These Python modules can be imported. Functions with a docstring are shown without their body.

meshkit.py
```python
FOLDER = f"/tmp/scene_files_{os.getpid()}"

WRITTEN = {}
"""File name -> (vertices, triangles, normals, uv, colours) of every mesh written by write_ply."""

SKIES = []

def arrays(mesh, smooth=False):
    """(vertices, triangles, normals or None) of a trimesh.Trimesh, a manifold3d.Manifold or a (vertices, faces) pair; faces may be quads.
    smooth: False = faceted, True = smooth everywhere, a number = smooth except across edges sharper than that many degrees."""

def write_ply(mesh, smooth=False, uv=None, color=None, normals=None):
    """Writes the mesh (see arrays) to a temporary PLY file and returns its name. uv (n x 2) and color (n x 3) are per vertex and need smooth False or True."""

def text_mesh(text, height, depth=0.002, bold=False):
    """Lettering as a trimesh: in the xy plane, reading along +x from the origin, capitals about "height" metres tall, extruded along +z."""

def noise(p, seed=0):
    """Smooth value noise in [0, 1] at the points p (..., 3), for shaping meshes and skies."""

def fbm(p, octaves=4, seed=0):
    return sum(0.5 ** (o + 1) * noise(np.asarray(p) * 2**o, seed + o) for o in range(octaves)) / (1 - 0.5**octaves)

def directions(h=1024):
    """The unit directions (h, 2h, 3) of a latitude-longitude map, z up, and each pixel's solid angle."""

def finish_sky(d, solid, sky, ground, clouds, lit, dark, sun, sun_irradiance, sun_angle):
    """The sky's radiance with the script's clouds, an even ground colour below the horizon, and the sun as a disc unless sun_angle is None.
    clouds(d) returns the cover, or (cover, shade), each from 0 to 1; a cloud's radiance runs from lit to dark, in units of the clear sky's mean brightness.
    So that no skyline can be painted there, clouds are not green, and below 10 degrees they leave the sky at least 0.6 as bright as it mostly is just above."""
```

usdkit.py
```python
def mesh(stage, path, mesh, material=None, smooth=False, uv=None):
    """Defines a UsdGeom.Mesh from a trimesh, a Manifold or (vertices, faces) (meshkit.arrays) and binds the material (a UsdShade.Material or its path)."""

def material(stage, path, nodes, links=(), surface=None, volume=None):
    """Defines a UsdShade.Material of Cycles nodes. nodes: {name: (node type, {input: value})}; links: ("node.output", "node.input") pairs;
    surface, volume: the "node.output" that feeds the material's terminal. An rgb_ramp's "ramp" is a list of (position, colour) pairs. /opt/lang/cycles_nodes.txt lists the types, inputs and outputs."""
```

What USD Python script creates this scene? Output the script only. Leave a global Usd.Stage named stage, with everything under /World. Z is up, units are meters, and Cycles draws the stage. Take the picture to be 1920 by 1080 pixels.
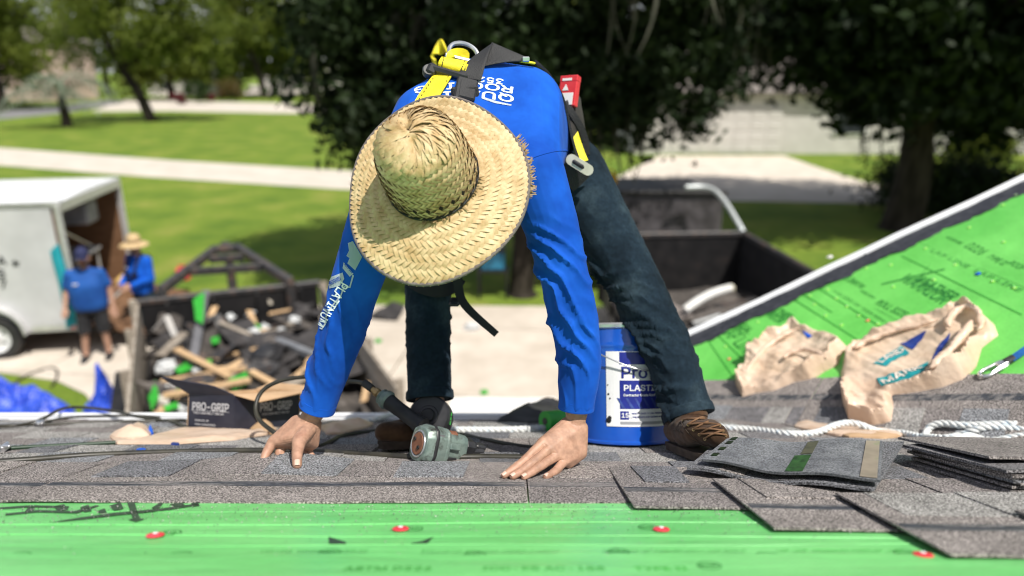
import math, random
import numpy as np
import trimesh, usdkit, meshkit
from manifold3d import Manifold
from pxr import Gf, Sdf, Usd, UsdGeom, UsdLux, UsdShade

stage = Usd.Stage.CreateInMemory()
UsdGeom.SetStageUpAxis(stage, 'Z')
UsdGeom.SetStageMetersPerUnit(stage, 1.0)
UsdGeom.Xform.Define(stage, '/World')
UsdGeom.Scope.Define(stage, '/World/Looks')

# ------------------------------------------------------------- camera, sky, sun, exposure
EYE = np.array([0.0, 0.0, 4.3])
PITCH = math.radians(17.76)
F = 1280.0                                        # focal length in pixels of the 1920 wide photograph = 24 mm
cam = UsdGeom.Camera.Define(stage, '/World/camera')
cam.CreateHorizontalApertureAttr(36.0)
cam.CreateVerticalApertureAttr(20.25)
cam.CreateFocalLengthAttr(24.0)
cam.CreateFStopAttr(1.4)
cam.CreateFocusDistanceAttr(1.51)
cam.CreateClippingRangeAttr(Gf.Vec2f(0.05, 5000))
cam.CreateExposureAttr(0.26)
cx = UsdGeom.Xformable(cam)
cx.AddTranslateOp().Set(Gf.Vec3d(*EYE))
cx.AddRotateXOp().Set(90.0 - math.degrees(PITCH))

SUN_EL, SUN_AZ = math.radians(60), math.atan2(0.64, -0.77)      # azimuth from +y towards +x
SD = np.array([math.cos(SUN_EL) * math.sin(SUN_AZ), math.cos(SUN_EL) * math.cos(SUN_AZ), math.sin(SUN_EL)])
dome = UsdLux.DomeLight.Define(stage, '/World/sky')
sky_mat = usdkit.material(stage, '/World/Looks/sky', {
    's': ('sky_texture', {'sky_type': 'single_scattering', 'sun_disc': False, 'sun_elevation': SUN_EL, 'sun_rotation': SUN_AZ, 'altitude': 10.0, 'air_density': 1.0, 'aerosol_density': 2.0}),
    'tc': ('texture_coordinate', {}),
    'n': ('noise_texture', {'scale': 2.6, 'detail': 5.0, 'roughness': 0.55}),
    'r': ('rgb_ramp', {'ramp': [(0.42, (0, 0, 0)), (0.62, (1, 1, 1))]}),
    'm': ('mix', {'mix_type': 'mix', 'color2': (9.0, 9.2, 9.6)}),
    'b': ('background_shader', {'strength': 0.075})},
    [('tc.generated', 'n.vector'), ('n.fac', 'r.fac'), ('r.color', 'm.fac'), ('s.color', 'm.color1'), ('m.color', 'b.color')], surface='b.background')
UsdShade.MaterialBindingAPI.Apply(dome.GetPrim()).Bind(sky_mat)
sun = UsdLux.DistantLight.Define(stage, '/World/sun')
sun.CreateIntensityAttr(1.25)
sun.CreateAngleAttr(0.5)
sun.CreateColorAttr(Gf.Vec3f(1.0, 0.95, 0.87))
sun.GetPrim().CreateAttribute('inputs:normalize', Sdf.ValueTypeNames.Bool).Set(True)
UsdGeom.Xformable(sun).AddTransformOp().Set(Gf.Matrix4d(Gf.Rotation(Gf.Vec3d(0, 0, 1), Gf.Vec3d(*SD)), Gf.Vec3d(0, 0, 20)))
for p_, k_ in ((dome, 'structure'),):
    p_.GetPrim().SetCustomDataByKey('kind', k_)
    p_.GetPrim().SetCustomDataByKey('label', 'bright hazy summer sky with thin white cloud')
    p_.GetPrim().SetCustomDataByKey('category', 'sky')

# ------------------------------------------------------------- geometry of the view, used to measure the place
FW = np.array([0, math.cos(PITCH), -math.sin(PITCH)]); UP = np.array([0, math.sin(PITCH), math.cos(PITCH)]); RI = np.array([1.0, 0, 0])
def ray(px, py): return FW + RI * (px - 960) / F - UP * (py - 540) / F
def W(px, py, Z): return EYE + ray(px, py) * Z
def hit(px, py, n, c): d = ray(px, py); return EYE + d * ((c - EYE @ n) / (d @ n))
def G(px, py, z=0.0): return hit(px, py, np.array([0, 0, 1.0]), z)
PHI = math.radians(22.76)
RN = np.array([0, math.sin(PHI), math.cos(PHI)]); RS_ = np.array([0, math.cos(PHI), -math.sin(PHI)]); RO = EYE - 0.28 * RN
def RP(x, s, h=0.0): return RO + RI * x + RS_ * s + RN * h          # a point of the main roof plane: across, down the slope, off it
def R(px, py, h=0.0): return hit(px, py, RN, RO @ RN + h)
def RXS(p): p = np.asarray(p); return p[..., 0], (p - RO) @ RS_, (p - RO) @ RN
def RAT(px, py, s):                                                 # the point over slope position s
    d = ray(px, py); return EYE + d * (((RO + RS_ * s - EYE) @ RS_) / (d @ RS_))
V0 = R(1320, 782)
Q = 0.52
GNV = np.array([-Q, 0, 1.0]); GN = GNV / np.linalg.norm(GNV); GU = np.array([1.0, 0, Q]) / math.hypot(1, Q); GY = np.array([0, 1.0, 0])
def GP(a, b, h=0.0): return V0 + GU * a + GY * b + GN * h           # a point of the gable slope
def S(px, py, h=0.0): return hit(px, py, GN, V0 @ GN + h)
def GAB(p): p = np.asarray(p); return (p - V0) @ GU, (p - V0) @ GY
def TOP(px, py, h=0.0):
    a, b = R(px, py, h), S(px, py, h)
    return a if a[1] < b[1] else b

# ------------------------------------------------------------- materials
LOOKS = {}
def M(name, c1, c2=None, scale=5.0, lo=0.35, hi=0.65, rough=0.6, bump=0.0, bscale=None, bdist=0.01, metallic=0.0, spec=0.4, sheen=0.0, detail=4.0, vary=0.0, island=0.0, stretch=None, coord='pos', trans=0.0, c3=None, coat=0.0, hue=0.0, speck=None, mid=None):
    if name in LOOKS: return LOOKS[name]
    N = {'p': ('principled_bsdf', {'roughness': rough, 'metallic': metallic, 'specular_ior_level': spec, 'sheen_weight': sheen, 'coat_weight': coat})}
    L = []
    if coord == 'pos': N['g'] = ('geometry', {}); src = 'g.position'
    else: N['g'] = ('texture_coordinate', {}); src = 'g.object'
    if stretch is not None:
        N['mp'] = ('mapping', {'scale': stretch}); L.append((src, 'mp.vector')); src = 'mp.vector'
    col = None
    if c2 is None:
        N['c'] = ('color', {'value': c1}); col = 'c.color'
    else:
        N['n'] = ('noise_texture', {'scale': scale, 'detail': detail, 'roughness': 0.6})
        ramp = [(lo, c1), (hi, c2)] if c3 is None else [(lo, c1), ((lo + hi) / 2 if mid is None else mid, c2), (hi, c3)]
        N['r'] = ('rgb_ramp', {'ramp': ramp}); L += [(src, 'n.vector'), ('n.fac', 'r.fac')]; col = 'r.color'
    if speck is not None:                         # (scale, lo, hi, dark, light): fine grains over the colour
        N['sn'] = ('noise_texture', {'scale': speck[0], 'detail': 2.0, 'roughness': 0.7}); L.append((src, 'sn.vector'))
        N['sr'] = ('rgb_ramp', {'ramp': [(speck[1], (speck[3],) * 3), (speck[2], (speck[4],) * 3)]}); L.append(('sn.fac', 'sr.fac'))
        N['sm'] = ('mix', {'mix_type': 'multiply', 'fac': 1.0}); L += [(col, 'sm.color1'), ('sr.color', 'sm.color2')]; col = 'sm.color'
    if vary or island:
        N['h'] = ('hsv', {}); N['mr'] = ('map_range', {'from_min': 0.0, 'from_max': 1.0, 'to_min': 1 - (vary or island), 'to_max': 1 + (vary or island)})
        if island: N['gi'] = ('geometry', {}); L.append(('gi.random_per_island', 'mr.value'))
        else: N['oi'] = ('object_info', {}); L.append(('oi.random', 'mr.value'))
        L += [('mr.result', 'h.value'), (col, 'h.color')]; col = 'h.color'
        if hue:
            N['mh'] = ('map_range', {'from_min': 0.0, 'from_max': 1.0, 'to_min': 0.5 + hue, 'to_max': 0.5 - hue})
            L += [('gi.random_per_island' if island else 'oi.random', 'mh.value'), ('mh.result', 'h.hue')]
    L.append((col, 'p.base_color'))
    if bump:
        N['bn'] = ('noise_texture', {'scale': bscale or scale, 'detail': 5.0}); N['b'] = ('bump', {'strength': bump, 'distance': bdist})
        L += [(src, 'bn.vector'), ('bn.fac', 'b.height'), ('b.normal', 'p.normal')]
    surf = 'p.BSDF'
    if trans:
        N['t'] = ('translucent_bsdf', {}); N['mx'] = ('mix_closure', {'fac': trans})
        L += [(col, 't.color'), ('p.BSDF', 'mx.closure1'), ('t.BSDF', 'mx.closure2')]; surf = 'mx.closure'
    LOOKS[name] = usdkit.material(stage, '/World/Looks/' + name, N, L, surface=surf)
    return LOOKS[name]

# ------------------------------------------------------------- scene building helpers
USED = {}
def numbered(parent, name):
    k = (parent, name); n = USED.get(k, 0); USED[k] = n + 1
    return f'{parent}/{name}' if n == 0 else f'{parent}/{name}_{n:03d}'
LOC = {}
def tag(p, label=None, cat=None, group=None, kind=None):
    for k, v in (('label', label), ('category', cat), ('group', group), ('kind', kind)):
        if v: p.SetCustomDataByKey(k, v)
    return p
def thing(name, label, cat, loc=(0, 0, 0), rotz=0.0, group=None, kind=None):
    path = numbered('/World', name)
    x = UsdGeom.Xform.Define(stage, path); x.AddTranslateOp().Set(Gf.Vec3d(*map(float, loc)))
    if rotz: x.AddRotateZOp().Set(math.degrees(rotz))
    LOC[path] = np.asarray(loc, float)
    return tag(x.GetPrim(), label, cat, group, kind)
def arr(m):
    if hasattr(m, 'to_mesh'):
        q = m.to_mesh(); return np.array(q.vert_properties[:, :3], float), np.array(q.tri_verts)
    if isinstance(m, (tuple, list)) and not isinstance(m[0], trimesh.Trimesh): return np.asarray(m[0], float), np.asarray(m[1], int)
    if isinstance(m, (tuple, list)): m = cat(m)
    return np.array(m.vertices), np.array(m.faces)
def part(parent, name, mesh, mat, smooth=False, label=None, local=False, kind=None):
    pp = str(parent.GetPath()); path = numbered(pp, name)
    off = LOC.get(pp, np.zeros(3)); v, f = arr(mesh)
    if not local: v = v - off
    m = usdkit.mesh(stage, path, (v, f), mat, smooth=smooth); LOC[path] = off
    return tag(m.GetPrim(), label, kind=kind)
def single(name, mesh, mat, label, cat_, smooth=False, group=None, kind=None):
    path = numbered('/World', name)
    m = usdkit.mesh(stage, path, arr(mesh), mat, smooth=smooth); LOC[path] = np.zeros(3)
    return tag(m.GetPrim(), label, cat_, group, kind)
def copy_of(root, loc, rotz=0.0, label=None, group=None):
    d = root.GetCustomData(); nm = root.GetName()
    r = thing(nm, label or d['label'], d['category'], loc, rotz, group or d.get('group'))
    r.GetReferences().AddInternalReference(root.GetPath()); r.SetInstanceable(True)
    return r

def cat(ms):
    vs, fs, n = [], [], 0
    for m in ms:
        v, f = arr(m)
        if f.shape[1] == 4: f = np.vstack([f[:, [0, 1, 2]], f[:, [0, 2, 3]]])
        vs.append(v); fs.append(f + n); n += len(v)
    return trimesh.Trimesh(np.vstack(vs), np.vstack(fs), process=False)
def unit(v): v = np.asarray(v, float); return v / (np.linalg.norm(v) + 1e-12)
def frame(z, x=None):
    z = unit(z); x = np.array([0, 0, 1.0]) if x is None else np.asarray(x, float)
    if abs(unit(x) @ z) > 0.98: x = np.array([1.0, 0, 0])
    x = unit(x - z * (x @ z)); return x, np.cross(z, x), z
def rbox(sx, sy, sz, c=(0, 0, 0), axes=None, b=0.006):
    b = min(b, sx * 0.45, sy * 0.45, sz * 0.45)
    P = []
    for i in (-1, 1):
        for j in (-1, 1):
            for k in (-1, 1):
                for e in ((b, 0, 0), (0, b, 0), (0, 0, b)):
                    t = np.array([b, b, b]) - np.array(e)
                    P.append([i * (sx / 2 - t[0]), j * (sy / 2 - t[1]), k * (sz / 2 - t[2])])
    h = trimesh.convex.convex_hull(np.array(P))
    v = np.array(h.vertices)
    if axes is not None: v = v @ np.array(axes)
    return trimesh.Trimesh(v + np.asarray(c), h.faces, process=False)
def beam(p, q, w, h, up=(0, 0, 1), b=0.005, ext=0.0):
    p, q = np.asarray(p, float), np.asarray(q, float); d = q - p; L = np.linalg.norm(d) + ext
    y, z, x = frame(d, up)                        # y is towards up
    return rbox(L, w, h, (p + q) / 2, [x, np.cross(y, x), y], b)
def tube(pts, r, n=8, cap=True):
    P = np.asarray(pts, float); m = len(P); r = np.broadcast_to(np.asarray(r, float), (m,))
    T = np.gradient(P, axis=0); T /= np.linalg.norm(T, axis=1)[:, None] + 1e-12
    x, y, _ = frame(T[0]); V = []
    a = np.arange(n) * 2 * np.pi / n
    for i in range(m):
        x = unit(x - T[i] * (x @ T[i])); y = np.cross(T[i], x)
        V.append(P[i] + r[i] * (np.cos(a)[:, None] * x + np.sin(a)[:, None] * y))
    V = np.vstack(V); Fc = []
    for i in range(m - 1):
        for k in range(n):
            k2 = (k + 1) % n; A, B, C_, D = i * n + k, i * n + k2, (i + 1) * n + k2, (i + 1) * n + k
            Fc += [(A, B, C_), (A, C_, D)]
    if cap:
        V = np.vstack([V, P[:1], P[-1:]]); c0, c1 = len(V) - 2, len(V) - 1
        for k in range(n):
            k2 = (k + 1) % n; Fc += [(c0, k2, k), (c1, (m - 1) * n + k, (m - 1) * n + k2)]
    return trimesh.Trimesh(V, np.array(Fc), process=False)
def spline(pts, n=40):
    P = np.asarray(pts, float)
    if len(P) < 3: return np.array([P[0] + (P[-1] - P[0]) * t for t in np.linspace(0, 1, n)])
    from scipy.interpolate import CubicSpline
    t = np.r_[0, np.cumsum(np.linalg.norm(np.diff(P, axis=0), axis=1) ** 0.5 + 1e-9)]
    return CubicSpline(t, P)(np.linspace(0, t[-1], n))
def ribbon(pts, nrm, w, t=0.0025, n=30, twist=None):
    P = spline(pts, n) if n else np.asarray(pts, float)
    Nn = spline(nrm, len(P)) if np.ndim(nrm) == 2 else np.tile(np.asarray(nrm, float), (len(P), 1))
    T = np.gradient(P, axis=0); V = []
    w = np.broadcast_to(w, (len(P),))
    for p, tt, nn, ww in zip(P, T, Nn, w):
        tt = unit(tt); nn = unit(nn - tt * (nn @ tt)); s = np.cross(tt, nn)
        V += [p + s * ww / 2 + nn * t / 2, p - s * ww / 2 + nn * t / 2, p - s * ww / 2 - nn * t / 2, p + s * ww / 2 - nn * t / 2]
    Fc = []
    for i in range(len(P) - 1):
        for k in range(4):
            a, b = i * 4 + k, i * 4 + (k + 1) % 4; Fc += [(a, b, b + 4), (a, b + 4, a + 4)]
    e = 4 * (len(P) - 1); Fc += [(0, 2, 1), (0, 3, 2), (e, e + 1, e + 2), (e, e + 2, e + 3)]
    return trimesh.Trimesh(np.array(V), np.array(Fc), process=False)
def lathe(prof, n=40, o=(0, 0, 0), axis=(0, 0, 1), x=None):
    X, Y, Z = frame(axis, x); V = []; m = len(prof)
    for r, h in prof:
        for k in range(n):
            a = 2 * np.pi * k / n; V.append(np.asarray(o) + X * r * np.cos(a) + Y * r * np.sin(a) + Z * h)
    Fc = []
    for i in range(m - 1):
        for k in range(n):
            k2 = (k + 1) % n; A, B, C_, D = i * n + k, i * n + k2, (i + 1) * n + k2, (i + 1) * n + k
            Fc += [(A, B, C_), (A, C_, D)]
    return trimesh.Trimesh(np.array(V), np.array(Fc), process=False)
def slab(fn, nu, nv, t=0.003):
    """closed sheet: fn(u, v) on a grid gives (point, normal); thickness t below"""
    top, bot = [], []
    for j in range(nv + 1):
        for i in range(nu + 1):
            p, n = fn(i / nu, j / nv); top.append(p); bot.append(np.asarray(p) - np.asarray(n) * t)
    V = np.array(top + bot); k = (nu + 1) * (nv + 1); Fc = []
    I = lambda i, j: j * (nu + 1) + i
    for j in range(nv):
        for i in range(nu):
            a, b, c, d = I(i, j), I(i + 1, j), I(i + 1, j + 1), I(i, j + 1)
            Fc += [(a, b, c), (a, c, d), (k + a, k + c, k + b), (k + a, k + d, k + c)]
    ring = [I(i, 0) for i in range(nu)] + [I(nu, j) for j in range(nv)] + [I(i, nv) for i in range(nu, 0, -1)] + [I(0, j) for j in range(nv, 0, -1)]
    for q in range(len(ring)):
        a, b = ring[q], ring[(q + 1) % len(ring)]; Fc += [(a, k + a, k + b), (a, k + b, b)]
    return trimesh.Trimesh(V, np.array(Fc), process=False)
def bislab(c00, c10, c11, c01, nu=16, nv=6, t=0.003, bend=None, nrm=None):
    c = [np.asarray(q, float) for q in (c00, c10, c11, c01)]
    n = unit(np.cross(c[1] - c[0], c[3] - c[0])) if nrm is None else np.asarray(nrm)
    def fn(u, v):
        p = c[0] * (1 - u) * (1 - v) + c[1] * u * (1 - v) + c[2] * u * v + c[3] * (1 - u) * v
        return p + n * (bend(u, v) if bend else 0), n
    return slab(fn, nu, nv, t)
def fbm(p, sc=1.0, o=4, seed=0): return meshkit.fbm(np.asarray(p, float) * sc, o, seed) - 0.5
def text(s, h, depth=0.0008, bold=False):
    m = meshkit.text_mesh(s, h, depth, bold); return m
def place(m, o, ex, ey, ez=None, center=False):
    v = np.array(m.vertices)
    if center: v[:, :2] -= (v[:, :2].max(0) + v[:, :2].min(0)) / 2
    ez = np.cross(ex, ey) if ez is None else ez
    return trimesh.Trimesh(np.asarray(o) + v[:, :1] * ex + v[:, 1:2] * ey + v[:, 2:3] * ez, m.faces, process=False)
def poly_sheet(poly, fn, step=0.03, t=0.0):
    """sheet over a 2-D polygon, fn maps (n, 2) to points"""
    from shapely.geometry import Polygon, Point
    from scipy.spatial import Delaunay
    from shapely import contains_xy
    P = Polygon(poly).buffer(0); x0, y0, x1, y1 = P.bounds
    L = P.exterior.length; n = max(8, int(L / step)); B = np.array([P.exterior.interpolate(i / n, normalized=True).coords[0] for i in range(n)])
    gx, gy = np.meshgrid(np.arange(x0, x1, step), np.arange(y0, y1, step * 0.87)); gx[1::2] += step / 2
    I = np.c_[gx.ravel(), gy.ravel()]; Q_ = P.buffer(-step * 0.45); I = I[contains_xy(Q_, I[:, 0], I[:, 1])]
    A = np.vstack([B, I]); D = Delaunay(A).simplices; c = A[D].mean(1); D = D[contains_xy(P, c[:, 0], c[:, 1])]
    o = np.cross(A[D[:, 1]] - A[D[:, 0]], A[D[:, 2]] - A[D[:, 0]]); D[o < 0] = D[o < 0][:, ::-1]
    from shapely import distance, points
    dist = np.asarray(distance(P.exterior, points(A)))
    return A, D, dist, n
def crumple(poly, base, nrm, amp, rim=0.03, sc=9.0, seed=0, step=0.018, lift=0.002, sharp=1.0, ax=None, an=3.0, wall=0.0, fs=1.0):
    """a crumpled closed mound over the polygon (in plane coordinates mapped by base): folds, ridges and a rolled rim"""
    A, D, dist, n = poly_sheet(poly, None, step)
    q = np.c_[A, np.zeros(len(A))]
    if ax is not None:
        d_ = np.array([math.cos(ax), math.sin(ax)]); q = np.c_[A @ d_ / an, A @ np.array([-d_[1], d_[0]]), np.zeros(len(A))]
    w = q * sc + 1.5 * np.stack([fbm(q, sc * 0.7, 3, seed + 5), fbm(q, sc * 0.7, 3, seed + 6), 0 * dist], 1)
    r1 = 1 - np.abs(2 * meshkit.noise(w * 0.55, seed) - 1); r2 = 1 - np.abs(2 * meshkit.noise(w * 1.4 + 9, seed + 1) - 1)
    edge = np.sqrt(np.clip(dist / rim, 0, 1))
    if ax is None: H = lift + amp * edge * (0.25 + 0.6 * r1 ** (1.5 * sharp) + 0.3 * r2 ** 2)
    else:                                        # thin film: many straight, sharp creases
        rr_ = np.random.default_rng(seed + 40); tri = np.zeros(len(A)); wp_ = A + .022 / fs * np.stack([fbm(np.c_[A, 0 * dist], 9 * fs, 3, seed + 5), fbm(np.c_[A, 0 * dist], 9 * fs, 3, seed + 6)], 1)
        for f_, g_ in ((5, .34), (8, .26), (13, .17), (13, .15), (21, .10), (26, .08), (34, .06), (40, .05)):
            th_ = ax + rr_.normal() * .75; u_ = wp_ @ np.array([-math.sin(th_), math.cos(th_)]) * f_ * fs + rr_.uniform(0, 1) + .35 * fbm(np.c_[A * 6 * fs, 0 * dist], 1, 3, seed + int(f_)); tri += g_ * np.abs(2 * (u_ - np.floor(u_)) - 1)
        H = lift + amp * np.clip(dist / rim, 0, 1) ** .7 * (.12 + 1.0 * tri * (.45 + 1.1 * meshkit.noise(np.c_[A * 8 * fs, 0 * dist], seed)))
        if wall: H = H * (1 - .35 * np.clip((dist - 2.2 * rim) / (2 * rim), 0, 1)) + wall * np.exp(-((dist - rim * 1.1) / (rim * .6)) ** 2) * np.clip(2.2 * meshkit.noise(np.c_[A * 7 + 4, 0 * dist], seed + 9) - .5, 0, 1.4)
    top = np.array([base(a[0], a[1]) for a in A]) + H[:, None] * nrm
    bot = np.array([base(a[0], a[1]) for a in A]) + (lift * 0.3) * nrm
    k = len(A); Fc = [D, D[:, ::-1] + k]
    ring = np.arange(n); r2_ = np.roll(ring, -1)
    Fc += [np.c_[ring, ring + k, r2_ + k], np.c_[ring, r2_ + k, r2_]]
    m = trimesh.Trimesh(np.vstack([top, bot]), np.vstack(Fc), process=False)
    return m, (A, H)
def limb(pts, rad, seg=20):
    """a chain of joints and radii as one solid"""
    S_ = [Manifold.sphere(float(r), seg).translate([float(c) for c in p]) for p, r in zip(pts, rad)]
    out = [Manifold.batch_hull([S_[i], S_[i + 1]]) for i in range(len(S_) - 1)]
    return Manifold.batch_boolean(out, __import__('manifold3d').OpType.Add)
def blob(pts, rad, seg=20):
    return Manifold.batch_hull([Manifold.sphere(float(r), seg).translate([float(c) for c in p]) for p, r in zip(pts, rad)])
def union(ms):
    return Manifold.batch_boolean(list(ms), __import__('manifold3d').OpType.Add)
def soften(m, edge=0.01, it=12):
    v, f = arr(m.refine_to_length(edge)); t = trimesh.Trimesh(v, f, process=True)
    trimesh.smoothing.filter_taubin(t, 0.5, 0.52, it)
    return t
def cut(m, p, n):                                  # keeps the side n points to
    n = unit(n); return m.trim_by_plane([float(c) for c in n], float(np.asarray(p) @ n))
def along(V, path):
    """for every vertex: arc length along the polyline of its nearest point, the distance and the angle round it"""
    P = np.asarray(path, float); best = np.full(len(V), 1e9); s = np.zeros(len(V)); ang = np.zeros(len(V)); acc = 0.0
    for a, b in zip(P[:-1], P[1:]):
        d = b - a; L = np.linalg.norm(d); t = np.clip((V - a) @ d / L ** 2, 0, 1); c = a + t[:, None] * d; r = np.linalg.norm(V - c, axis=1)
        x, y, z = frame(d, (0, 1, 0)); k = r < best
        best[k] = r[k]; s[k] = (acc + t * L)[k]; w = V - c; ang[k] = np.arctan2(w @ y, w @ x)[k]; acc += L
    return s, best, ang
def folds(t, path, amp, lam, turns, seed, s0, s1, smooth_in=0.06, reach=0.2):
    V = np.array(t.vertices); s, r, a = along(V, path); n = np.array(t.vertex_normals)
    ph = s / lam + turns * np.sin(a + seed) * 0.5 + 3.4 * fbm(V, 6.0, 3, seed)
    f1 = (1 - np.abs(np.sin(np.pi * ph))) ** 2.4
    mask = np.clip((s - s0) / smooth_in, 0, 1) * np.clip((s1 - s) / smooth_in, 0, 1) * np.clip((reach - r) / (reach * 0.3), 0, 1)
    mod = 1.9 * np.clip((meshkit.noise(V * 7.5, seed + 3) - 0.32) / 0.4, 0.06, 1.0) * np.clip(0.5 + np.cos(a - 1.0 + seed) * 0.5 + 0.35, 0.15, 1.2)
    t.vertices = V + n * (amp * mask * mod * (f1 - 0.22))[:, None]
    return t
# ============================================================= SETTING
rnd = random.Random(4)
grass_m = M('grass', (0.065, 0.13, 0.016), (0.14, 0.205, 0.026), 0.55, c3=(0.25, 0.25, 0.06), lo=0.28, hi=0.78, detail=8, rough=0.9, spec=0.15, speck=(14.0, 0.3, 0.7, 0.75, 1.2), bump=0.5, bscale=30, bdist=0.05)
conc_m = M('concrete', (0.47, 0.415, 0.35), (0.59, 0.53, 0.46), 1.2, rough=0.85, spec=0.2, speck=(40.0, 0.3, 0.7, 0.9, 1.06), vary=0.05, bump=0.2, bscale=60)
soil_m = M('soil', (0.10, 0.085, 0.065), (0.16, 0.14, 0.1), 6, rough=0.95, spec=0.1)
road_m = M('pale_road', (0.46, 0.42, 0.36), (0.55, 0.5, 0.44), 0.8, rough=0.9, spec=0.15)
asph_m = M('asphalt', (0.16, 0.16, 0.17), (0.22, 0.22, 0.22), 0.8, rough=0.9, spec=0.15)

def gsheet():
    a = np.concatenate([-np.geomspace(900, 14, 24), np.linspace(-12, 12, 9), np.geomspace(14, 900, 24)])
    X, Y = np.meshgrid(a, a + 20); n = len(a)
    Z = np.zeros_like(X)
    i = np.arange(n * n).reshape(n, n); f = np.c_[i[:-1, :-1].ravel(), i[:-1, 1:].ravel(), i[1:, 1:].ravel(), i[1:, :-1].ravel()]
    return np.c_[X.ravel(), Y.ravel(), Z.ravel()], np.vstack([f[:, [0, 1, 2]], f[:, [0, 2, 3]]])
single('lawn', gsheet(), grass_m, 'sunlit yellow green lawn running back to the far houses', 'lawn', kind='structure')
def flat(poly, z, t=0.05):
    from shapely.geometry import Polygon
    m = trimesh.creation.extrude_polygon(Polygon(poly).buffer(0), t, engine='earcut'); m.apply_translation([0, 0, z - t]); return m
def gp(*pts): return [tuple(G(x, y)[:2]) for x, y in pts]
single('road', flat([(-95, 66), (-50, 48), (-29.5, 39.9), (-17, 34.2), (-7.6, 30.6), (3, 28.4), (14.3, 26.9), (34, 25.5), (34, 20.5), (12.3, 22.7), (3, 23.7), (-6.4, 25.6), (-15, 28.6), (-24, 32.3), (-46, 41), (-95, 60)], 0.008, 0.04), road_m, 'pale concrete street crossing the lawn behind the workers', 'street', kind='structure')
single('road', flat(gp((170, 209), (320, 208), (500, 212), (760, 215), (760, 199), (500, 193), (370, 190), (240, 184)), 0.008, 0.04), road_m, 'far pale road beyond the small leaning tree', 'road', kind='structure')
single('road', flat(gp((-200, 232), (0, 224), (120, 212), (236, 192), (210, 187), (100, 199), (0, 207), (-200, 214)), 0.012, 0.04), asph_m, 'grey asphalt lane curving past the palm', 'road', kind='structure')
single('path', flat(gp((285, 180), (350, 181), (352, 165), (290, 160)), 0.016, 0.04), road_m, 'short pale drive leading to the far white house', 'drive', kind='structure')
single('path', flat(gp((455, 177), (560, 178), (580, 164), (470, 160)), 0.016, 0.04), road_m, 'pale drive behind the far thin tree trunk', 'drive', kind='structure')
single('path', flat(gp((-60, 152), (150, 150), (150, 144), (-60, 145)), 0.016, 0.04), road_m, 'distant pale strip of road at the left edge', 'road', kind='structure')
single('neighbour_driveway', flat(gp((1235, 292), (1470, 292), (1545, 318), (1650, 350), (1120, 352)), 0.012, 0.04), conc_m, 'wide pale driveway in front of the garage across the street', 'driveway', kind='structure')

from shapely.geometry import Polygon, box as sbox
from shapely import affinity
DP = Polygon([(-16, 10.0), (-7.6, 9.27), (-6.6, 9.0), (-5.92, 8.57), (-5.3, 7.9), (-5.0, 7.0), (-4.9, 3.6), (6.5, 3.6), (6.5, 12.1), (-16, 12.6)])
dr = thing('driveway', 'pale concrete driveway of jointed slabs under the trailers', 'driveway', (0, 0, 0), kind='structure')
part(dr, 'joint_bed', flat(list(DP.exterior.coords), 0.006, 0.03), soil_m)
for i in range(-6, 4):
    for j in range(-2, 4):
        c = affinity.rotate(sbox(i * 2.6 + .55, j * 2.6 + 3.2, i * 2.6 + 3.15, j * 2.6 + 5.8), -7, origin=(0, 7)).buffer(-0.012).intersection(DP)
        if c.area > 0.05 and c.geom_type == 'Polygon':
            m = trimesh.creation.extrude_polygon(c, 0.05, engine='earcut'); m.apply_translation([0, 0, -0.03]); part(dr, 'concrete_slab', m, conc_m)

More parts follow.
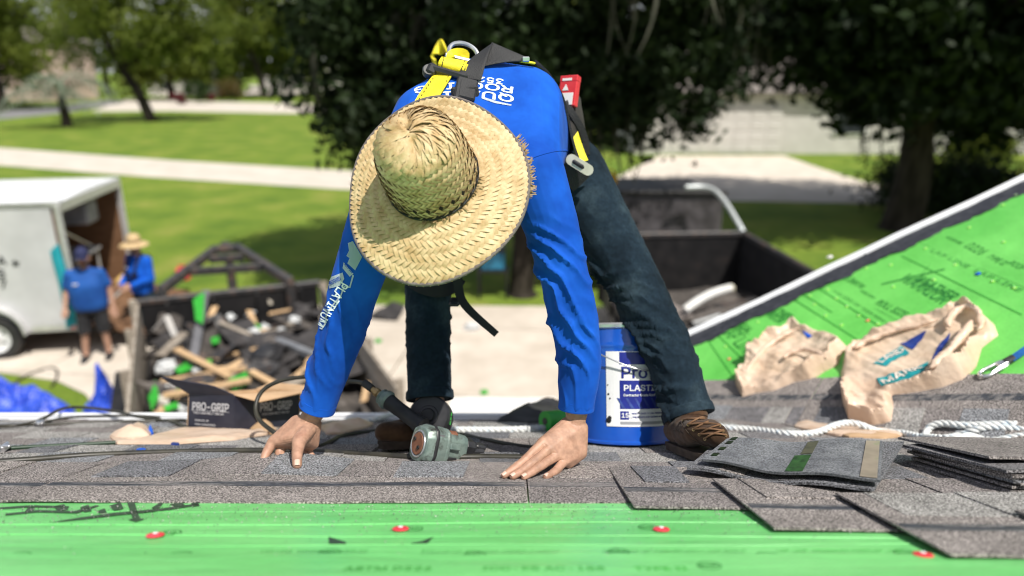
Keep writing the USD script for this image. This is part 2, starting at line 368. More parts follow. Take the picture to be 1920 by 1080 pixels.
# ------------------------------------------------------------- trees
bark_m = M('bark', (0.018, 0.015, 0.012), (0.05, 0.042, 0.034), 6, rough=0.95, spec=0.1, bump=0.6, bscale=18, bdist=0.05, stretch=(1, 1, 0.25))
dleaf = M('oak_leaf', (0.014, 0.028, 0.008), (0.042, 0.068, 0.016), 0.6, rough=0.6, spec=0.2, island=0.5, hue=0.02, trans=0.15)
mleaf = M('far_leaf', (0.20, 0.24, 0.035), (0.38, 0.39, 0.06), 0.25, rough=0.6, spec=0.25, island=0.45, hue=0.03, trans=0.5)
sleaf = M('shrub_leaf', (0.03, 0.06, 0.015), (0.07, 0.12, 0.03), 0.8, rough=0.6, spec=0.25, island=0.4, trans=0.3)
moss_m = M('moss', (0.10, 0.105, 0.08), (0.17, 0.17, 0.13), 3, rough=0.95, spec=0.05, island=0.3, trans=0.2)
def leaves(blobs, n, size, seed, clump=0.55, per=60, flat_=0.8):
    r = np.random.default_rng(seed); B = np.array(blobs, float); vol = B[:, 3] * B[:, 4] * B[:, 5]; pick = r.choice(len(B), max(4, n // per), p=vol ** .75 / (vol ** .75).sum())
    d = r.normal(size=(len(pick), 3)); d /= np.linalg.norm(d, axis=1)[:, None]; rr = r.uniform(0.25, 1.05, len(pick)) ** 0.5
    cc = B[pick, :3] + d * rr[:, None] * B[pick, 3:]
    csz = clump * r.uniform(0.5, 1.4, len(cc)); k = r.integers(0, len(cc), n)
    g = np.clip(r.normal(size=(n, 3)), -1.5, 1.5); P = cc[k] + g * csz[k, None] * np.array([1, 1, flat_])
    u = r.normal(size=(n, 3)); u /= np.linalg.norm(u, axis=1)[:, None]; w = np.cross(u, r.normal(size=(n, 3))); w /= np.linalg.norm(w, axis=1)[:, None]
    s = size * r.uniform(0.6, 1.5, n)[:, None]
    V = np.stack([P - u * s, P - w * s * 0.45, P + u * s, P + w * s * 0.45], 1).reshape(-1, 3)
    i = np.arange(n)[:, None] * 4; Fc = np.vstack([i + [0, 1, 2], i + [0, 2, 3]])
    return trimesh.Trimesh(V, Fc, process=False), cc
def tree(name, label, base, th, tr, blobs, n, size, seed, mat, cat_='tree', lean=(0, 0), moss=0, group=None, clump=0.55, limbs=9, per=60):
    base = np.array([base[0], base[1], 0.0]); r = random.Random(seed)
    t = thing(name, label, cat_, base, group=group)
    top = base + np.array([lean[0], lean[1], th])
    P = [base + (0, 0, -0.05), base + (lean[0] * 0.1, lean[1] * 0.1, th * 0.08), base + (lean[0] * 0.35 + tr * 0.2, lean[1] * 0.3, th * 0.4), base + (lean[0] * 0.7, lean[1] * 0.7, th * 0.75), top]
    part(t, 'trunk', tube(spline(P, 14), np.interp(np.linspace(0, 1, 14), [0, 0.08, 0.4, 1], [tr * 1.7, tr * 1.15, tr, tr * 0.7]), 12), bark_m, smooth=50)
    cr, cc = leaves([(b[0] + base[0], b[1] + base[1], *b[2:]) for b in blobs], n, size, seed, clump, per)
    for k in range(limbs):
        e = cc[r.randrange(len(cc))]; m = (top + e) / 2 + np.array([r.uniform(-.4, .4), r.uniform(-.4, .4), r.uniform(0, .6)])
        part(t, 'limb', tube(spline([top - (0, 0, th * 0.12 * r.random()), m, e], 9), np.linspace(tr * 0.5, 0.03, 9), 7), bark_m, smooth=50)
    part(t, 'crown', cr, mat)
    if moss:
        R_ = []
        for k in range(moss):
            e = cc[r.randrange(len(cc))]; L = r.uniform(0.6, 2.0); w = r.uniform(0.06, 0.2); a = r.uniform(0, 3.14)
            for q in range(4):
                o = e + np.array([r.uniform(-.3, .3), r.uniform(-.3, .3), 0])
                R_.append(ribbon([o, o + (r.uniform(-.1, .1), r.uniform(-.1, .1), -L * .5), o + (r.uniform(-.2, .2), r.uniform(-.2, .2), -L)], (math.cos(a + q), math.sin(a + q), 0), np.linspace(w, 0.02, 7), 0.01, 7))
        part(t, 'hanging_moss', cat(R_), moss_m, kind='stuff')
    return t
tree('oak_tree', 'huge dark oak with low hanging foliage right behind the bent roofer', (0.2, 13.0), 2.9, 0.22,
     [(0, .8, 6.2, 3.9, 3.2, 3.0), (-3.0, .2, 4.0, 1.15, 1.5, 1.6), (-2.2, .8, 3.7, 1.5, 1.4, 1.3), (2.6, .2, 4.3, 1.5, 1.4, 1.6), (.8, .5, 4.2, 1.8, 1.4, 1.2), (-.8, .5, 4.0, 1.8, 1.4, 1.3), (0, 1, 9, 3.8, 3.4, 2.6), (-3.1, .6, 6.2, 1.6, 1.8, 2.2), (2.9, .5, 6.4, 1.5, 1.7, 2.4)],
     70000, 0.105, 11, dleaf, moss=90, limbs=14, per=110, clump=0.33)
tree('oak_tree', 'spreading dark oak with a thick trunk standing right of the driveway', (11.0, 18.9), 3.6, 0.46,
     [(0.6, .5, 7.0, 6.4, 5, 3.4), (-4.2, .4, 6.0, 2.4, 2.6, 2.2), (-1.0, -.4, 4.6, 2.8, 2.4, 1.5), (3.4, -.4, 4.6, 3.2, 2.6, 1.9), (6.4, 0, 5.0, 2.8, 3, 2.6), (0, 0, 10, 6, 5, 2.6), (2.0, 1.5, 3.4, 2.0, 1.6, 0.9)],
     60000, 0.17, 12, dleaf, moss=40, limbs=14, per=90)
tree('yard_tree', 'leaning tree with a bare trunk on the far left lawn', (-31.0, 60.5), 4.6, 0.42, [(-1.0, 0, 8.2, 5.4, 4.5, 3.6), (3.8, 0, 8.4, 3.6, 3.4, 3.0), (-4.6, .5, 6.8, 3.0, 2.6, 2.4), (0, 0, 12, 5.5, 4.5, 3.2), (4.6, 0, 5.6, 1.6, 1.6, 1.6)], 9500, 0.24, 13, mleaf, lean=(-2.2, 0.3), moss=26, clump=0.7)
tree('yard_tree', 'tall tree with a thin trunk beyond the far pale road', (-39.0, 112.0), 7, 0.5, [(0, 0, 12, 6, 5, 5), (-4, 0, 17, 6, 5, 4), (4, 1, 9.5, 3.2, 3, 2.6)], 6500, 0.4, 14, mleaf, moss=20, clump=1.1, lean=(-1.5, 0))
tree('yard_tree', 'tree filling the top left corner behind the palm', (-55.0, 76.0), 6, 0.5, [(-2, 0, 10, 6.5, 5, 4.5), (5, 1, 9.5, 4.6, 4, 3.4), (-7, 0, 9, 4.5, 4, 4), (0, 0, 14.5, 8, 5, 3.4)], 8500, 0.3, 15, mleaf, moss=26, clump=0.9)
far = [(-66, 88, 'bushy tree in front of the pink house at the far left'), (-50, 104, 'leafy tree just left of the low white house'), (-41, 122, 'small leafy tree between the two white houses'), (-98, 118, 'broad tree far behind the pink house'), (-74, 130, 'hazy round tree between the pink house and the white house'), (-58, 150, 'dense tree rising behind the low white house'), (-47, 168, 'dark green tree over the far drive'), (-33, 150, 'loose crowned tree at the left edge of the big oak'), (-20, 170, 'tall far tree hidden partly by the big oak'), (8, 120, 'far tree seen between the two oaks'), (36, 70, 'bushy tree behind the pale house on the right'), (-125, 140, 'farthest tree at the left edge of the view')]
for i, (x, y, lab) in enumerate(far):
    k = (1.0 + 0.25 * rnd.random()) * (.62 if i < 3 else 1)
    tree('distant_tree', lab, (x, y), 5 * k, 0.5, [(0, 0, 10 * k, 9 * k, 6, 5 * k), (-7 * k, 0, 7.5 * k, 5 * k, 5, 4 * k), (7 * k, 0, 8 * k, 5 * k, 5, 4 * k), (2, 0, 14.5 * k, 6 * k, 5, 3.2 * k)], 4300, 0.55, 30 + i, mleaf, clump=1.5, limbs=6, group='trees along the far edge of the lawns')
def shrub(name, label, px, py, rx, rz, n, seed, mat, size=0.12, cat_='shrub'):
    b = G(px, py); t = thing(name, label, cat_, b)
    part(t, 'stem', tube([b + (0, 0, -.02), b + (0.03, 0, rz * .6), b + (-.02, .02, rz * 1.1)], [0.06, 0.05, 0.02], 7), bark_m)
    part(t, 'foliage', leaves([(b[0], b[1], rz, rx, rx * .8, rz * .8), (b[0] + rx * .4, b[1], rz * .8, rx * .6, rx * .6, rz * .6)], n, size, seed, rx * .18, 40)[0], mat)
redleaf = M('red_leaf', (0.16, 0.02, 0.03), (0.24, 0.05, 0.05), 2, rough=0.6, island=0.3, trans=0.3)
rust = M('orange_leaf', (0.16, 0.07, 0.015), (0.10, 0.12, 0.02), 1.2, rough=0.6, island=0.3, trans=0.3)
shrub('shrub', 'small red shrub beside the far pale road', 335, 197, 0.9, 1.0, 900, 51, redleaf, 0.16)
shrub('shrub', 'dark green clipped shrub right of the red shrub', 372, 194, 1.6, 1.6, 1500, 52, sleaf, 0.16)
shrub('shrub', 'little red shrub beside the dark green one', 392, 192, 0.7, 0.8, 700, 53, redleaf, 0.16)
shrub('shrub', 'green and orange shrub in front of the far thin trunk', 432, 190, 1.9, 1.7, 1800, 54, rust, 0.16)
shrub('hedge', 'dark low hedge under the right oak', 1760, 395, 2.4, 0.85, 9000, 55, dleaf, 0.09, 'hedge')
shrub('shrub', 'bright green bush by the pale house on the right', 1822, 318, 1.5, 1.0, 2500, 56, mleaf, 0.13)
# palm
pb = G(126, 238); palm_m = M('palm_frond', (0.22, 0.29, 0.20), (0.36, 0.42, 0.31), 2, rough=0.5, spec=0.4, trans=0.3, island=0.25)
pt = thing('palm_tree', 'pale silvery palm with drooping fronds on the left lawn', 'palm', pb)
part(pt, 'trunk', tube([pb, pb + (0.05, 0, .8), pb + (-.05, 0, 1.7), pb + (0, 0, 2.3)], [0.42, 0.34, 0.32, 0.24], 10), bark_m, smooth=50)
for k in range(26):
    a = k * 2.4; el = 1.15 - 1.3 * (k % 7) / 6; L = rnd.uniform(3.3, 4.2); d = np.array([math.cos(a), math.sin(a), 0]); o = pb + (0, 0, 2.2)
    P = spline([o, o + d * L * .35 * math.cos(el) + (0, 0, L * .38 * math.sin(el) + .3), o + d * L * .75 * math.cos(el * .7) + (0, 0, L * .5 * math.sin(el)), o + d * L * .98 * math.cos(el * .5) + (0, 0, L * .3 * math.sin(el) - .9)], 14)
    ms = [tube(P, np.linspace(0.03, 0.008, 14), 5)]; sd = np.cross(d, (0, 0, 1))
    for i in range(2, 14):
        for sg in (-1, 1):
            ms.append(ribbon([P[i], P[i] + sd * sg * .35 + d * .15 + (0, 0, .02), P[i] + sd * sg * .55 + d * .3 + (0, 0, -.3)], (0, 0, 1), np.array([.11, .13, .11, .07, .02]), .004, 5))
    part(pt, 'frond', cat(ms), palm_m)

# ------------------------------------------------------------- houses far off
wallw = M('stucco', (0.50, 0.48, 0.45), (0.58, 0.56, 0.53), 1.5, rough=0.9, spec=0.15, vary=0.04)
wallp = M('pink_stucco', (0.56, 0.42, 0.37), (0.62, 0.48, 0.42), 1.5, rough=0.9, spec=0.15)
roofm = M('far_roof', (0.16, 0.14, 0.13), (0.22, 0.20, 0.18), 3, rough=0.9, spec=0.1)
roofw = M('white_metal_roof', (0.42, 0.46, 0.48), (0.50, 0.54, 0.56), 1, rough=0.4)
doorw = M('garage_white', (0.52, 0.50, 0.47), (0.58, 0.56, 0.53), 2, rough=0.5)
glassd = M('window_glass', (0.03, 0.035, 0.04), None, rough=0.08, spec=0.6)
trimw = M('white_trim', (0.72, 0.72, 0.71), (0.78, 0.78, 0.77), 3, rough=0.5)
def house(name, label, x0, x1, y0, y1, wh, rh, wm, rm, wins=(), garage=None):
    t = thing(name, label, 'house', ((x0 + x1) / 2, (y0 + y1) / 2, 0))
    part(t, 'wall', rbox(x1 - x0, y1 - y0, wh, ((x0 + x1) / 2, (y0 + y1) / 2, wh / 2), b=0.01), wm)
    o = 0.5; A = [(x0 - o, y0 - o, wh), (x1 + o, y0 - o, wh), (x1 + o, y1 + o, wh), (x0 - o, y1 + o, wh), (x0 + 2.5, (y0 + y1) / 2, wh + rh), (x1 - 2.5, (y0 + y1) / 2, wh + rh)]
    v = np.array(A + [(p[0], p[1], p[2] - .12) for p in A[:4]])
    f = [(0, 1, 5), (0, 5, 4), (1, 2, 5), (2, 3, 4), (2, 4, 5), (3, 0, 4), (0, 6, 7), (0, 7, 1), (1, 7, 8), (1, 8, 2), (2, 8, 9), (2, 9, 3), (3, 9, 6), (3, 6, 0), (6, 8, 7), (6, 9, 8)]
    part(t, 'roof', (v, np.array(f)), rm)
    for wx, wz, ww, hh in wins:
        w = part(t, 'window', rbox(ww + .16, .12, hh + .16, (wx, y0 - .02, wz), b=.01), trimw); part(w, 'pane', rbox(ww, .06, hh, (wx, y0 - .07, wz), b=.005), glassd)
    if garage:
        gx, gw, gh = garage; g = part(t, 'garage_door', rbox(gw, .1, gh, (gx, y0 - .02, gh / 2), b=.01), doorw)
        for r_ in range(4):
            for c in range(6):
                part(g, 'panel', rbox(gw / 6 - .14, .04, gh / 4 - .1, (gx - gw / 2 + (c + .5) * gw / 6, y0 - .08, (r_ + .5) * gh / 4), b=.015), doorw)
    return t
house('house', 'pale stucco house with a wide garage door across the street', 6.5, 31, 36.8, 47, 3.2, 2.4, wallw, roofm, [(17.8, 1.7, 1.6, 1.2), (23.0, 1.7, 2.0, 1.2), (27.5, 1.7, 1.4, 1.2)], (11.6, 5.2, 2.4))
house('house', 'pink two storey house in the trees at the far left', -80, -64, 100, 110, 8.0, 3.0, wallp, roofm, [(-77, 6, 1.5, 1.4), (-72, 6, 1.5, 1.4), (-67, 6, 1.5, 1.4), (-77, 2, 1.5, 1.4), (-72, 2, 1.5, 1.4)])
house('house', 'low house with a long white metal roof far behind the lawns', -62, -49, 121, 129, 3.0, 2.6, wallw, roofw, [(-59, 1.6, 1.5, 1.2), (-55, 1.6, 1.5, 1.2), (-52, 1.6, 1.5, 1.2)])
house('house', 'white house partly covered by the foliage left of the big oak', -47, -33, 134, 144, 5.5, 2.6, wallw, roofw, [(-44, 3.6, 1.5, 1.4), (-40, 3.6, 1.5, 1.4), (-36, 3.6, 1.5, 1.4)])
# ============================================================= THE HOUSE WHOSE ROOF IS BEING LAID
SUNK = 0.017                                      # the deck lies this far below the tops of the shingles
def RQ(x, s, h=0.0): return RP(x, s, h - SUNK)
def RR(px, py, h=0.0): return R(px, py, h - SUNK)
hs = thing('house', 'house under repair with green underlayment and fresh grey shingles', 'house', (0, 0, 0))
ply = M('plywood', (0.36, 0.25, 0.14), (0.45, 0.33, 0.2), 4, rough=0.8)
green_m = M('green_underlay', (0.125, 0.47, 0.135), (0.19, 0.60, 0.195), 2.6, rough=0.38, spec=0.55, bump=0.4, bscale=11, bdist=0.014, speck=(120, 0.3, 0.75, 0.9, 1.06), detail=8, stretch=(.5, 2.5, 2.5))
green_g = M('gable_underlay', (0.105, 0.46, 0.075), (0.165, 0.58, 0.115), 2.6, rough=0.42, spec=0.4, bump=0.45, bscale=9, bdist=0.014, speck=(120, 0.3, 0.75, 0.9, 1.06), detail=8)
ink = M('green_ink', (0.022, 0.17, 0.03), (0.03, 0.23, 0.04), 60, rough=0.5)
inkd = M('dark_ink', (0.025, 0.05, 0.03), (0.035, 0.075, 0.04), 60, rough=0.5)
inkm = M('mid_ink', (0.05, 0.27, 0.05), (0.07, 0.33, 0.07), 60, rough=0.5)
inkl = M('faint_ink', (0.05, 0.34, 0.045), None, rough=0.5)
memb = M('black_membrane', (0.022, 0.024, 0.032), (0.045, 0.047, 0.058), 30, rough=0.55, bump=0.5, bscale=24, bdist=0.01)
whitem = M('white_metal', (0.74, 0.76, 0.79), (0.80, 0.81, 0.83), 5, rough=0.35)
def shm(name, c, d=0.16):
    c = np.array(c); return M(name, tuple(c * 0.85), tuple(c * 1.15), 9, rough=0.9, spec=0.25, speck=(300, 0.44, 0.60, 0.28, 2.3), bump=0.7, bscale=420, bdist=0.002)
SH = [shm('shingle_brown', (0.165, 0.150, 0.145)), shm('shingle_slate', (0.12, 0.122, 0.132)), shm('shingle_blue', (0.165, 0.17, 0.18)), shm('shingle_light', (0.235, 0.228, 0.218)), shm('shingle_dusk', (0.135, 0.130, 0.135)), shm('shingle_taupe', (0.19, 0.172, 0.163))]
edge_m = M('shingle_edge', (0.012, 0.012, 0.013), (0.03, 0.03, 0.03), 80, rough=0.9)
line_m = M('nail_line', (0.035, 0.04, 0.05), (0.17, 0.16, 0.155), 16, lo=.44, hi=.6, rough=0.8, stretch=(0.22, 3.5, 3.5), speck=(300, 0.44, 0.60, 0.35, 2.0))

def plane_slab(poly, fn, t=0.02):
    A, D, _, n = poly_sheet(poly, None, 0.5)
    k = len(A); top = np.array([fn(a, b, 0) for a, b in A]); bot = np.array([fn(a, b, -t) for a, b in A]); r = np.arange(n); r2 = np.roll(r, -1)
    return trimesh.Trimesh(np.vstack([top, bot]), np.vstack([D, D[:, ::-1] + k, np.c_[r, r + k, r2 + k], np.c_[r, r2 + k, r2]]), process=False)
RIDGE = -1.0; VX = lambda s: 0.778 + (2.802 - s) / 1.3405
part(hs, 'roof_deck', plane_slab([(-7, RIDGE), (VX(RIDGE), RIDGE), (0.778, 2.62), (-7, 2.62)], RQ), ply)
rb = RQ(0, RIDGE); BS = np.array([0, -math.cos(PHI), -math.sin(PHI)]); BN = np.array([0, -math.sin(PHI), math.cos(PHI)])
part(hs, 'roof_deck', plane_slab([(-7, 0.005), (6, 0.005), (6, 4), (-7, 4)], lambda a, b, h: rb + RI * a + BS * b + BN * h), green_m)
RB = 0.735
part(hs, 'roof_deck', plane_slab([(0.0, RB), (3.18, RB), (3.18, -3.49), (0, 0)], GP), ply)
gr = GP(3.18, 0); GU2 = np.array([1.0, 0, -Q]) / math.hypot(1, Q); GN2 = np.array([Q, 0, 1.0]) / math.hypot(1, Q)
part(hs, 'roof_deck', plane_slab([(0.004, RB), (3.4, RB), (3.4, -3.5), (0.004, -3.5)], lambda a, b, h: gr + GU2 * a + GY * b + GN2 * h), green_m)
ev = RQ(0, 2.62); ez = ev[2]
part(hs, 'wall', rbox(13, 0.2, ez - 0.32, (-0.6, ev[1] - 0.45, (ez - 0.32) / 2), b=.01), wallw)
part(hs, 'wall', rbox(0.2, 1.2, ez - 0.3, (1.05, 2.5, (ez - 0.3) / 2), b=.01), wallw)
part(hs, 'wall', trimesh.creation.extrude_polygon(Polygon([(0.95, 0), (6.2, 0), (6.2, ez - .1), (3.6, GP(3.18, 0)[2] - .08), (0.95, ez - .05)]), 0.2, engine='earcut').apply_transform(np.array([[1, 0, 0, 0], [0, 0, -1, 3.0], [0, 1, 0, 0], [0, 0, 0, 1.0]])), wallw)
part(hs, 'soffit', rbox(7.7, 0.5, 0.02, (-3.15, ev[1] - 0.25, ez - 0.2), b=.004), trimw)
part(hs, 'fascia', rbox(7.78, 0.02, 0.17, (-3.11, ev[1] + 0.003, ez - 0.11), b=.003), trimw)
# gutter: a white trough along the eave
gp_ = [(0, -.012), (0, -.10), (.07, -.11), (.085, -.08), (.10, -.03), (.115, -.015), (.115, -.006), (.098, -.006), (.098, -.02), (.083, -.075), (.066, -.10), (.006, -.094), (.006, -.012)]
gpoly = Polygon([(a, b) for a, b in gp_])
gm = trimesh.creation.extrude_polygon(gpoly, 7.7, engine='earcut'); v = np.array(gm.vertices)
part(hs, 'gutter', (np.c_[v[:, 2] - 7.0, ev[1] + 0.016 + v[:, 0], ez - 0.006 + v[:, 1]], gm.faces[:, ::-1]), whitem)
part(hs, 'drip_edge', bislab(RQ(-7, 2.56, .004), RQ(.76, 2.56, .004), RQ(.76, 2.635, .004), RQ(-7, 2.635, .004), 2, 1, .003, nrm=RN), whitem)
# underlayment on the main slope: the lower sheet and, lapped over it, the upper one
def sheet(poly, fn, nrm, h, wave, step=0.03, seed=0, t=0.0015, sc=3.0, stretch=(1, 3)):
    A, D, dist, n = poly_sheet(poly, None, step); q = np.c_[A * np.array(stretch), np.zeros(len(A))]
    H = h + wave * (fbm(q, sc, 3, seed) + 0.5) * np.clip(dist / 0.05, 0.15, 1)
    top = np.array([fn(a, b, 0) for a, b in A]) + H[:, None] * nrm; bot = top - t * nrm; k = len(A); r = np.arange(n); r2 = np.roll(r, -1)
    return trimesh.Trimesh(np.vstack([top, bot]), np.vstack([D, D[:, ::-1] + k, np.c_[r, r + k, r2 + k], np.c_[r, r2 + k, r2]]), process=False)
u1 = part(hs, 'underlayment', sheet([(-3, 0.9), (1.9, 0.9), (1.9, 1.66), (-3, 1.66)], RQ, RN, 0.0022, 0.0025), green_m, smooth=True)
xs_ = np.linspace(-3, 2, 60)
u2 = part(hs, 'underlayment', sheet([(-3, RIDGE), (2.6, RIDGE), (2, .998)] + [(x, .996 + .004 * math.sin(x * 23) + .003 * math.sin(x * 61)) for x in xs_[::-1]], RQ, RN, 0.0058, 0.002, seed=3), green_m, smooth=True)
for y0, y1, r in ((985, 977, .0016), (1003, 1008, .0013), (960, 953, .0008), (1024, 1020, .0010)):
    P = [RR(x, y0 + (y1 - y0) * x / 1920 + 1.6 * math.sin(x * .006 + y0), .0035) for x in range(-60, 2000, 40)]
    part(u1, 'crease', tube(P, r, 6), green_m, smooth=True)
# print on the underlayment, as flat ink
def onroof(m, o, ex, ey, h): return place(m, o + RN * h, ex, ey, RN)
PXM = lambda x, s, h=0.0072: RQ(x, s, h)
def rprint(s, x, ss, hgt, mat, fl=-1, bold=True, h=0.0072, sx=1.0):
    m = text(s, hgt, 0.0003, bold); v = np.array(m.vertices); v[:, 0] *= sx; m = trimesh.Trimesh(v, m.faces, process=False)
    part(u2, 'print', place(m, RQ(x, ss, h), RI, RS_, RN), mat)
rprint('ASTM D226', -0.222, 0.921, 0.016, inkm, sx=.92); rprint('ICC-ES AC-188', -0.040, 0.921, 0.016, inkm, sx=.92); rprint('TYPE II', .16, .921, .014, inkl)
for x, t_ in ((-.36, 'LAP LINE  MINIMUM OVERLAP'), (-.13, 'SYNTHETIC ROOFING UNDERLAYMENT'), (.13, 'THIS SIDE UP  FASTEN WITH CAP NAILS')):
    rprint(t_, x, 1.004, 0.0075, inkm, h=.0075, bold=False); 
rprint('LAP LINE  MINIMUM OVERLAP  4 IN', .38, 1.006, .0075, inkl, bold=False)
def ring(px, py, r, h, mat, parent):
    o = RR(px, py, h); ms = [lathe([(r, 0), (r, .0003), (r * .9, .0003), (r * .9, 0)], 28, o, RN)]
    ms.append(place(text('NAIL', r * .45, .0003, True), o, RI, RS_, RN, True))
    v = arr(ms[0])[0]; part(parent, 'nail_mark', cat(ms), mat)
for px, py in ((33, 1041), (337, 1040), (320, 998), (618, 1035), (775, 991), (890, 1040), (1215, 988), (1160, 1034), (1440, 1041), (1700, 1036), (1330, 1060)):
    ring(px, py, 0.016, 0.0052 if py < 1045 else .008, ink, u1)
def rpoly(pts, mat, h=0.005, parent=None):
    P = [RR(x, y, h) for x, y in pts]; c = [RXS(p)[:2] for p in P]; m = flat(c, 0, .0003); v = np.array(m.vertices)
    part(parent or u1, 'print', (np.array([RQ(a, b, h + z) for a, b, z in v]), m.faces[:, ::-1]), mat)
rpoly([(616, 1006), (649, 1016), (648, 1020), (617, 1019)], inkd); rpoly([(770, 1018), (792, 1014), (813, 1006), (800, 1019)], inkd)
rpoly([(238, 941), (252, 941), (262, 972), (271, 973), (255, 978), (240, 974), (249, 972)], inkd)
for pts in ([(95, 979), (150, 970), (215, 961), (295, 954), (370, 944), (372, 947), (297, 958), (215, 966), (150, 974)], [(0, 951), (60, 947), (130, 949), (128, 952), (60, 950), (0, 954)], [(10, 963), (70, 956), (140, 958), (180, 947), (186, 948), (144, 962), (70, 960), (10, 966)],
            [(52, 952), (66, 951), (60, 959), (46, 960)], [(150, 951), (166, 946), (172, 958), (158, 960)], [(182, 958), (196, 953), (200, 960), (186, 962)], [(205, 948), (226, 942), (232, 953), (214, 957)], [(284, 952), (300, 942), (306, 943), (296, 955)], [(318, 945), (340, 942), (350, 949), (330, 950)], [(358, 943), (372, 942), (374, 948), (362, 949)], [(100, 949), (120, 945), (128, 955), (108, 957)]):
    rpoly(pts, inkd)
redcap = M('red_cap', (0.62, 0.03, 0.045), (0.70, 0.06, 0.08), 30, rough=0.3, spec=0.6)
def capnail(o, n, r, mat, parent, lab=None):
    c = part(parent, 'cap_nail', lathe([(r, 0), (r, .0012), (r * .86, .0026), (r * .4, .0036), (0.0001, .0038)], 22, o, n), mat, smooth=40, label=lab)
    part(c, 'nail_head', lathe([(r * .3, .0034), (r * .3, .0046), (0.0001, .0048)], 12, o, n), whitem)
for px, py in ((291, 1004), (751, 992), (1240, 993), (1731, 1041)): capnail(RR(px, py, .0055), RN, 0.0135, redcap, hs)

# ------------------------------------------------------------- shingles of the main slope, one by one
r = random.Random(21)
SW = 0.337
tabn = [0]
def shingle(parent, x0, x1, t, fn, nrm, a=.0075, b=.017, lift=None, top=False, name='shingle', cut_left=0.0, tabs=True, curl=0.0, sd=0, tri=16):
    """one laminated shingle from x0 to x1, top edge at t, on the plane given by fn"""
    q = random.Random(sd * 7 + int(t * 1000) + int(x0 * 500)); wv = [q.uniform(-.0012, .0012) for _ in range(6)]
    def H(x, s):
        u = (x - x0) / (x1 - x0); v = (s - t) / SW
        h = a + b * v + .0016 * math.sin(6.3 * u * 1.3 + wv[0] * 4000) * (1 - v) + curl * max(0, 1 - u * 3.2) ** 2
        return h + (lift(x, s) if lift else 0)
    def g(u, v):
        x = x0 + (x1 - x0) * u; s = t + SW * v
        if v == 0: s += .0018 * math.sin(x * 40 + wv[1] * 900) + .003 * math.sin(x * 5 + wv[2] * 900)
        return fn(x, s, H(x, s)), nrm
    m = part(parent, name, slab(g, tri, 5, 0.0034), SH[0] if q.random() < .6 else SH[5], smooth=30)
    if top:
        part(m, 'nail_line', slab(lambda u, v: (fn(x0 + .004 + (x1 - x0 - .008) * u, t + .108 + .034 * v + .003 * math.sin(9 * u + wv[3] * 999), H(x0 + (x1 - x0) * u, t + .108 + .034 * v) + .0007), nrm), tri, 1, .0006), line_m)
    if not tabs: return m
    x = x0 + (.0 if q.random() < .5 else .05); up = q.random() < .5
    while x < x1 - .015:
        w = min(q.uniform(.09, .20), x1 - x); up = not up; e = min(w * .06, .006)
        th = .0030 if up else .0009; xa, xb = x + .0012, x + w - .0012; st = t + .185 + q.uniform(-.004, .004)
        def gt(u, v):
            s = st + (t + SW - .0012 - st) * v; ee = e * (1 - v) * (1 if up else -1) * .8
            xx = xa + ee + (xb - xa - 2 * ee) * u
            xx = min(max(xx, x0), x1)
            return fn(xx, s, H(xx, s) + th), nrm
        part(m, 'tab', slab(gt, 3, 3, th + .0004), SH[q.choice([1, 2, 3, 4, 5, 0, 2, 3, 1] if up else [0, 5, 4, 0, 3])])
        x += w
    return m
xc = RR(545, 872)[0]
liftA = lambda x, s: .022 * math.exp(-((x - xc) / .16) ** 2) * max(0, (s - 1.36) / .3) ** 1.5
XB, XC, XD, XE = RR(1180, 950)[0], RR(1425, 985)[0], RR(1745, 1040)[0], RR(1795, 962)[0]
courses = []
tops = [1.322 + .143 * k for k in range(0, 11)]
for k, t in enumerate(tops):
    if t + SW > 2.655 + .14: break
    off = {0: .033}.get(k, r.uniform(0, 1)); x = off - 4.0 if k else off - 4.0
    right = VX(t + SW) + .12
    while x < right:
        x1 = x + 1.0
        if x1 > -2.9 + 0 and x < right:
            xe = min(x1 - .003, max(right, x + .12))
            if t + SW <= 2.84 or True:
                shingle(hs, x, xe, min(t, 2.655 - SW), RQ, RN, lift=(liftA if k == 0 else None), top=(k == 0), sd=k, a=.0075 if t < 2.655 - SW else .004)
        x = x1
# the stepped courses at the right: B, C, D, E
for k, (x, t) in enumerate(((XB, 1.258), (XC, 1.110), (XD, .966), (XE + .03, .823))):
    shingle(hs, x, x + 1.0, t, RQ, RN, a=.0088 + .0014 * k, b=.0145, top=True, sd=40 + k, curl=.002)
    if k < 3: shingle(hs, x + 1.003, x + 1.9, t, RQ, RN, a=.0088 + .0014 * k, b=.0145, top=True, sd=50 + k)

# ------------------------------------------------------------- gable slope: underlayment, print, valley shingles, rake
g1, g2 = GAB(S(1600, 564))[0], GAB(S(1800, 489))[0]
edge_b = RB - .115
gs = []
def rag(a0, a1, up=True):
    q = np.linspace(a0, a1, 14); return [(x, edge_b + .008 * math.sin(x * 17) + .006 * math.sin(x * 41)) for x in (q if up else q[::-1])]
cuts = [(-.02, g1 + .06), (g1, g2 + .06), (g2, g2 + .8), (g2 + .74, 3.1)]
for k, (a0, a1) in enumerate(cuts):
    gs.append(part(hs, 'underlayment', sheet([(a0, -2.6)] + [(a1, -2.6)] + rag(a0, a1, False)[0:], GP, GN, .0018 + .0022 * k, .0035, .035, 11 + k, stretch=(3, 1)), green_g, smooth=True))
def gtext(s, A, B, mat, k, bold=True, hk=1.0):
    o, e = S(*A, .006 + .0022 * k), S(*B, .006 + .0022 * k); L = np.linalg.norm(e - o); ex = unit(e - o); ey = unit(np.cross(GN, ex)); h = .05
    m = text(s, h, .0003, bold); v = np.array(m.vertices); w = v[:, 0].max(); kx = L / w
    part(gs[k], 'print', (o + v[:, :1] * kx * ex + v[:, 1:2] * kx * hk * ey + v[:, 2:] * GN, m.faces), mat)
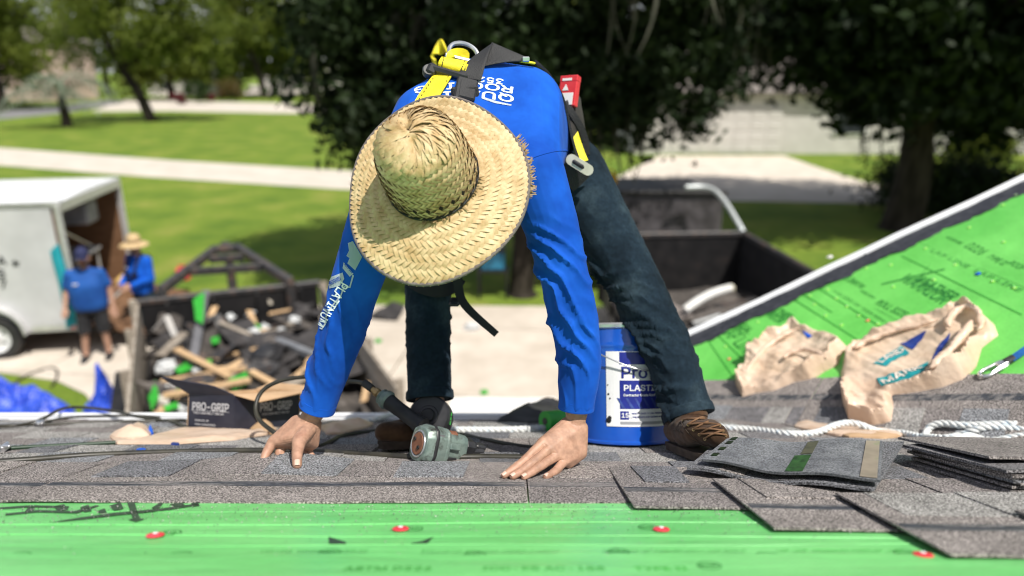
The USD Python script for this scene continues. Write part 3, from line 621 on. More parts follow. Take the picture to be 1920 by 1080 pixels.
def gline(A, B, w, k, mat):
    part(gs[k], 'print', bislab(S(*A, .0062 + .0022 * k), S(*B, .0062 + .0022 * k), S(B[0] + w, B[1] - w, .0062 + .0022 * k), S(A[0] + w, A[1] - w, .0062 + .0022 * k), 1, 1, .0003, nrm=GN), mat)
gtext('WEATHER', (1712, 524), (1782, 562), ink, 1, hk=1.1); gtext('WARRIOR', (1683, 523), (1764, 570), ink, 1, hk=1.1)
gline((1652, 534), (1770, 506), 3, 1, ink); gline((1722, 521), (1742, 496), 3, 1, ink)
gtext('WEATHER', (1433, 573), (1476, 600), ink, 0, hk=1.1); gtext('WARRIOR', (1419, 580), (1460, 607), ink, 0, hk=1.1)
for s_, A, B, k in (('ROLL SIZE', (1640, 568), (1692, 594), 1), ('COVERAGE 1000 SQ FT', (1640, 578), (1690, 605), 1), ('UNDERLAYMENT', (1612, 545), (1638, 560), 1), ('48 IN', (1574, 520), (1596, 531), 1), ('ASTM', (1598, 530), (1614, 540), 1), ('SYNTHETIC', (1365, 605), (1396, 630), 0), ('PREMIUM', (1372, 600), (1400, 622), 0),
                    ('FASTEN HERE', (1772, 445), (1800, 458), 2), ('D226', (1806, 462), (1836, 478), 2), ('TYPE II', (1848, 482), (1880, 497), 2), ('ROOF', (1888, 494), (1914, 506), 2), ('THIS SIDE UP  THIS SIDE UP', (1560, 545), (1672, 613), 0), ('LAP LINE  LAP LINE', (1742, 470), (1912, 547), 1), ('LAP LINE', (1350, 620), (1400, 668), 0)):
    gtext(s_, A, B, ink if len(s_) < 14 else inkm, k, False, 1.2 if len(s_) < 14 else .45)
for A, B, k in (((1486, 560), (1612, 640), 0), ((1345, 628), (1410, 690), 0), ((1328, 640), (1378, 712), 0), ((1690, 480), (1916, 590), 1), ((1530, 538), (1650, 612), 0), ((1500, 548), (1560, 586), 0)):
    gline(A, B, 1.2, k, inkl)
ycap = M('yellow_cap', (0.20, 0.60, 0.05), (0.32, 0.70, 0.07), 60, rough=0.35); obcap = M('orange_cap', (0.75, 0.18, 0.05), None, rough=0.4)
for px, py, k in ((1552, 543, 0), (1568, 560, 0), (1588, 575, 0), (1610, 592, 0), (1646, 608, 0), (1624, 503, 1), (1675, 538, 1), (1751, 525, 1), (1735, 466, 1), (1791, 497, 1), (1861, 528, 1), (1902, 540, 1), (1882, 454, 2), (1817, 427, 2), (1412, 592, 0), (1421, 604, 0), (1341, 630, 0), (1388, 690, 0), (1548, 592, 0), (1527, 571, 0), (1518, 555, 0), (1578, 610, 0), (1670, 497, 1), (1891, 674, 1), (1360, 650, 0), (1880, 385, 2), (1905, 366, 2)):
    capnail(S(px, py, .004 + .0022 * k), GN, 0.0078, ycap, hs)
for px, py in ((1627, 601), (1367, 673)): capnail(S(px, py, .005), GN, 0.008, obcap, hs)
# valley: a course of shingles laid lengthwise along it
P1, P2 = S(1330, 716), S(1920, 705); VE = unit(P2 - P1); VD = unit(np.cross(VE, GN)); VD = VD if VD @ GU < 0 else -VD
def VPt(x, s, h=0): return P1 + VE * x + VD * s + GN * h
for x0 in (-.5, .503, 1.506):
    shingle(hs, x0, x0 + 1.0, 0.0, VPt, GN, a=.011, b=.006, top=True, sd=70 + int(x0 * 10))
    shingle(hs, x0 - .3, x0 + .7, 0.12, VPt, GN, a=.005, b=.004, sd=80 + int(x0 * 10))
# rake edge: black membrane over the deck edge, white metal, white board
mb = []
part(hs, 'edge_membrane', slab(lambda u, v: (GP(-.02 + 3.1 * u, edge_b - .03 + (RB - .028 - edge_b + .03) * v + (.010 * math.sin(u * 60) + .006 * math.sin(u * 143) + .006 * math.sin(u * 310) if v == 0 else 0), .0115 + .003 * math.sin(u * 90) * math.sin(v * 9 + u * 40)), GN), 120, 4, .003), memb, smooth=True)
for a0, a1 in ((-.03, 1.05), (1.04, 2.15), (2.14, 3.18)):
    part(hs, 'drip_edge', bislab(GP(a0, RB - .03, .016 + .001 * a0), GP(a1, RB - .03, .016 + .001 * a0), GP(a1, RB + .022, .017 + .001 * a0), GP(a0, RB + .022, .017 + .001 * a0), 6, 1, .006, nrm=GN, bend=lambda u, v: .003 * math.sin(u * 9)), whitem)
part(hs, 'fascia', bislab(GP(-.03, RB + .002, -.14), GP(3.18, RB + .002, -.14), GP(3.18, RB + .002, .008), GP(-.03, RB + .002, .008), 2, 1, .02, nrm=(0, 1, 0)), trimw)
part(hs, 'fascia', bislab(GP(-.004, -.22, -.15), GP(-.004, RB, -.15), GP(-.004, RB, -.004), GP(-.004, -.22, -.004), 2, 1, .02, nrm=(-1, 0, 0)), trimw)

# loose granules on the underlayment below the shingle edge
q = np.random.default_rng(5); n = 2600; gx, gs_ = q.uniform(-1.1, .9, n), 1.315 - np.abs(q.normal(0, .10, n)) - .02; gx = np.where(gs_ < 1.0, gx * .8, gx); o = np.array([RQ(a, b, .0066) for a, b in zip(gx, gs_)]); d = q.normal(size=(n, 4, 3)) * .0009
v = (o[:, None] + d).reshape(-1, 3); i = np.arange(n)[:, None] * 4; single('granules', (v, np.vstack([i + [0, 1, 2], i + [0, 2, 3], i + [0, 3, 1], i + [1, 3, 2]])), SH[3], 'loose shingle granules strewn on the green underlayment', 'granules', kind='stuff')
# ============================================================= THE ROOFER
skin_m = M('skin', (0.31, 0.165, 0.108), (0.42, 0.245, 0.170), 26, rough=0.5, spec=0.4, bump=0.35, bscale=160, bdist=0.003, detail=5, c3=(0.35, 0.185, 0.125), lo=.25, hi=.75, speck=(38, .3, .62, .72, 1.06))
nail_m = M('fingernail', (0.62, 0.42, 0.34), None, rough=0.3)
shirt_m = M('blue_shirt', (0.002, 0.055, 0.35), (0.008, 0.112, 0.60), 5, detail=6, rough=0.8, spec=0.15, sheen=0.03, bump=0.15, bscale=420, bdist=0.001)
jean_m = M('jeans', (0.004, 0.009, 0.015), (0.011, 0.022, 0.034), 7, detail=7, rough=0.92, spec=0.12, sheen=0.03, c3=(0.034, 0.055, 0.070), speck=(90, .3, .7, .75, 1.2), lo=.3, hi=.72, bump=0.3, bscale=380, bdist=0.0015)
boot_m = M('brown_suede', (0.026, 0.013, 0.007), (0.085, 0.044, 0.022), 18, rough=0.9, spec=0.2, sheen=0.1, bump=0.5, bscale=60, bdist=0.004)
sole_m = M('boot_sole', (0.03, 0.02, 0.014), (0.06, 0.042, 0.03), 30, rough=0.85)
lace_m = M('boot_lace', (0.13, 0.065, 0.03), (0.20, 0.11, 0.06), 60, rough=0.85)
blackweb = M('black_webbing', (0.010, 0.010, 0.012), (0.03, 0.03, 0.033), 3, rough=0.65, bump=0.8, bscale=300, bdist=0.002, stretch=(1, 1, 1))
yellow = M('yellow_webbing', (0.72, 0.58, 0.012), (0.82, 0.70, 0.03), 20, rough=0.6, bump=0.6, bscale=420, bdist=0.002)
stitch = M('dark_stitch', (0.05, 0.045, 0.01), None, rough=0.8)
steel = M('steel', (0.62, 0.63, 0.65), (0.75, 0.76, 0.78), 14, rough=0.28, metallic=0.9)
plastic_b = M('black_plastic', (0.014, 0.014, 0.016), (0.03, 0.03, 0.033), 30, rough=0.4, spec=0.5)
print_w = M('white_print', (0.72, 0.78, 0.84), None, rough=0.6)

me = thing('person', 'straw hatted roofer in blue shirt and jeans bending over with both palms on shingles', 'person', RP(.15, 1.8))
# joints
armR = [W(1000, 325, 1.59), W(1032, 420, 1.58), W(1058, 520, 1.575), W(1076, 600, 1.58), W(1087, 680, 1.59), W(1081, 757, 1.598)]
radR = [.074, .064, .058, .0575, .051, .0405]
armL = [W(732, 335, 1.59), W(700, 430, 1.58), W(671, 520, 1.58), W(643, 620, 1.61), W(618, 690, 1.63), W(597, 757, 1.648)]
radL = [.072, .064, .059, .0535, .049, .0425]
legR = [W(1068, 325, 2.03), W(1141, 450, 1.99), W(1193, 540, 1.94), W(1256, 668, 1.87), W(1290, 772, 1.81)]
rlR = [.108, .090, .077, .069, .063]
legL = [W(925, 335, 2.05), W(850, 440, 2.02), W(803, 540, 1.98), W(803, 640, 1.93), W(806, 740, 1.885)]
rlL = [.108, .090, .067, .063, .060]
HC = W(812, 334, 1.42); HA = unit(math.cos(math.radians(32)) * unit(EYE - HC) + math.sin(math.radians(32)) * UP - 0.21 * RI)
HX = unit(RI - HA * (RI @ HA)); HY = np.cross(HA, HX)            # HX image right, HY towards his back (image up)

# ---- body: one continuous skin surface
def hand(sp):
    ms = [blob(*sp['palm'], 18)]
    for f in sp['fingers']: ms.append(limb([RAT(*a[:3]) for a in f], [a[3] for a in f], 18))
    return union(ms)
def pal(L): return [RAT(*a[:3]) for a in L], [a[3] for a in L]
spR = dict(palm=pal([(1066, 800, 1.617, .0235), (1084, 804, 1.617, .0235), (1086, 848, 1.602, .019), (1066, 868, 1.587, .013), (1018, 830, 1.562, .0125), (1031, 841, 1.557, .013), (1045, 853, 1.560, .0125), (1058, 864, 1.567, .0115), (1046, 826, 1.612, .016)]),
           fingers=[[(1018, 830, 1.562, .0122), (981, 866, 1.524, .0096), (962, 880, 1.509, .0088), (946, 891, 1.499, .0076)], [(1031, 841, 1.557, .0124), (996, 869, 1.519, .0098), (977, 884, 1.502, .0088), (962, 893, 1.490, .0078)],
                    [(1045, 853, 1.560, .012), (1014, 874, 1.524, .0096), (998, 885, 1.507, .0086), (983, 894, 1.494, .0076)], [(1058, 864, 1.567, .011), (1045, 880, 1.542, .009), (1035, 888, 1.522, .0082), (1024, 894, 1.507, .0074)],
                    [(1052, 828, 1.617, .017), (1012, 852, 1.612, .013), (990, 864, 1.597, .011), (970, 872, 1.577, .009)], [(1076, 762, 1.617, .0235), (1086, 762, 1.617, .0235), (1076, 800, 1.617, .0245)]])
spL = dict(palm=pal([(558, 796, 1.675, .0235), (586, 796, 1.675, .0215), (587, 832, 1.685, .014), (512, 828, 1.650, .0125), (532, 828, 1.670, .013), (556, 836, 1.690, .012), (574, 840, 1.695, .011), (566, 818, 1.635, .017)]),
           fingers=[[(578, 806, 1.650, .018), (561, 826, 1.610, .0165), (557, 850, 1.575, .0122), (557, 871, 1.553, .0105)], [(512, 828, 1.650, .0125), (500, 848, 1.640, .0105), (493, 865, 1.625, .0078)], [(532, 828, 1.670, .0125), (524, 850, 1.655, .0105), (532, 866, 1.640, .009)],
                    [(556, 836, 1.690, .012), (568, 853, 1.675, .0102), (560, 866, 1.650, .0088)], [(574, 840, 1.695, .011), (584, 857, 1.690, .0092), (597, 867, 1.680, .0076)], [(590, 760, 1.665, .025), (599, 760, 1.665, .024), (574, 796, 1.675, .0245)]])
hR, hL = hand(spR).refine_to_length(.0042), hand(spL).refine_to_length(.0042)
hd = HC - HA * .005
HF = -HY                                           # the way the face looks
head = union([blob([hd + HA * .035, hd + HF * .02, hd - HY * -.02], [.083, .08, .08]), blob([hd + HF * .03, hd - HA * .095 + HF * .05, hd - HA * .06 + HX * .03, hd - HA * .06 - HX * .03], [.07, .035, .05, .05]),
              limb([hd - HA * .03 + HF * .088, hd - HA * .055 + HF * .105], [.012, .016], 12), limb([hd - HX * .078 - HA * .02, hd - HX * .083 - HA * .055], [.014, .011], 12), limb([hd + HX * .078 - HA * .02, hd + HX * .083 - HA * .055], [.014, .011], 12),
              limb([hd - HA * .1 + HF * .074 - HX * .02, hd - HA * .1 + HF * .08, hd - HA * .1 + HF * .074 + HX * .02], [.008, .010, .008], 12)])
core = [limb([W(868, 310, 1.62), hd - HA * .06 - HF * .02], [.06, .056]), blob([W(735, 335, 1.60), W(868, 310, 1.63), W(1000, 330, 1.60), W(890, 195, 1.75)], [.045, .06, .045, .07]), blob([W(890, 195, 1.75), W(985, 205, 1.75), W(960, 290, 1.95), W(1010, 280, 1.97)], [.07, .07, .08, .08]),
        limb(armR[:5] + [RAT(1079, 775, 1.616)], [.05, .042, .038, .034, .030, .024]), limb(armL[:5] + [RAT(589, 775, 1.668)], [.05, .042, .038, .034, .030, .024]),
        blob([W(960, 285, 1.97), W(930, 310, 2.06), W(1055, 310, 2.05)], [.08, .085, .085]), limb(legR, [.085, .07, .055, .05, .042]), limb(legL, [.085, .07, .05, .048, .042])]
body = union([hR, hL, head] + core)
bv, bf = arr(body); bt = trimesh.Trimesh(bv, bf, process=True); trimesh.smoothing.filter_taubin(bt, 0.5, 0.52, 14)
V = np.array(bt.vertices); N_ = np.array(bt.vertex_normals)
knk = np.zeros(len(V))
for sp in (spR, spL):
    for f in sp['fingers'][:5]:
        for q in f[1:-1]:
            d = np.linalg.norm(V - RAT(*q[:3]), axis=1); knk += .0011 * np.exp(-(d / .0105) ** 2) * (1 + np.sin(d * 3000))
    for q in sp['fingers']:
        d = np.linalg.norm(V - RAT(*q[0][:3]), axis=1); knk += .0022 * np.exp(-(d / .012) ** 2)
bt.vertices = V + N_ * (knk + .0016 * fbm(V, 55, 3, 2))[:, None]
skin = part(me, 'body', bt, skin_m, smooth=True)
for sp in (spR, spL):
    for k, f in enumerate(sp['fingers'][:5]):
        a, b = RAT(*f[-2][:3]), RAT(*f[-1][:3]); d = unit(b - a); up_ = unit(RN * .8 + unit(EYE - b) * .6); up_ = unit(up_ - d * (up_ @ d)); sd_ = np.cross(d, up_); rr = f[-1][3]
        def g(u, v): 
            y = (v - .5) * 1.25; return b - d * rr * .55 + d * rr * 1.35 * u + sd_ * rr * .92 * math.sin(y) + up_ * rr * (1.10 * math.cos(y * .95) - .12 * u), up_
        part(skin, 'fingernail', slab(g, 4, 5, .0012), nail_m, smooth=True)

# ---- shirt
sl1 = [(735, 335, 1.59, .066), (868, 305, 1.62, .086), (1000, 330, 1.59, .070)]
sl2 = [(802, 226, 1.68, .086), (888, 186, 1.745, .100), (986, 196, 1.735, .094), (870, 330, 1.76, .11), (975, 320, 1.76, .10)]
sl3 = [(940, 275, 1.96, .112), (1002, 268, 1.97, .108)]
wp = lambda L: ([W(*a[:3]) for a in L], [a[3] for a in L])
tor = union([blob(*wp(sl1 + sl2[:3])), blob(*wp(sl1 + sl2[3:])), blob(*wp(sl2 + sl3)), blob(*wp(sl2))])
aR = cut(limb(armR[:-1] + [armR[-1] + unit(armR[-1] - armR[-2]) * .03], radR[:-1] + [.0395], 28), armR[-1] + unit(armR[-1] - armR[-2]) * .012, armR[-2] - armR[-1])
aL = cut(limb(armL[:-1] + [armL[-1] + unit(armL[-1] - armL[-2]) * .03], radL[:-1] + [.0415], 28), armL[-1] + unit(armL[-1] - armL[-2]) * .010, armL[-2] - armL[-1])
sh = soften(union([tor, aR, aL]), .0075, 26)
for args in ((armR, .0068, .075, 3.2, 3, .10, .60), (armL, .0042, .085, 2.6, 9, .14, .60), (armR, .0017, .030, 3.4, 5, .22, .57), (armL, .0015, .034, 3.0, 15, .25, .57)):
    sh = folds(sh, args[0], args[1], args[2], args[3], args[4], args[5], args[6], .07, .13)
V = np.array(sh.vertices); N_ = np.array(sh.vertex_normals)
dA = np.minimum(along(V, armR)[1], along(V, armL)[1])
sh.vertices = V + N_ * (.006 * fbm(V * np.array([1, .5, 1]), 9, 3, 7) * np.clip((dA - .07) / .05, 0.2, 1) + .0012 * fbm(V, 40, 3, 9))[:, None]
shirt = part(me, 'shirt', sh, shirt_m, smooth=True)
for a, rr in ((armR, .0402), (armL, .0420)):         # sewn hems
    d = unit(a[-1] - a[-2]); o = a[-1] + d * .010
    part(shirt, 'cuff', lathe([(rr - .0015, .004), (rr + .001, .004), (rr + .0022, .001), (rr + .0015, -.012), (rr + .002, -.0165), (rr - .002, -.018), (rr - .003, 0)], 44, o, d), shirt_m, smooth=60)
SV, SF = np.array(sh.vertices), np.array(sh.faces); SNv = np.array(trimesh.Trimesh(SV, SF, process=False).vertex_normals)
TA, TB, TC = SV[SF[:, 0]], SV[SF[:, 1]], SV[SF[:, 2]]
_rel = SV - EYE; _dz = _rel @ FW; _PX = np.c_[960 + F * (_rel @ RI) / _dz, 540 - F * (_rel @ UP) / _dz]; _lo, _hi = _PX[SF].min(1), _PX[SF].max(1)
_bins = {}
for _i in range(len(SF)):
    for _x in range(int(_lo[_i, 0] // 16), int(_hi[_i, 0] // 16) + 1):
        for _y in range(int(_lo[_i, 1] // 16), int(_hi[_i, 1] // 16) + 1): _bins.setdefault((_x, _y), []).append(_i)
def cast(px, py):
    k = _bins.get((int(px // 16), int(py // 16)))
    if not k: return None, None
    k = np.array(k); d = ray(px, py); A = TA[k]; e1, e2 = TB[k] - A, TC[k] - A; h = np.cross(d, e2); a = (e1 * h).sum(1); a = np.where(abs(a) < 1e-14, 1e-14, a)
    s = EYE - A; u = (s * h).sum(1) / a; q = np.cross(s, e1); v = (q @ d) / a; t = (e2 * q).sum(1) / a; ok = (u >= -1e-6) & (v >= -1e-6) & (u + v <= 1 + 1e-6) & (t > 0)
    if not ok.any(): return None, None
    i = np.where(ok)[0][np.argmin(t[ok])]; j = k[i]; n = SNv[SF[j, 0]] * (1 - u[i] - v[i]) + SNv[SF[j, 1]] * u[i] + SNv[SF[j, 2]] * v[i]
    return EYE + d * t[i], unit(n)
def decal(m2, off, mat, parent, name='print', mxl=7.0):
    """m2: flat mesh in pixels; lays it on the shirt"""
    v, f = np.array(m2.vertices)[:, :2], np.array(m2.faces)
    v3, f = trimesh.remesh.subdivide_to_size(np.c_[v, np.zeros(len(v))], f, mxl)
    u, inv = np.unique(np.round(v3, 3), axis=0, return_inverse=True); f = inv[f]
    P, ok = np.zeros((len(u), 3)), np.zeros(len(u), bool)
    for i, (x, y, _) in enumerate(u):
        p, n = cast(x, y)
        if p is not None: P[i] = p + n * off; ok[i] = True
    f = f[ok[f].all(1)]; P0 = P[f]; L = np.max([np.linalg.norm(P0[:, a] - P0[:, b], axis=1) for a, b in ((0, 1), (1, 2), (2, 0))], axis=0); f = f[L < .03]
    c = np.cross(P[f[:, 1]] - P[f[:, 0]], P[f[:, 2]] - P[f[:, 0]]); w = ((EYE - P[f[:, 0]]) * c).sum(1) < 0; f[w] = f[w][:, ::-1]
    if len(f): part(parent, name, (P, f), mat)
def topfaces(m):
    k = np.abs(np.array(m.face_normals)[:, 2]) > .9; z = np.array(m.triangles_center)[:, 2]; k &= z > z.mean(); return trimesh.Trimesh(m.vertices, np.array(m.faces)[k], process=True)
def arc_text(s, x0, y0, hgt, wid, k, xm):
    m = topfaces(text(s, hgt, .01, True)); v = np.array(m.vertices)[:, :2]; v[:, 0] *= wid / v[:, 0].max()
    x = x0 - v[:, 0]; base = y0 + k * ((x - xm) ** 2 - (x0 - xm) ** 2); sl = 2 * k * (x - xm)
    return trimesh.Trimesh(np.c_[x - v[:, 1] * sl * .9, base + v[:, 1], 0 * x], m.faces, process=False)
decal(arc_text('352', 946, 150, 9.5, 50, .0011, 872), .0014, print_w, shirt)
decal(arc_text('ROOFING', 966, 165, 11.5, 190, .0011, 872), .0014, print_w, shirt)
decal(arc_text('QUALITY', 967, 181, 12.5, 195, .0011, 872), .0014, print_w, shirt)
decal(trimesh.creation.extrude_polygon(Polygon([(905, 182), (930, 190), (960, 197), (958, 199), (928, 194), (905, 186)]), .01, engine='earcut'), .0014, print_w, shirt)
def px_text(s, A, B, hgt, mat, off=.0014, flip=1):
    A, B = np.array(A, float), np.array(B, float); d = B - A; L = np.linalg.norm(d); d /= L; up = np.array([d[1], -d[0]]) * flip
    m = topfaces(text(s, hgt, .01, True)); v = np.array(m.vertices)[:, :2]; v[:, 0] *= L / v[:, 0].max(); q = A + v[:, :1] * d + v[:, 1:2] * up
    decal(trimesh.Trimesh(np.c_[q, np.zeros(len(q))], m.faces, process=False), off, mat, shirt)
def px_poly(P, mat, off=.0012, name='print'): decal(trimesh.creation.extrude_polygon(Polygon(P).buffer(0), .01, engine='earcut'), off, mat, shirt, name, 6)
for pts in ([(984, 306), (1000, 296), (1024, 288), (1048, 283), (1064, 283)],):
    q = [cast(*p) for p in pts]; q = [a + n * .0006 for a, n in q if a is not None]
    if len(q) > 2:
        P = spline(q, 40); P2 = []
        for w in P:
            r_ = w - EYE; z_ = r_ @ FW; a, n = cast(960 + F * (r_ @ RI) / z_, 540 - F * (r_ @ UP) / z_)
            if a is not None: P2.append(a + n * .0004)
        if len(P2) > 4: part(shirt, 'seam', tube(P2, .0013, 6), shirt_m, smooth=True)
pale = M('pale_print', (0.55, 0.68, 0.74), None, rough=0.6)
px_text('PLATINUM', (640, 526), (592, 606), 17, print_w)
px_poly([(653, 456), (662, 452), (679, 482), (666, 507), (652, 494), (656, 484), (650, 480), (655, 470)], pale)
px_poly([(645, 492), (663, 513), (656, 519), (643, 503)], print_w); px_text('ROOFING', (646, 496), (660, 513), 5, shirt_m, .0022)
px_poly([(622, 519), (643, 511), (646, 523), (638, 536), (618, 541), (617, 530)], print_w); px_text('PREFERRED', (620, 536), (641, 524), 7, shirt_m, .0022)
px_poly([(661, 515), (664, 516), (657, 540), (647, 538), (640, 556), (624, 575), (615, 590), (612, 608), (605, 618), (595, 615), (595, 613), (604, 615), (609, 606), (612, 589), (622, 573), (638, 554), (645, 536), (655, 538)], print_w)

# ---- jeans
jm = union([blob([W(935, 305, 2.06), W(1050, 300, 2.06), W(990, 285, 1.99)], [.108, .104, .108]), limb(legR[:-1] + [legR[-1] + unit(legR[-1] - legR[-2]) * .04], rlR[:-1] + [.063], 26), limb(legL[:-1] + [legL[-1] + unit(legL[-1] - legL[-2]) * .04], rlL[:-1] + [.060], 26)])
jm = cut(cut(jm, legR[-1], legR[-2] - legR[-1] - .0 * RI), legR[-1] + unit(legR[-1] - legR[-2]) * .0, legR[-2] - legR[-1]) if False else jm
def end_cut(m, leg, rad):
    d = unit(leg[-1] - leg[-2]); o = leg[-1] + d * .012; x, y, z = frame(d)
    c = Manifold.cylinder(.2, rad * 2.2, rad * 2.2, 24); T = np.c_[x, y, z, o]; return m - c.transform(T.tolist())
jm = end_cut(end_cut(jm, legR, .063), legL, .06)
jt = soften(jm, .009, 22)
for args in ((legR, .0095, .09, 2.4, 21, .12, .86), (legR, .0032, .038, 2.6, 22, .3, .86), (legL, .006, .095, 2.2, 25, .15, .86), (legL, .0025, .045, 2.6, 26, .3, .86)):
    jt = folds(jt, args[0], args[1], args[2], args[3], args[4], args[5], args[6], .07, .2)
V = np.array(jt.vertices); jt.vertices = V + np.array(jt.vertex_normals) * (.005 * fbm(V, 16, 3, 31) + .0015 * fbm(V, 60, 2, 32))[:, None]
jeans = part(me, 'jeans', jt, jean_m, smooth=True)
for leg, rr in ((legR, .0645), (legL, .0615)):
    d = unit(leg[-1] - leg[-2]); part(jeans, 'hem', lathe([(rr - .004, .014), (rr + .003, .014), (rr + .005, .008), (rr + .004, -.008), (rr + .001, -.012), (rr - .006, -.010)], 36, leg[-1], d), jean_m, smooth=60)

# ---- boots
brass_ = M('eyelet_brass', (.3, .2, .09), (.42, .3, .15), 60, rough=.4, metallic=.7)
def boot(heel, ball, toe, ank, top, sgn):
    fw_ = unit(toe - heel); fw_ -= RN * (fw_ @ RN); fw_ = unit(fw_); sd = np.cross(RN, fw_)
    up = union([blob([heel + RN * .05, heel + RN * .055 + fw_ * .06, ank], [.038, .040, .042]), blob([ank, top], [.040, .038]), blob([heel + RN * .05 + fw_ * .06, ball + RN * .04 + sd * .018, ball + RN * .04 - sd * .018, ank - RN * .02 + fw_ * .02], [.040, .030, .030, .034]), blob([ball + RN * .04 + sd * .018, ball + RN * .04 - sd * .018, toe + RN * .036], [.030, .030, .028])])
    t = soften(up, .008, 12); V = np.array(t.vertices); t.vertices = V + np.array(t.vertex_normals) * (.007 * fbm(V, 30, 4, 4))[:, None]
    b = part(me, 'boot', t, boot_m, smooth=True)
    out = [(-.045, .0), (-.03, .036), (.03, .040), (.10, .038), (.16, .046), (.21, .044), (.255, .028), (.27, 0)]; L = np.linalg.norm((toe - heel) - RN * ((toe - heel) @ RN)); k = (L + .03) / .27
    P = [(a * k, w) for a, w in out] + [(a * k, -w) for a, w in out[-2:0:-1]]; pts = np.array([heel + fw_ * a + sd * w for a, w in P]); pts = pts - RN * ((pts - RO) @ RN)[:, None]
    so = []
    for h0, h1, gr_ in ((.012, .024, 1.0), (.024, .032, 1.04)):
        hull = trimesh.convex.convex_hull(np.vstack([(pts - pts.mean(0)) * gr_ * np.float64(.86) + pts.mean(0) + RN * h0, (pts - pts.mean(0)) * gr_ * np.float64(.86) + pts.mean(0) + RN * h1])); so.append(hull)
    part(b, 'sole', cat(so), sole_m)
    # laces crossing the tongue
    bV, bF = np.array(t.vertices), np.array(t.faces); bN = np.array(t.vertex_normals)
    def bcast(px, py, o=.0026):
        d = ray(px, py); A, B, C_ = bV[bF[:, 0]], bV[bF[:, 1]], bV[bF[:, 2]]; e1, e2 = B - A, C_ - A; h = np.cross(d, e2); a = (e1 * h).sum(1); a = np.where(abs(a) < 1e-14, 1e-14, a)
        q_ = EYE - A; u = (q_ * h).sum(1) / a; q = np.cross(q_, e1); v = (q @ d) / a; tt = (e2 * q).sum(1) / a; ok = (u >= 0) & (v >= 0) & (u + v <= 1) & (tt > 0)
        if not ok.any(): return None
        k = np.where(ok)[0][np.argmin(tt[ok])]; return EYE + d * tt[k] + bN[bF[k, 0]] * o
    def btube(pts, r, nm, mt, o=.0026, n=14):
        q = [bcast(*p, o) for p in pts]; q = [x for x in q if x is not None]
        if len(q) > 1: part(b, nm, tube(spline(q, n), r, 6), mt, smooth=True)
    if sgn > 0:
        LL, RR_ = [(1282, 789), (1291, 797), (1301, 806), (1312, 815), (1322, 823)], [(1331, 779), (1341, 788), (1349, 798), (1355, 808), (1360, 816)]
        for k in range(4):
            for a_, b_ in ((LL[k], RR_[k + 1]), (RR_[k], LL[k + 1])): btube([a_, ((a_[0] * 2 + b_[0]) / 3, (a_[1] * 2 + b_[1]) / 3 - 2), ((a_[0] + b_[0] * 2) / 3, (a_[1] + b_[1] * 2) / 3 - 2), b_], .0024, 'lace', lace_m)
        for p in LL + RR_:
            q = bcast(*p, .001)
            if q is not None: part(b, 'eyelet', lathe([(.0038, 0), (.0038, .002), (.0018, .002), (.0018, 0)], 10, q, unit(EYE - q)), brass_)
        btube([(1262, 806), (1280, 812), (1300, 826), (1318, 836), (1340, 838)], .0012, 'seam', sole_m, .0004); btube([(1264, 826), (1285, 832), (1300, 842)], .0012, 'seam', sole_m, .0004); btube([(1276, 790), (1286, 806), (1300, 820), (1330, 834)], .0012, 'seam', sole_m, .0004)
    part(b, 'collar', lathe([(.034, -.022), (.043, -.02), (.045, -.012), (.042, -.004), (.034, -.006)], 28, top, unit(top - ank)), boot_m, smooth=60)
    return b
boot(RAT(1272, 842, 1.835), RAT(1318, 840, 1.69), RAT(1345, 846, 1.62), RAT(1297, 792, 1.80), RAT(1293, 772, 1.81), 1)
boot(RAT(806, 842, 1.91), RAT(752, 838, 1.875), RAT(722, 836, 1.86), RAT(805, 785, 1.90), RAT(806, 752, 1.91), -1)

# ---- straw hat: woven strips over a shell
straw = M('straw', (0.56, 0.35, 0.17), (0.80, 0.58, 0.35), 38, rough=0.55, spec=0.35, island=0.26, hue=0.010, bump=0.3, bscale=120, bdist=0.003, stretch=(1, 1, 1))
strawd = M('straw_shell', (0.17, 0.105, 0.045), (0.27, 0.18, 0.085), 30, rough=0.9)
bind_m = M('hat_binding', (0.10, 0.08, 0.075), (0.17, 0.145, 0.135), 90, rough=0.8, bump=0.6, bscale=200, bdist=0.002)
hat = part(me, 'straw_hat', lathe([(.088, -.01), (.092, -.01), (.092, .03), (.088, .03)], 40, HC, HA, HX), strawd)
RBX, RBY = .095, .103
def brim(rho, th):                                  # rho 0 at the crown, 1 at the edge
    c, s = math.cos(th), math.sin(th); r0 = math.hypot(RBX * c, RBY * s); R1 = .193 + .022 * s * s + (.006 if s < 0 else -.004) * abs(s) + .004 * math.sin(3 * th + 1)
    r_ = r0 + (R1 - r0) * rho; z = -.010 * rho - (.032 if s < 0 else -.014) * s * s * rho ** 1.6 - .028 * c * c * rho ** 1.8 + .004 * math.sin(5 * th + .6) * rho ** 2
    return HC + HX * r_ * c + HY * r_ * s + HA * z
CP = [(0, 1.0, 0), (.18, .985, .024), (.36, .955, .052), (.54, .925, .082), (.68, .87, .103), (.78, .79, .119), (.86, .64, .134), (.92, .44, .143), (.97, .2, .147), (1, 0.0, .144)]
def crown(t, th):
    t = min(max(t, 0), 1); a = np.array(CP); k = float(np.interp(t, a[:, 0], a[:, 1])); z = float(np.interp(t, a[:, 0], a[:, 2])); c, s = math.cos(th), math.sin(th)
    k *= 1 + .03 * math.sin(2 * th + .5) * t; z -= .030 * math.exp(-((math.sin(th - 1.9)) / .35) ** 2) * max(0, t - .6) * (1 - (1 - t)) 
    return HC + HX * (RBX * k * c - .012 * t) + HY * (RBY * k * s + .004 * t) + HA * (z - .002)
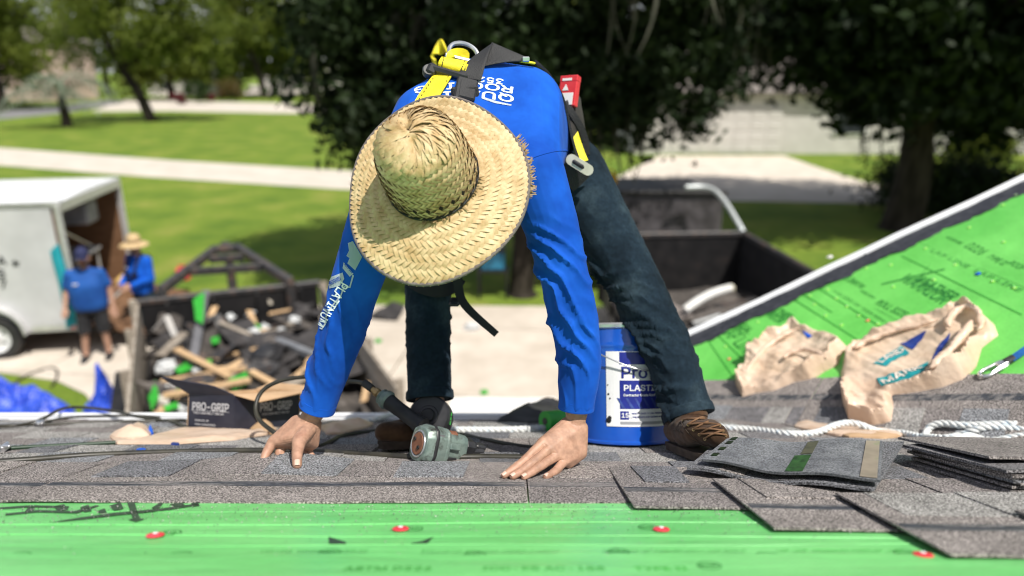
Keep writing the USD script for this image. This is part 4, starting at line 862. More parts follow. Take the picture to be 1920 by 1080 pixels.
def shell(f, n, m, t0=0, t1=1, off=-.002):
    V = []; Fc = []
    for i in range(m + 1):
        for j in range(n): V.append(f(t0 + (t1 - t0) * i / m, 2 * math.pi * j / n) + HA * off)
    for i in range(m):
        for j in range(n):
            a, b = i * n + j, i * n + (j + 1) % n; Fc += [(a, b, b + n), (a, b + n, a + n)]
    return trimesh.Trimesh(np.array(V), np.array(Fc), process=False)
part(hat, 'brim', cat([shell(brim, 96, 12, off=-.0016)]), strawd, smooth=True); part(hat, 'crown', shell(crown, 64, 20, off=-.0035), strawd, smooth=True)
def strip(f, u, th, du, dth, wu, wth, lift, n=4):
    """a flat straw laid on surface f: centre, half length (du, dth), half width (wu, wth)"""
    V = []
    for i in range(n + 1):
        q = -1 + 2 * i / n
        for s_ in (-1, 1):
            p = f(u + du * q + wu * s_, th + dth * q + wth * s_)
            e = 1e-3; a = f(u + du * q + e, th + dth * q) - f(u + du * q - e, th + dth * q); b = f(u + du * q, th + dth * q + e) - f(u + du * q, th + dth * q - e); nn = unit(np.cross(a, b)); nn = nn if nn @ HA > 0 or f is crown else -nn
            if f is crown and nn @ (p - HC + HA * -.02) < 0: nn = -nn
            V.append(p + nn * (lift + .0022 * (1 - q * q) + .0012 * s_))
    Fc = []
    for i in range(n): a = 2 * i; Fc += [(a, a + 1, a + 3), (a, a + 3, a + 2)]
    return np.array(V), np.array(Fc)
rg = random.Random(8); st = []
NB = 9
for k in range(NB):
    rho = (k + .5) / NB; n = int(56 + 42 * rho); sg = 1 if k % 2 else -1
    R_ = .09 + .13 * rho; L = .0145
    for j in range(n):
        th = 2 * math.pi * (j + rg.uniform(-.08, .08)) / n + .3 * k; span = .125
        st.append(strip(brim, min(max(rho + rg.uniform(-.006, .006), .075), .93), th, .078, sg * .0088 / R_, .026, -sg * .0050 / R_, .0004 + .0006 * rg.random()))
for k in range(13):
    t = .02 + .062 * k; n = 46 if t < .6 else int(46 * (1 - (t - .6) * 1.6)); sg = 1 if k % 2 else -1
    rr = .09 * float(np.interp(t, [a[0] for a in CP], [a[1] for a in CP]))
    if k in (1, 3): n2 = 46
    for j in range(n):
        if k in (1, 3) and j % 2: continue
        th = 2 * math.pi * (j + rg.uniform(-.1, .1)) / n + .2 * k
        st.append(strip(crown, t, th, .040, sg * .0085 / rr, .014, -sg * .0047 / rr, .0002 + .0008 * rg.random()))
for k in range(9):                                   # the swirl at the tip
    t = .80 + .024 * k; rr = max(.012, .09 * float(np.interp(t, [a[0] for a in CP], [a[1] for a in CP]))); n = max(7, int(2 * math.pi * rr / .0085))
    for j in range(n):
        th = 2 * math.pi * (j + rg.uniform(-.3, .3)) / n + k
        st.append(strip(crown, t, th, .040 * rg.uniform(.7, 1.3), .009 / rr * rg.uniform(.1, 1.2), .010, -.0034 / rr, .0010 + .0055 * rg.random()))
v, f = [], []; n = 0
for a, b in st: v.append(a); f.append(b + n); n += len(a)
part(hat, 'straw_weave', (np.vstack(v), np.vstack(f)), straw, kind='stuff', smooth=True)
holes = []
for row, (t_, n_) in enumerate(((.13, 23), (.27, 23))):
    for j in range(n_):
        th = 2 * math.pi * (j + .5 * row) / n_; P_ = [crown(t_ + a, th + b) + unit(crown(t_ + a, th + b) - HC - HA * .05) * .0062 for a, b in ((-.042, 0), (0, .055), (.042, 0), (0, -.055))]
        holes.append((np.array(P_), np.array([(0, 1, 2), (0, 2, 3)])))
part(hat, 'openwork', cat(holes), M('hat_gap', (.012, .008, .004), None, rough=1), kind='stuff')
part(hat, 'edge_binding', tube([brim(1.0, 2 * math.pi * i / 120) for i in range(121)], .0042, 8, False), bind_m, smooth=True)
part(hat, 'hat_band', tube([crown(.06, 2 * math.pi * i / 60) + HA * .0 + (crown(.06, 2 * math.pi * i / 60) - HC) * .02 for i in range(61)], .0028, 6, False), blackweb, smooth=True)
fr = []
for i in range(150):                                 # frayed straws sticking out behind the right edge
    th = rg.uniform(-.16, .58); p = brim(.95, th) - HA * rg.uniform(.004, .012); d = unit(p - HC) * rg.uniform(.008, .022) + HA * rg.uniform(-.006, .004) + HY * rg.uniform(-.008, .02)
    fr.append(ribbon([p, p + d * .6, p + d], HA, np.array([.004, .0035, .002, .001]), .0006, 4))
for i in range(70):                                  # broken ends where crown and brim meet, front right
    th = rg.uniform(-1.7, -.1); p = crown(.03, th); d = unit(p - HC) * rg.uniform(.004, .016) + HA * rg.uniform(-.004, .010) + HX * rg.uniform(-.008, .008)
    fr.append(ribbon([p, p + d * .6, p + d], HA, np.array([.004, .0035, .002, .001]), .0006, 4))
part(hat, 'frayed_straw', cat(fr), M('frayed', (0.34, 0.21, 0.09), (0.55, 0.40, 0.2), 60, rough=0.7, island=0.35), kind='stuff')

# ---- fall-arrest harness
def on(px, py, off=.003):
    p, n = cast(px, py); return (p + n * off, n) if p is not None else (W(px, py, 1.74), unit(EYE - W(px, py, 1.74)))
def strap(pts, w, mat, parent, name, t=.0026, off=.003, n=24):
    q = [on(*p[:2], off) if len(p) == 2 else (W(*p), unit(UP * .6 + (EYE - W(*p)))) for p in pts]
    return part(parent, name, ribbon([a[0] for a in q], np.array([a[1] for a in q]), w, t, n), mat, smooth=30)
har = part(me, 'harness', ribbon([W(1004, 116, 1.79), W(1036, 148, 1.81), W(1056, 190, 1.85), W(1068, 240, 1.88), W(1084, 295, 1.9)], unit(RI + .6 * UP - .2 * FW), .055, .006, 24), blackweb, smooth=30)
ys = strap([(788, 212), (803, 186), (822, 158), (838, 136)], .047, yellow, har, 'yellow_strap', off=.006)
for sgn in (-1, 1):
    for i in range(13):
        f_ = i / 12; x, y = 788 + 50 * f_, 212 - 76 * f_; c, n = on(x, y, .0085); d = unit(on(838, 136)[0] - on(788, 212)[0]); sd = np.cross(d, n); part(ys, 'stitch', rbox(.005, .0022, .0008, c + sd * sgn * .018, [d, sd, np.cross(d, sd)], .0003), stitch)
def zt(px, py, o=.0): 
    for k in range(14):
        p, n = cast(px, max(py, 112) + 5 * k)
        if p is not None: return W(px, py, float((p - EYE) @ FW) - o)
    return W(px, py, 1.70 - o)
A4 = [zt(822, 134, .012), zt(873, 137, .012), zt(884, 116, .016), zt(828, 106, .016)]
yl = part(har, 'yellow_strap', bislab(*A4, 10, 6, .004, bend=lambda u, v: .012 * math.sin(v * 3.1)), yellow, smooth=True)
for i in range(7):
    for u in (.08, .78, .90):
        f_ = .08 + .84 * i / 6; c = (A4[0] * (1 - u) + A4[1] * u) * (1 - f_) + (A4[3] * (1 - u) + A4[2] * u) * f_ + unit(EYE - A4[0]) * (.012 * math.sin(f_ * 3.1) + .0012); part(yl, 'stitch', rbox(.0022, .0045, .0012, c, [RI, UP, FW], .0004), stitch)
part(har, 'strap_slider', cat([beam(zt(810, 127, .014), zt(876, 146, .014), .016, .012, up=EYE - zt(840, 135), b=.004), beam(zt(806, 139, .014), zt(815, 120, .014), .026, .014, up=EYE - zt(810, 130), b=.006)]), plastic_b)
part(har, 'strap_slider', lathe([(0.0001, -.01), (.014, -.01), (.017, -.006), (.017, .006), (.014, .01), (.0001, .01)], 20, zt(805, 134, .006), unit(EYE - W(806, 133, 1.69) + UP)), plastic_b, smooth=40)
dc = zt(869, 99, .012); dx, dy = unit(RI - .22 * UP), unit(UP + .35 * FW)
P = [dc + dx * (-.044) - dy * .018] + [dc + dx * .036 * math.cos(a) + dy * .028 * math.sin(a) for a in np.linspace(3.5, -.35, 26)] + [dc + dx * .044 - dy * .020]
part(har, 'd_ring', cat([tube(spline(P, 60), .0054, 8), beam(dc - dx * .046 - dy * .019, dc + dx * .046 - dy * .021, .012, .008, up=np.cross(dx, dy), b=.003)]), steel, smooth=40)
part(har, 'yellow_strap', ribbon([zt(846, 110, .01), zt(858, 98, .004), zt(872, 101, .004), zt(868, 110, .01)], unit(EYE - dc), .02, .004, 16), yellow, smooth=30)
part(har, 'black_strap', bislab(zt(855, 143, .012), zt(902, 150, .012), zt(924, 80, .008), zt(900, 97, .010), 6, 10, .003, bend=lambda u, v: .008 * math.sin(v * 3.1)), blackweb, smooth=True)
part(har, 'black_strap', bislab(zt(903, 125, .010), zt(977, 115, .008), zt(985, 106, .002), zt(922, 79, .004), 10, 6, .003, bend=lambda u, v: .006 * math.sin(u * 3.1) * (1 - v)), blackweb, smooth=True)
part(har, 'strap_keeper', cat([beam(zt(870, 186, .012), zt(878, 148, .016), .050, .012, up=EYE - W(870, 165, 1.63), b=.004), beam(zt(856, 188, .014), zt(862, 150, .018), .014, .016, up=EYE - W(870, 165, 1.63), b=.004), beam(zt(846, 176, .006), zt(898, 172, .006), .030, .010, up=EYE - W(870, 165, 1.63), b=.004)]), blackweb)
part(har, 'yellow_strap', beam(zt(966, 113, .004), zt(1004, 119, .002), .010, .006, b=.002), yellow); part(har, 'buckle', rbox(.018, .009, .012, zt(986, 111, .004), b=.002), steel)
part(har, 'yellow_strap', ribbon([W(818, 122, 2.3), W(812, 100, 2.3), W(826, 88, 2.28), W(842, 104, 2.28)], unit(RI), .05, .006, 16), yellow, smooth=30)
part(har, 'yellow_strap', bislab(W(1072, 262, 1.89), W(1083, 247, 1.90), W(1103, 300, 1.885), W(1083, 305, 1.87), 8, 8, .003, bend=lambda u, v: .006 * math.sin(v * 2.5)), yellow, smooth=True)
bk = W(1087, 309, 1.855); bx = unit(RI - .62 * UP); by = unit(np.cross(unit(EYE - bk), bx))
from shapely.geometry import LineString
bp = LineString([(-.026, 0), (.026, 0)]).buffer(.015).difference(LineString([(-.018, -.002), (.010, -.002)]).buffer(.005)); bm_ = trimesh.creation.extrude_polygon(bp, .004, engine='earcut')
bu = part(har, 'buckle', place(bm_, bk, bx, by), M('cream_metal', (0.55, 0.52, 0.42), (0.64, 0.61, 0.52), 40, rough=0.4, metallic=.3)); part(bu, 'buckle_bar', beam(bk - bx * .022 + unit(EYE - bk) * .006, bk + bx * .012 + unit(EYE - bk) * .006, .010, .008, up=unit(EYE - bk), b=.003), plastic_b)
part(har, 'black_strap', ribbon([W(1062, 295, 1.87), W(1075, 325, 1.88), W(1090, 345, 1.9)], unit(EYE - bk), .06, .004, 12), blackweb, smooth=30)
part(har, 'dangling_strap', ribbon([W(858, 520, 1.84), W(862, 552, 1.84), W(872, 572, 1.83), W(900, 600, 1.82), W(931, 627, 1.81)], unit(EYE - W(880, 580, 1.83) + .3 * UP), np.linspace(.026, .018, 22), .003, 22), blackweb, smooth=30)
part(har, 'strap_slider', rbox(.03, .05, .014, W(853, 566, 1.85), b=.006), plastic_b)
part(har, 'leg_strap', ribbon([W(762, 505, 1.92), W(790, 533, 1.90), W(830, 540, 1.90), W(858, 520, 1.93)], unit(EYE - W(810, 530, 1.9)), .05, .004, 20), blackweb, smooth=30)
blt = part(me, 'tool_belt', ribbon([W(1046, 165, 1.93), W(1066, 215, 1.95), W(1082, 270, 1.96), W(1098, 305, 1.97)], unit(RI - .3 * FW), .06, .008, 20), blackweb, smooth=30)
pm = soften(blob([W(1062, 192, 1.95), W(1080, 188, 1.95), W(1068, 245, 1.93), W(1088, 255, 1.96), W(1078, 270, 1.93)], [.014, .013, .02, .018, .012]), .008, 6); V = np.array(pm.vertices); pm.vertices = V + np.array(pm.vertex_normals) * (.005 * fbm(V, 30, 3, 5))[:, None]
part(blt, 'pouch', pm, M('black_canvas', (0.02, 0.018, 0.017), (0.05, 0.044, 0.04), 12, rough=0.85), smooth=True)
part(blt, 'pouch_strap', ribbon([W(1060, 190, 1.915), W(1075, 215, 1.91), W(1092, 245, 1.92), W(1100, 290, 1.94)], unit(EYE - W(1075, 215, 1.9)), .018, .003, 14), blackweb)
# cigarette pack in the pouch
cg = W(1067, 173, 1.925); ax = unit(RI - .12 * UP); ay = unit(UP + .12 * RI); az = np.cross(ax, ay)
red_m = M('red_card', (0.55, 0.02, 0.03), (0.62, 0.04, 0.05), 30, rough=0.35); card_w = M('white_card', (0.72, 0.70, 0.68), None, rough=0.4)
_a = math.radians(32); ax, az = ax * math.cos(_a) + az * math.sin(_a), az * math.cos(_a) - ax * math.sin(_a)
ck = thing('cigarette_pack', 'red and white cigarette pack sticking out of the black pouch on the roofer\'s hip', 'cigarette pack', cg)
part(ck, 'box', rbox(.054, .084, .022, cg, [ax, ay, az], .002), red_m); part(ck, 'lid', rbox(.0555, .018, .0235, cg + ay * .036, [ax, ay, az], .002), red_m); part(ck, 'white_panel', rbox(.040, .034, .001, cg - ay * .022 + az * .0115, [ax, ay, az], .0003), card_w)
part(ck, 'white_mark', place(trimesh.creation.extrude_polygon(Polygon([(-.010, -.008), (.010, -.008), (0, .010)]), .0006, engine='earcut'), cg + az * .0117 + ay * .010 - ax * .006, ax, ay, az), card_w); part(ck, 'white_mark', rbox(.03, .007, .0006, cg + az * .0121 + ay * .033 - ax * .004, [ax, ay, az], .0002), card_w)
# ============================================================= THINGS ON THE ROOF
# ---- pail of roof cement
bc = RP(.333, 2.045, .012); BR_ = .147
blue_p = M('blue_paint', (0.008, 0.07, 0.42), (0.012, 0.095, 0.50), 8, rough=0.22, spec=0.6, coat=0.3)
navy = M('navy_print', (0.012, 0.018, 0.20), (0.02, 0.03, 0.26), 20, rough=0.35)
label_w = M('label_white', (0.70, 0.71, 0.72), (0.78, 0.79, 0.80), 12, rough=0.4, spec=0.4)
def BC(phi, z, r=BR_): return bc + r * (math.sin(phi) * RI - math.cos(phi) * RS_) + RN * z
pail = thing('bucket', 'blue metal pail of roof cement standing behind the roofer\'s spread leg', 'bucket', bc)
part(pail, 'body', lathe([(0.0001, 0), (BR_ - .004, 0), (BR_ + .002, .003), (BR_ + .002, .009), (BR_ - .001, .012), (BR_ - .001, .262), (BR_ + .003, .270), (BR_ + .003, .278), (BR_, .286), (BR_ + .001, .325)], 64, bc, RN), blue_p, smooth=40)
part(pail, 'rim', lathe([(BR_ + .001, .322), (BR_ + .006, .325), (BR_ + .007, .333), (BR_ + .002, .338), (BR_ - .006, .336), (BR_ - .012, .326), (.0001, .326)], 64, bc, RN), M('pail_rim', (0.6, 0.62, 0.65), (0.7, 0.72, 0.75), 20, rough=0.3, metallic=0.7), smooth=40)
def wrap(a0, a1, z0, z1, r, mat, name='label_panel', par=None):
    n = 24; V = []; Fc = []
    for i in range(n + 1):
        p = a0 + (a1 - a0) * i / n
        for z in (z0, z1): V.append(BC(p, z, r))
    for i in range(n): a = 2 * i; Fc += [(a, a + 2, a + 3), (a, a + 3, a + 1)]
    return part(par or pail, name, (np.array(V), np.array(Fc)), mat)
lab = wrap(-.50, 1.25, .052, .258, BR_ + .0006, label_w, 'label')
def btext(s, a0, z, h, mat, r=BR_ + .0016, sx=1.0, bold=True):
    m = text(s, h, .0003, bold); v, f = trimesh.remesh.subdivide_to_size(np.array(m.vertices), np.array(m.faces), .02); a = a0 + v[:, 0] * sx / BR_; rr = r + v[:, 2]
    part(lab, 'print', (bc + rr[:, None] * (np.sin(a)[:, None] * RI - np.cos(a)[:, None] * RS_) + (z + v[:, 1])[:, None] * RN, f), mat)
wrap(-.245, 1.2, .222, .256, BR_ + .0011, navy, 'print', lab); wrap(-.245, 1.2, .100, .178, BR_ + .0011, navy, 'print', lab); wrap(-.24, -.08, .071, .094, BR_ + .0011, navy, 'print', lab)
btext('Pro-Grade', -.235, .185, .030, navy, sx=1.15); btext('PLASTIC CEMENT', -.18, .150, .0155, label_w, r=BR_ + .0018, sx=1.15); btext('Contractor Grade Roof Cement', -.18, .135, .0062, label_w, r=BR_ + .0018, sx=1.0)
btext('151', -.225, .077, .012, label_w, r=BR_ + .0018); btext('SMOOTH, EASY TO USE, TROWEL APPLICATION', -.05, .086, .0042, navy); btext('APPROPRIATE FOR VARIOUS APPLICATIONS', -.05, .076, .0042, navy); wrap(-.24, .9, .058, .066, BR_ + .0011, M('grey_print', (0.3, 0.31, 0.33), None), 'print', lab)
strk = M('streak_print', (0.03, 0.04, 0.22), (0.05, 0.09, 0.32), 40, rough=.35)
for i in range(7):
    a = -.2 + i * .16; V = [BC(a, .102, BR_ + .0017), BC(a + .06, .102, BR_ + .0017), BC(a - .06, .130, BR_ + .0017), BC(a - .10, .130, BR_ + .0017)]; part(lab, 'print', (np.array(V), np.array([(0, 1, 2), (0, 2, 3)])), strk)
tar = M('tar', (0.012, 0.012, 0.014), None, rough=0.4)
for a, z, s_ in ((-.46, .068, .008), (-.44, .075, .006), (-.46, .14, .003), (-.43, .128, .0025), (-.47, .165, .002)):
    part(pail, 'tar_spot', lathe([(s_, 0), (s_ * .8, .0008), (.0001, .001)], 9, BC(a, z, BR_ + .001), BC(a, z, 2) - BC(a, z, 1)), tar)
part(pail, 'handle', tube(spline([BC(-1.5, .27, BR_ + .01), BC(-.9, .268, BR_ + .016), BC(-.35, .235, BR_ + .018), BC(.3, .205, BR_ + .018), BC(.9, .235, BR_ + .018), BC(1.5, .27, BR_ + .01)], 40), .0022, 6), steel, smooth=True)

# ---- pneumatic coil nailer
teal = M('tool_teal', (0.13, 0.18, 0.165), (0.21, 0.27, 0.245), 24, rough=0.4, spec=0.5, metallic=0.35, c3=(0.03, 0.026, 0.022), lo=.35, hi=.70, mid=.53, bump=.3, bscale=90, bdist=.002, detail=7)
brass = M('brass', (0.30, 0.20, 0.09), (0.45, 0.32, 0.16), 60, rough=0.4, metallic=0.8); rustb = M('rust_plate', (0.15, 0.06, 0.035), (0.25, 0.11, 0.065), 40, rough=0.6)
rub = M('black_rubber', (0.016, 0.016, 0.018), (0.03, 0.03, 0.032), 30, rough=0.5, spec=0.4)
ng0, ng1 = W(788, 832, 1.66), W(872, 842, 1.74)
ng = thing('nail_gun', 'scuffed grey green pneumatic nail gun lying by the roofer\'s left boot', 'nail gun', R(800, 855))
nd = unit(ng1 - ng0); nx, ny, _ = frame(nd, UP)
sq_ = lambda x: math.copysign(abs(x) ** .55, x)
ring_ = lambda c, rx, ry, off, r: [c + nx * .98 * ry * sq_(math.cos(a)) + ny * .92 * rx * sq_(math.sin(a)) + nd * off for a in np.linspace(0, 6.283, 12, endpoint=False) + .26]
b0 = blob(ring_(ng0, .036, .038, 0, 0) + ring_(ng0, .041, .044, .018, 0), [.006] * 24, 8); b1 = blob(ring_(ng0, .041, .044, .022, 0) + ring_(ng0, .040, .040, .055, 0), [.005] * 24, 8); b2 = blob(ring_(ng0, .036, .036, .055, 0) + ring_(ng1, .029, .031, -.018, 0), [.005] * 24, 8)
part(ng, 'rear_cap', b0, teal, smooth=35); part(ng, 'housing', union([b1, b2]), teal, smooth=28)
part(ng, 'gasket', blob(ring_(ng0, .0425, .0455, .020, 0) + ring_(ng0, .0425, .0455, .0225, 0), [.0055] * 24, 8), plastic_b, smooth=30); part(ng, 'flange', blob(ring_(ng0, .042, .043, .054, 0) + ring_(ng0, .042, .043, .058, 0), [.0045] * 24, 8), teal, smooth=30)
for k, a in enumerate((-.5, .4, 1.4, 2.3, 3.3)):
    c_ = ng0 + nd * .075 + nx * .040 * math.cos(a) + ny * .042 * math.sin(a); part(ng, 'cover_plate', rbox(.03, .016, .006, c_, [nd, unit(np.cross(nx * math.cos(a) + ny * math.sin(a), nd)), nx * math.cos(a) + ny * math.sin(a)], .002), [plastic_b, rustb, teal, plastic_b, steel][k])
part(ng, 'cap_rim', tube([ng0 - nd * .006 + nx * .031 * math.cos(a) + ny * .030 * math.sin(a) for a in np.linspace(0, 6.2832, 26)], .0028, 6), steel, smooth=True)
oval = np.array([ng0 - nd * .0075 + nx * .027 * math.cos(a) + ny * .026 * math.sin(a) for a in np.linspace(0, 6.283, 20, endpoint=False)])
cp = part(ng, 'cap_plate', trimesh.convex.convex_hull(np.vstack([oval, oval * 1.0 - nd * .002 + (ng0 - oval) * .04])), rustb)
for dx_, dy_ in ((.010, -.012), (-.008, .010)): part(cp, 'screw', lathe([(.0048, 0), (.0048, .003), (.002, .003), (.002, .001), (.0001, .001)], 12, ng0 - nd * .0095 + nx * dx_ + ny * dy_, -nd), plastic_b)
for k, (a, o) in enumerate(((.9, .03), (2.4, .03), (4.0, .03))): part(ng, 'bolt', lathe([(.006, -.006), (.006, .010), (.004, .012), (.0001, .012)], 8, ng0 + nd * o + nx * .044 * math.cos(a) + ny * .042 * math.sin(a), nd), steel)
g0, g1 = W(792, 800, 1.74), W(728, 752, 1.80)
part(ng, 'grip', tube(spline([g0, g0 * .5 + g1 * .5, g1], 10), [.024, .021, .0195, .019, .019, .019, .019, .0195, .0205, .022], 18), rub, smooth=40)
gd = unit(g1 - g0); part(ng, 'grip_end', lathe([(.0001, -.004), (.022, -.004), (.026, .002), (.025, .012), (.021, .016), (.022, .024), (.014, .030), (.0001, .030)], 20, g1, gd), teal, smooth=35)
fit = part(ng, 'air_fitting', lathe([(.0095, .028), (.0095, .036), (.012, .038), (.012, .050), (.0085, .052), (.0085, .064), (.0001, .064)], 10, g1, gd), brass, smooth=30)
cc_ = W(806, 782, 1.83); ca = unit(unit(EYE - cc_) - .25 * RI + .2 * UP)
can = part(ng, 'coil_magazine', lathe([(.0001, .022), (.026, .022), (.028, .019), (.052, .019), (.057, .013), (.058, -.03), (.05, -.036), (.0001, -.036)], 40, cc_, ca), plastic_b, smooth=30)
part(can, 'magazine_hub', lathe([(.0001, .030), (.016, .029), (.02, .022)], 20, cc_, ca), rub, smooth=40)
for k in range(3): part(can, 'green_mark', rbox(.010, .006, .002, cc_ + frame(ca)[0] * -.012 * (k - 1) + np.cross(ca, frame(ca)[0]) * (-.058), [frame(ca)[0], ca, np.cross(frame(ca)[0], ca)], .0005), M('green_tag', (0.03, 0.3, 0.04), None))
part(ng, 'nose', cat([beam(ng1 - nd * .022, ng1 + nd * .02 - UP * .002, .052, .056, b=.01), beam(ng1 + nd * .015 - UP * .010, ng1 + nd * .055 - UP * .006, .026, .032, b=.006), beam(ng1 + nd * .03 + UP * .012, ng1 + nd * .062 + UP * .010, .024, .014, b=.004), beam(ng1 - nd * .06 - UP * .036, ng1 + nd * .0 - UP * .030, .03, .02, b=.004)]), plastic_b)
part(ng, 'trigger', beam(W(806, 806, 1.72), W(780, 806, 1.74), .012, .008, b=.003), steel)
# ---- hoses and cables
hose_m = M('hose', (0.018, 0.017, 0.014), (0.04, 0.037, 0.026), 26, rough=0.45, spec=0.5); hose_g = M('green_hose', (0.012, 0.035, 0.018), (0.025, 0.05, 0.028), 20, rough=0.45)
def hose(pts, r, mat, label, cat_='hose', n=90): return single('hose', tube(spline(pts, n), r, 8), mat, label, cat_, smooth=True)
he = g1 + gd * .066
hose([he, W(668, 716, 1.90), W(645, 714, 1.93), W(610, 706, 1.97), W(566, 707, 2.0), W(520, 716, 2.0), W(488, 738, 1.99), W(480, 772, 1.96), W(496, 797, 1.92), W(520, 815, 1.89), R(550, 836, .008), R(590, 839, .008), R(625, 825, .012), R(650, 815, .012), R(700, 808, .012), R(752, 805, .012), R(830, 808, .01), R(873, 817, .01), R(930, 828, .009), R(990, 838, .008), R(1040, 838, .008)], .0062, hose_m, 'black air hose looping up from the nail gun past the roofer\'s sleeve', n=140)
part(ng, 'hose_sleeve', tube([he - gd * .004, he + gd * .03], .0105, 10), rub)
hose([R(-60, 868, .009), R(60, 862, .009), R(150, 855, .009), R(290, 849, .009), R(480, 845, .009), R(600, 848, .009), R(700, 853, .008), R(800, 858, .008), R(900, 857, .008), R(1000, 858, .008), R(1075, 850, .008)], .0085, hose_m, 'thick black hose lying across the shingles behind the left hand', n=120)
hose([R(-40, 845, .009), R(60, 838, .009), R(160, 833, .009), R(230, 829, .009), R(275, 826, .009), R(300, 818, .008)], .006, hose_g, 'dark green cord running to the scrap of wrapper at the left')
hose([R(-40, 801, .009), R(60, 797, .009), R(120, 795, .009), R(200, 792, .009), R(260, 791, .009), R(330, 788, .01), R(350, 790, .009)], .007, hose_m, 'black cord lying along the eave on the left')
hose([R(-40, 797, .02), R(40, 797, .02), R(90, 780, .03), R(130, 764, .04), R(180, 766, .04), R(225, 773, .03), R(262, 782, .02), R(320, 791, .012), R(345, 800, .012), R(370, 804, .012)], .006, hose_m, 'thin black cord arching over the white gutter')
hose([R(70, 795, .015), R(100, 788, .015), R(140, 782, .015), R(200, 780, .02), R(245, 779, .02), R(300, 783, .01)], .005, hose_m, 'thin twisted cord resting on the gutter edge')
part(single('clip', rbox(.03, .02, .016, R(74, 793, .02), b=.004), steel, 'small metal clip on the cord at the gutter', 'clip'), 'pin', rbox(.008, .03, .006, R(76, 791, .03), b=.002), steel)
part(single('clip', rbox(.012, .03, .02, R(10, 838, .016), b=.004), steel, 'small metal clip on the green cord at the left edge', 'clip'), 'pin', rbox(.02, .008, .006, R(12, 836, .03), b=.002), steel)

# ---- white ropes
rope_m = M('rope', (0.52, 0.54, 0.54), (0.68, 0.69, 0.67), 60, rough=0.8, c3=(0.40, 0.52, 0.62), lo=.3, hi=.72, bump=.6, bscale=300, bdist=.002)
def rope(pts, r, label, n=260):
    P = spline(pts, n); L = np.r_[0, np.cumsum(np.linalg.norm(np.diff(P, axis=0), axis=1))]; T = np.gradient(P, axis=0); x, y, _ = frame(unit(T[0])); ms = []
    t = thing('rope', label, 'rope', P[0]); off = []
    for i in range(n):
        tt = unit(T[i]); x = unit(x - tt * (x @ tt)); off.append((x, np.cross(tt, x)))
    for k in range(3):
        a = 2 * np.pi * (L / (r * 5.2) + k / 3); S_ = np.array([p + (o[0] * math.cos(q) + o[1] * math.sin(q)) * r * .52 for p, o, q in zip(P, off, a)])
        part(t, 'strand', tube(S_, r * .56, 7), rope_m, smooth=True)
    return t
rope([TOP(1345, 800, .012), TOP(1380, 803, .012), TOP(1420, 806, .012), TOP(1480, 813, .012), TOP(1530, 811, .014), TOP(1560, 800, .03), TOP(1590, 793, .04), TOP(1615, 797, .035), TOP(1645, 808, .016), TOP(1690, 812, .012), TOP(1730, 820, .012), TOP(1765, 822, .012), TOP(1800, 816, .014), TOP(1822, 808, .024), TOP(1850, 801, .026), TOP(1890, 803, .016), TOP(1940, 807, .012)], .0105, 'white twisted rope running from the boot across the beige scrap')
rope([TOP(1950, 800, .014), TOP(1905, 796, .016), TOP(1860, 796, .02), TOP(1800, 797, .03), TOP(1770, 794, .034), TOP(1745, 800, .03), TOP(1737, 812, .02), TOP(1752, 821, .03), TOP(1790, 823, .035)][1:] + [TOP(1815, 818, .034), TOP(1835, 822, .014), TOP(1860, 826, .012), TOP(1890, 822, .012), TOP(1940, 816, .012)], .0105, 'white rope tied in a loose loop by the stacked shingles')
rope([R(838, 806, .012), R(870, 806, .012), R(930, 806, .012), R(985, 805, .012), R(1050, 800, .012), R(1110, 792, .012)], .011, 'straight piece of white rope between nail gun and right hand')
rope([R(655, 792, .012), R(690, 788, .012), R(712, 783, .02), R(735, 776, .02), R(760, 770, .02), R(780, 785, .012)], .011, 'short end of white rope behind the nail gun handle')

# ---- carton of nails
c0, c1, c2 = R(437, 815), R(350, 808), R(562, 799)
card = M('black_card', (0.016, 0.017, 0.03), (0.026, 0.027, 0.042), 20, rough=0.45, spec=0.4); kraft = M('kraft', (0.42, 0.27, 0.15), (0.52, 0.35, 0.21), 12, rough=0.85, bump=.2, bscale=60, bdist=.002)
grey_print = M('silver_print', (0.48, 0.48, 0.50), None, rough=0.5)
bx1, bx2 = unit(c1 - c0), unit(c2 - c0); Lx1, Lx2, BH = np.linalg.norm(c1 - c0), np.linalg.norm(c2 - c0), .125
bx_ = thing('carton', 'open black nail carton lettered in silver with tan flaps at the eave', 'carton', c0)
up3 = lambda p, h: p + RN * h
part(bx_, 'front_panel', bislab(c1, c0, up3(c0, BH), up3(c1, BH), 1, 1, .004), card); part(bx_, 'side_panel', bislab(c0, c2, up3(c2, BH), up3(c0, BH), 1, 1, .004), card)
part(bx_, 'back_panel', bislab(c2, c2 + bx1 * Lx1, up3(c2 + bx1 * Lx1, BH), up3(c2, BH), 1, 1, .004), kraft); part(bx_, 'far_panel', bislab(c2 + bx1 * Lx1, c1, up3(c1, BH), up3(c2 + bx1 * Lx1, BH), 1, 1, .004), kraft)
part(bx_, 'bottom', bislab(c0 + RN * .004, c1 + RN * .004, c2 + bx1 * Lx1 + RN * .004, c2 + RN * .004, 1, 1, .003), kraft)
part(bx_, 'flap', bislab(up3(c1, BH), up3(c0, BH), up3(c0, BH) + (-bx2 * .02 + RN * .028 + bx1 * .07), up3(c1, BH) + (-bx2 * .06 + RN * .055 + bx1 * .06), 4, 4, .003), card)
part(bx_, 'flap', bislab(up3(c0, BH + .001), up3(c2, BH + .001), up3(c2, BH) + (-bx1 * .11 + RN * .012), up3(c0, BH) + (-bx1 * .07 - RN * .022 + bx2 * .04), 4, 4, .003), kraft)
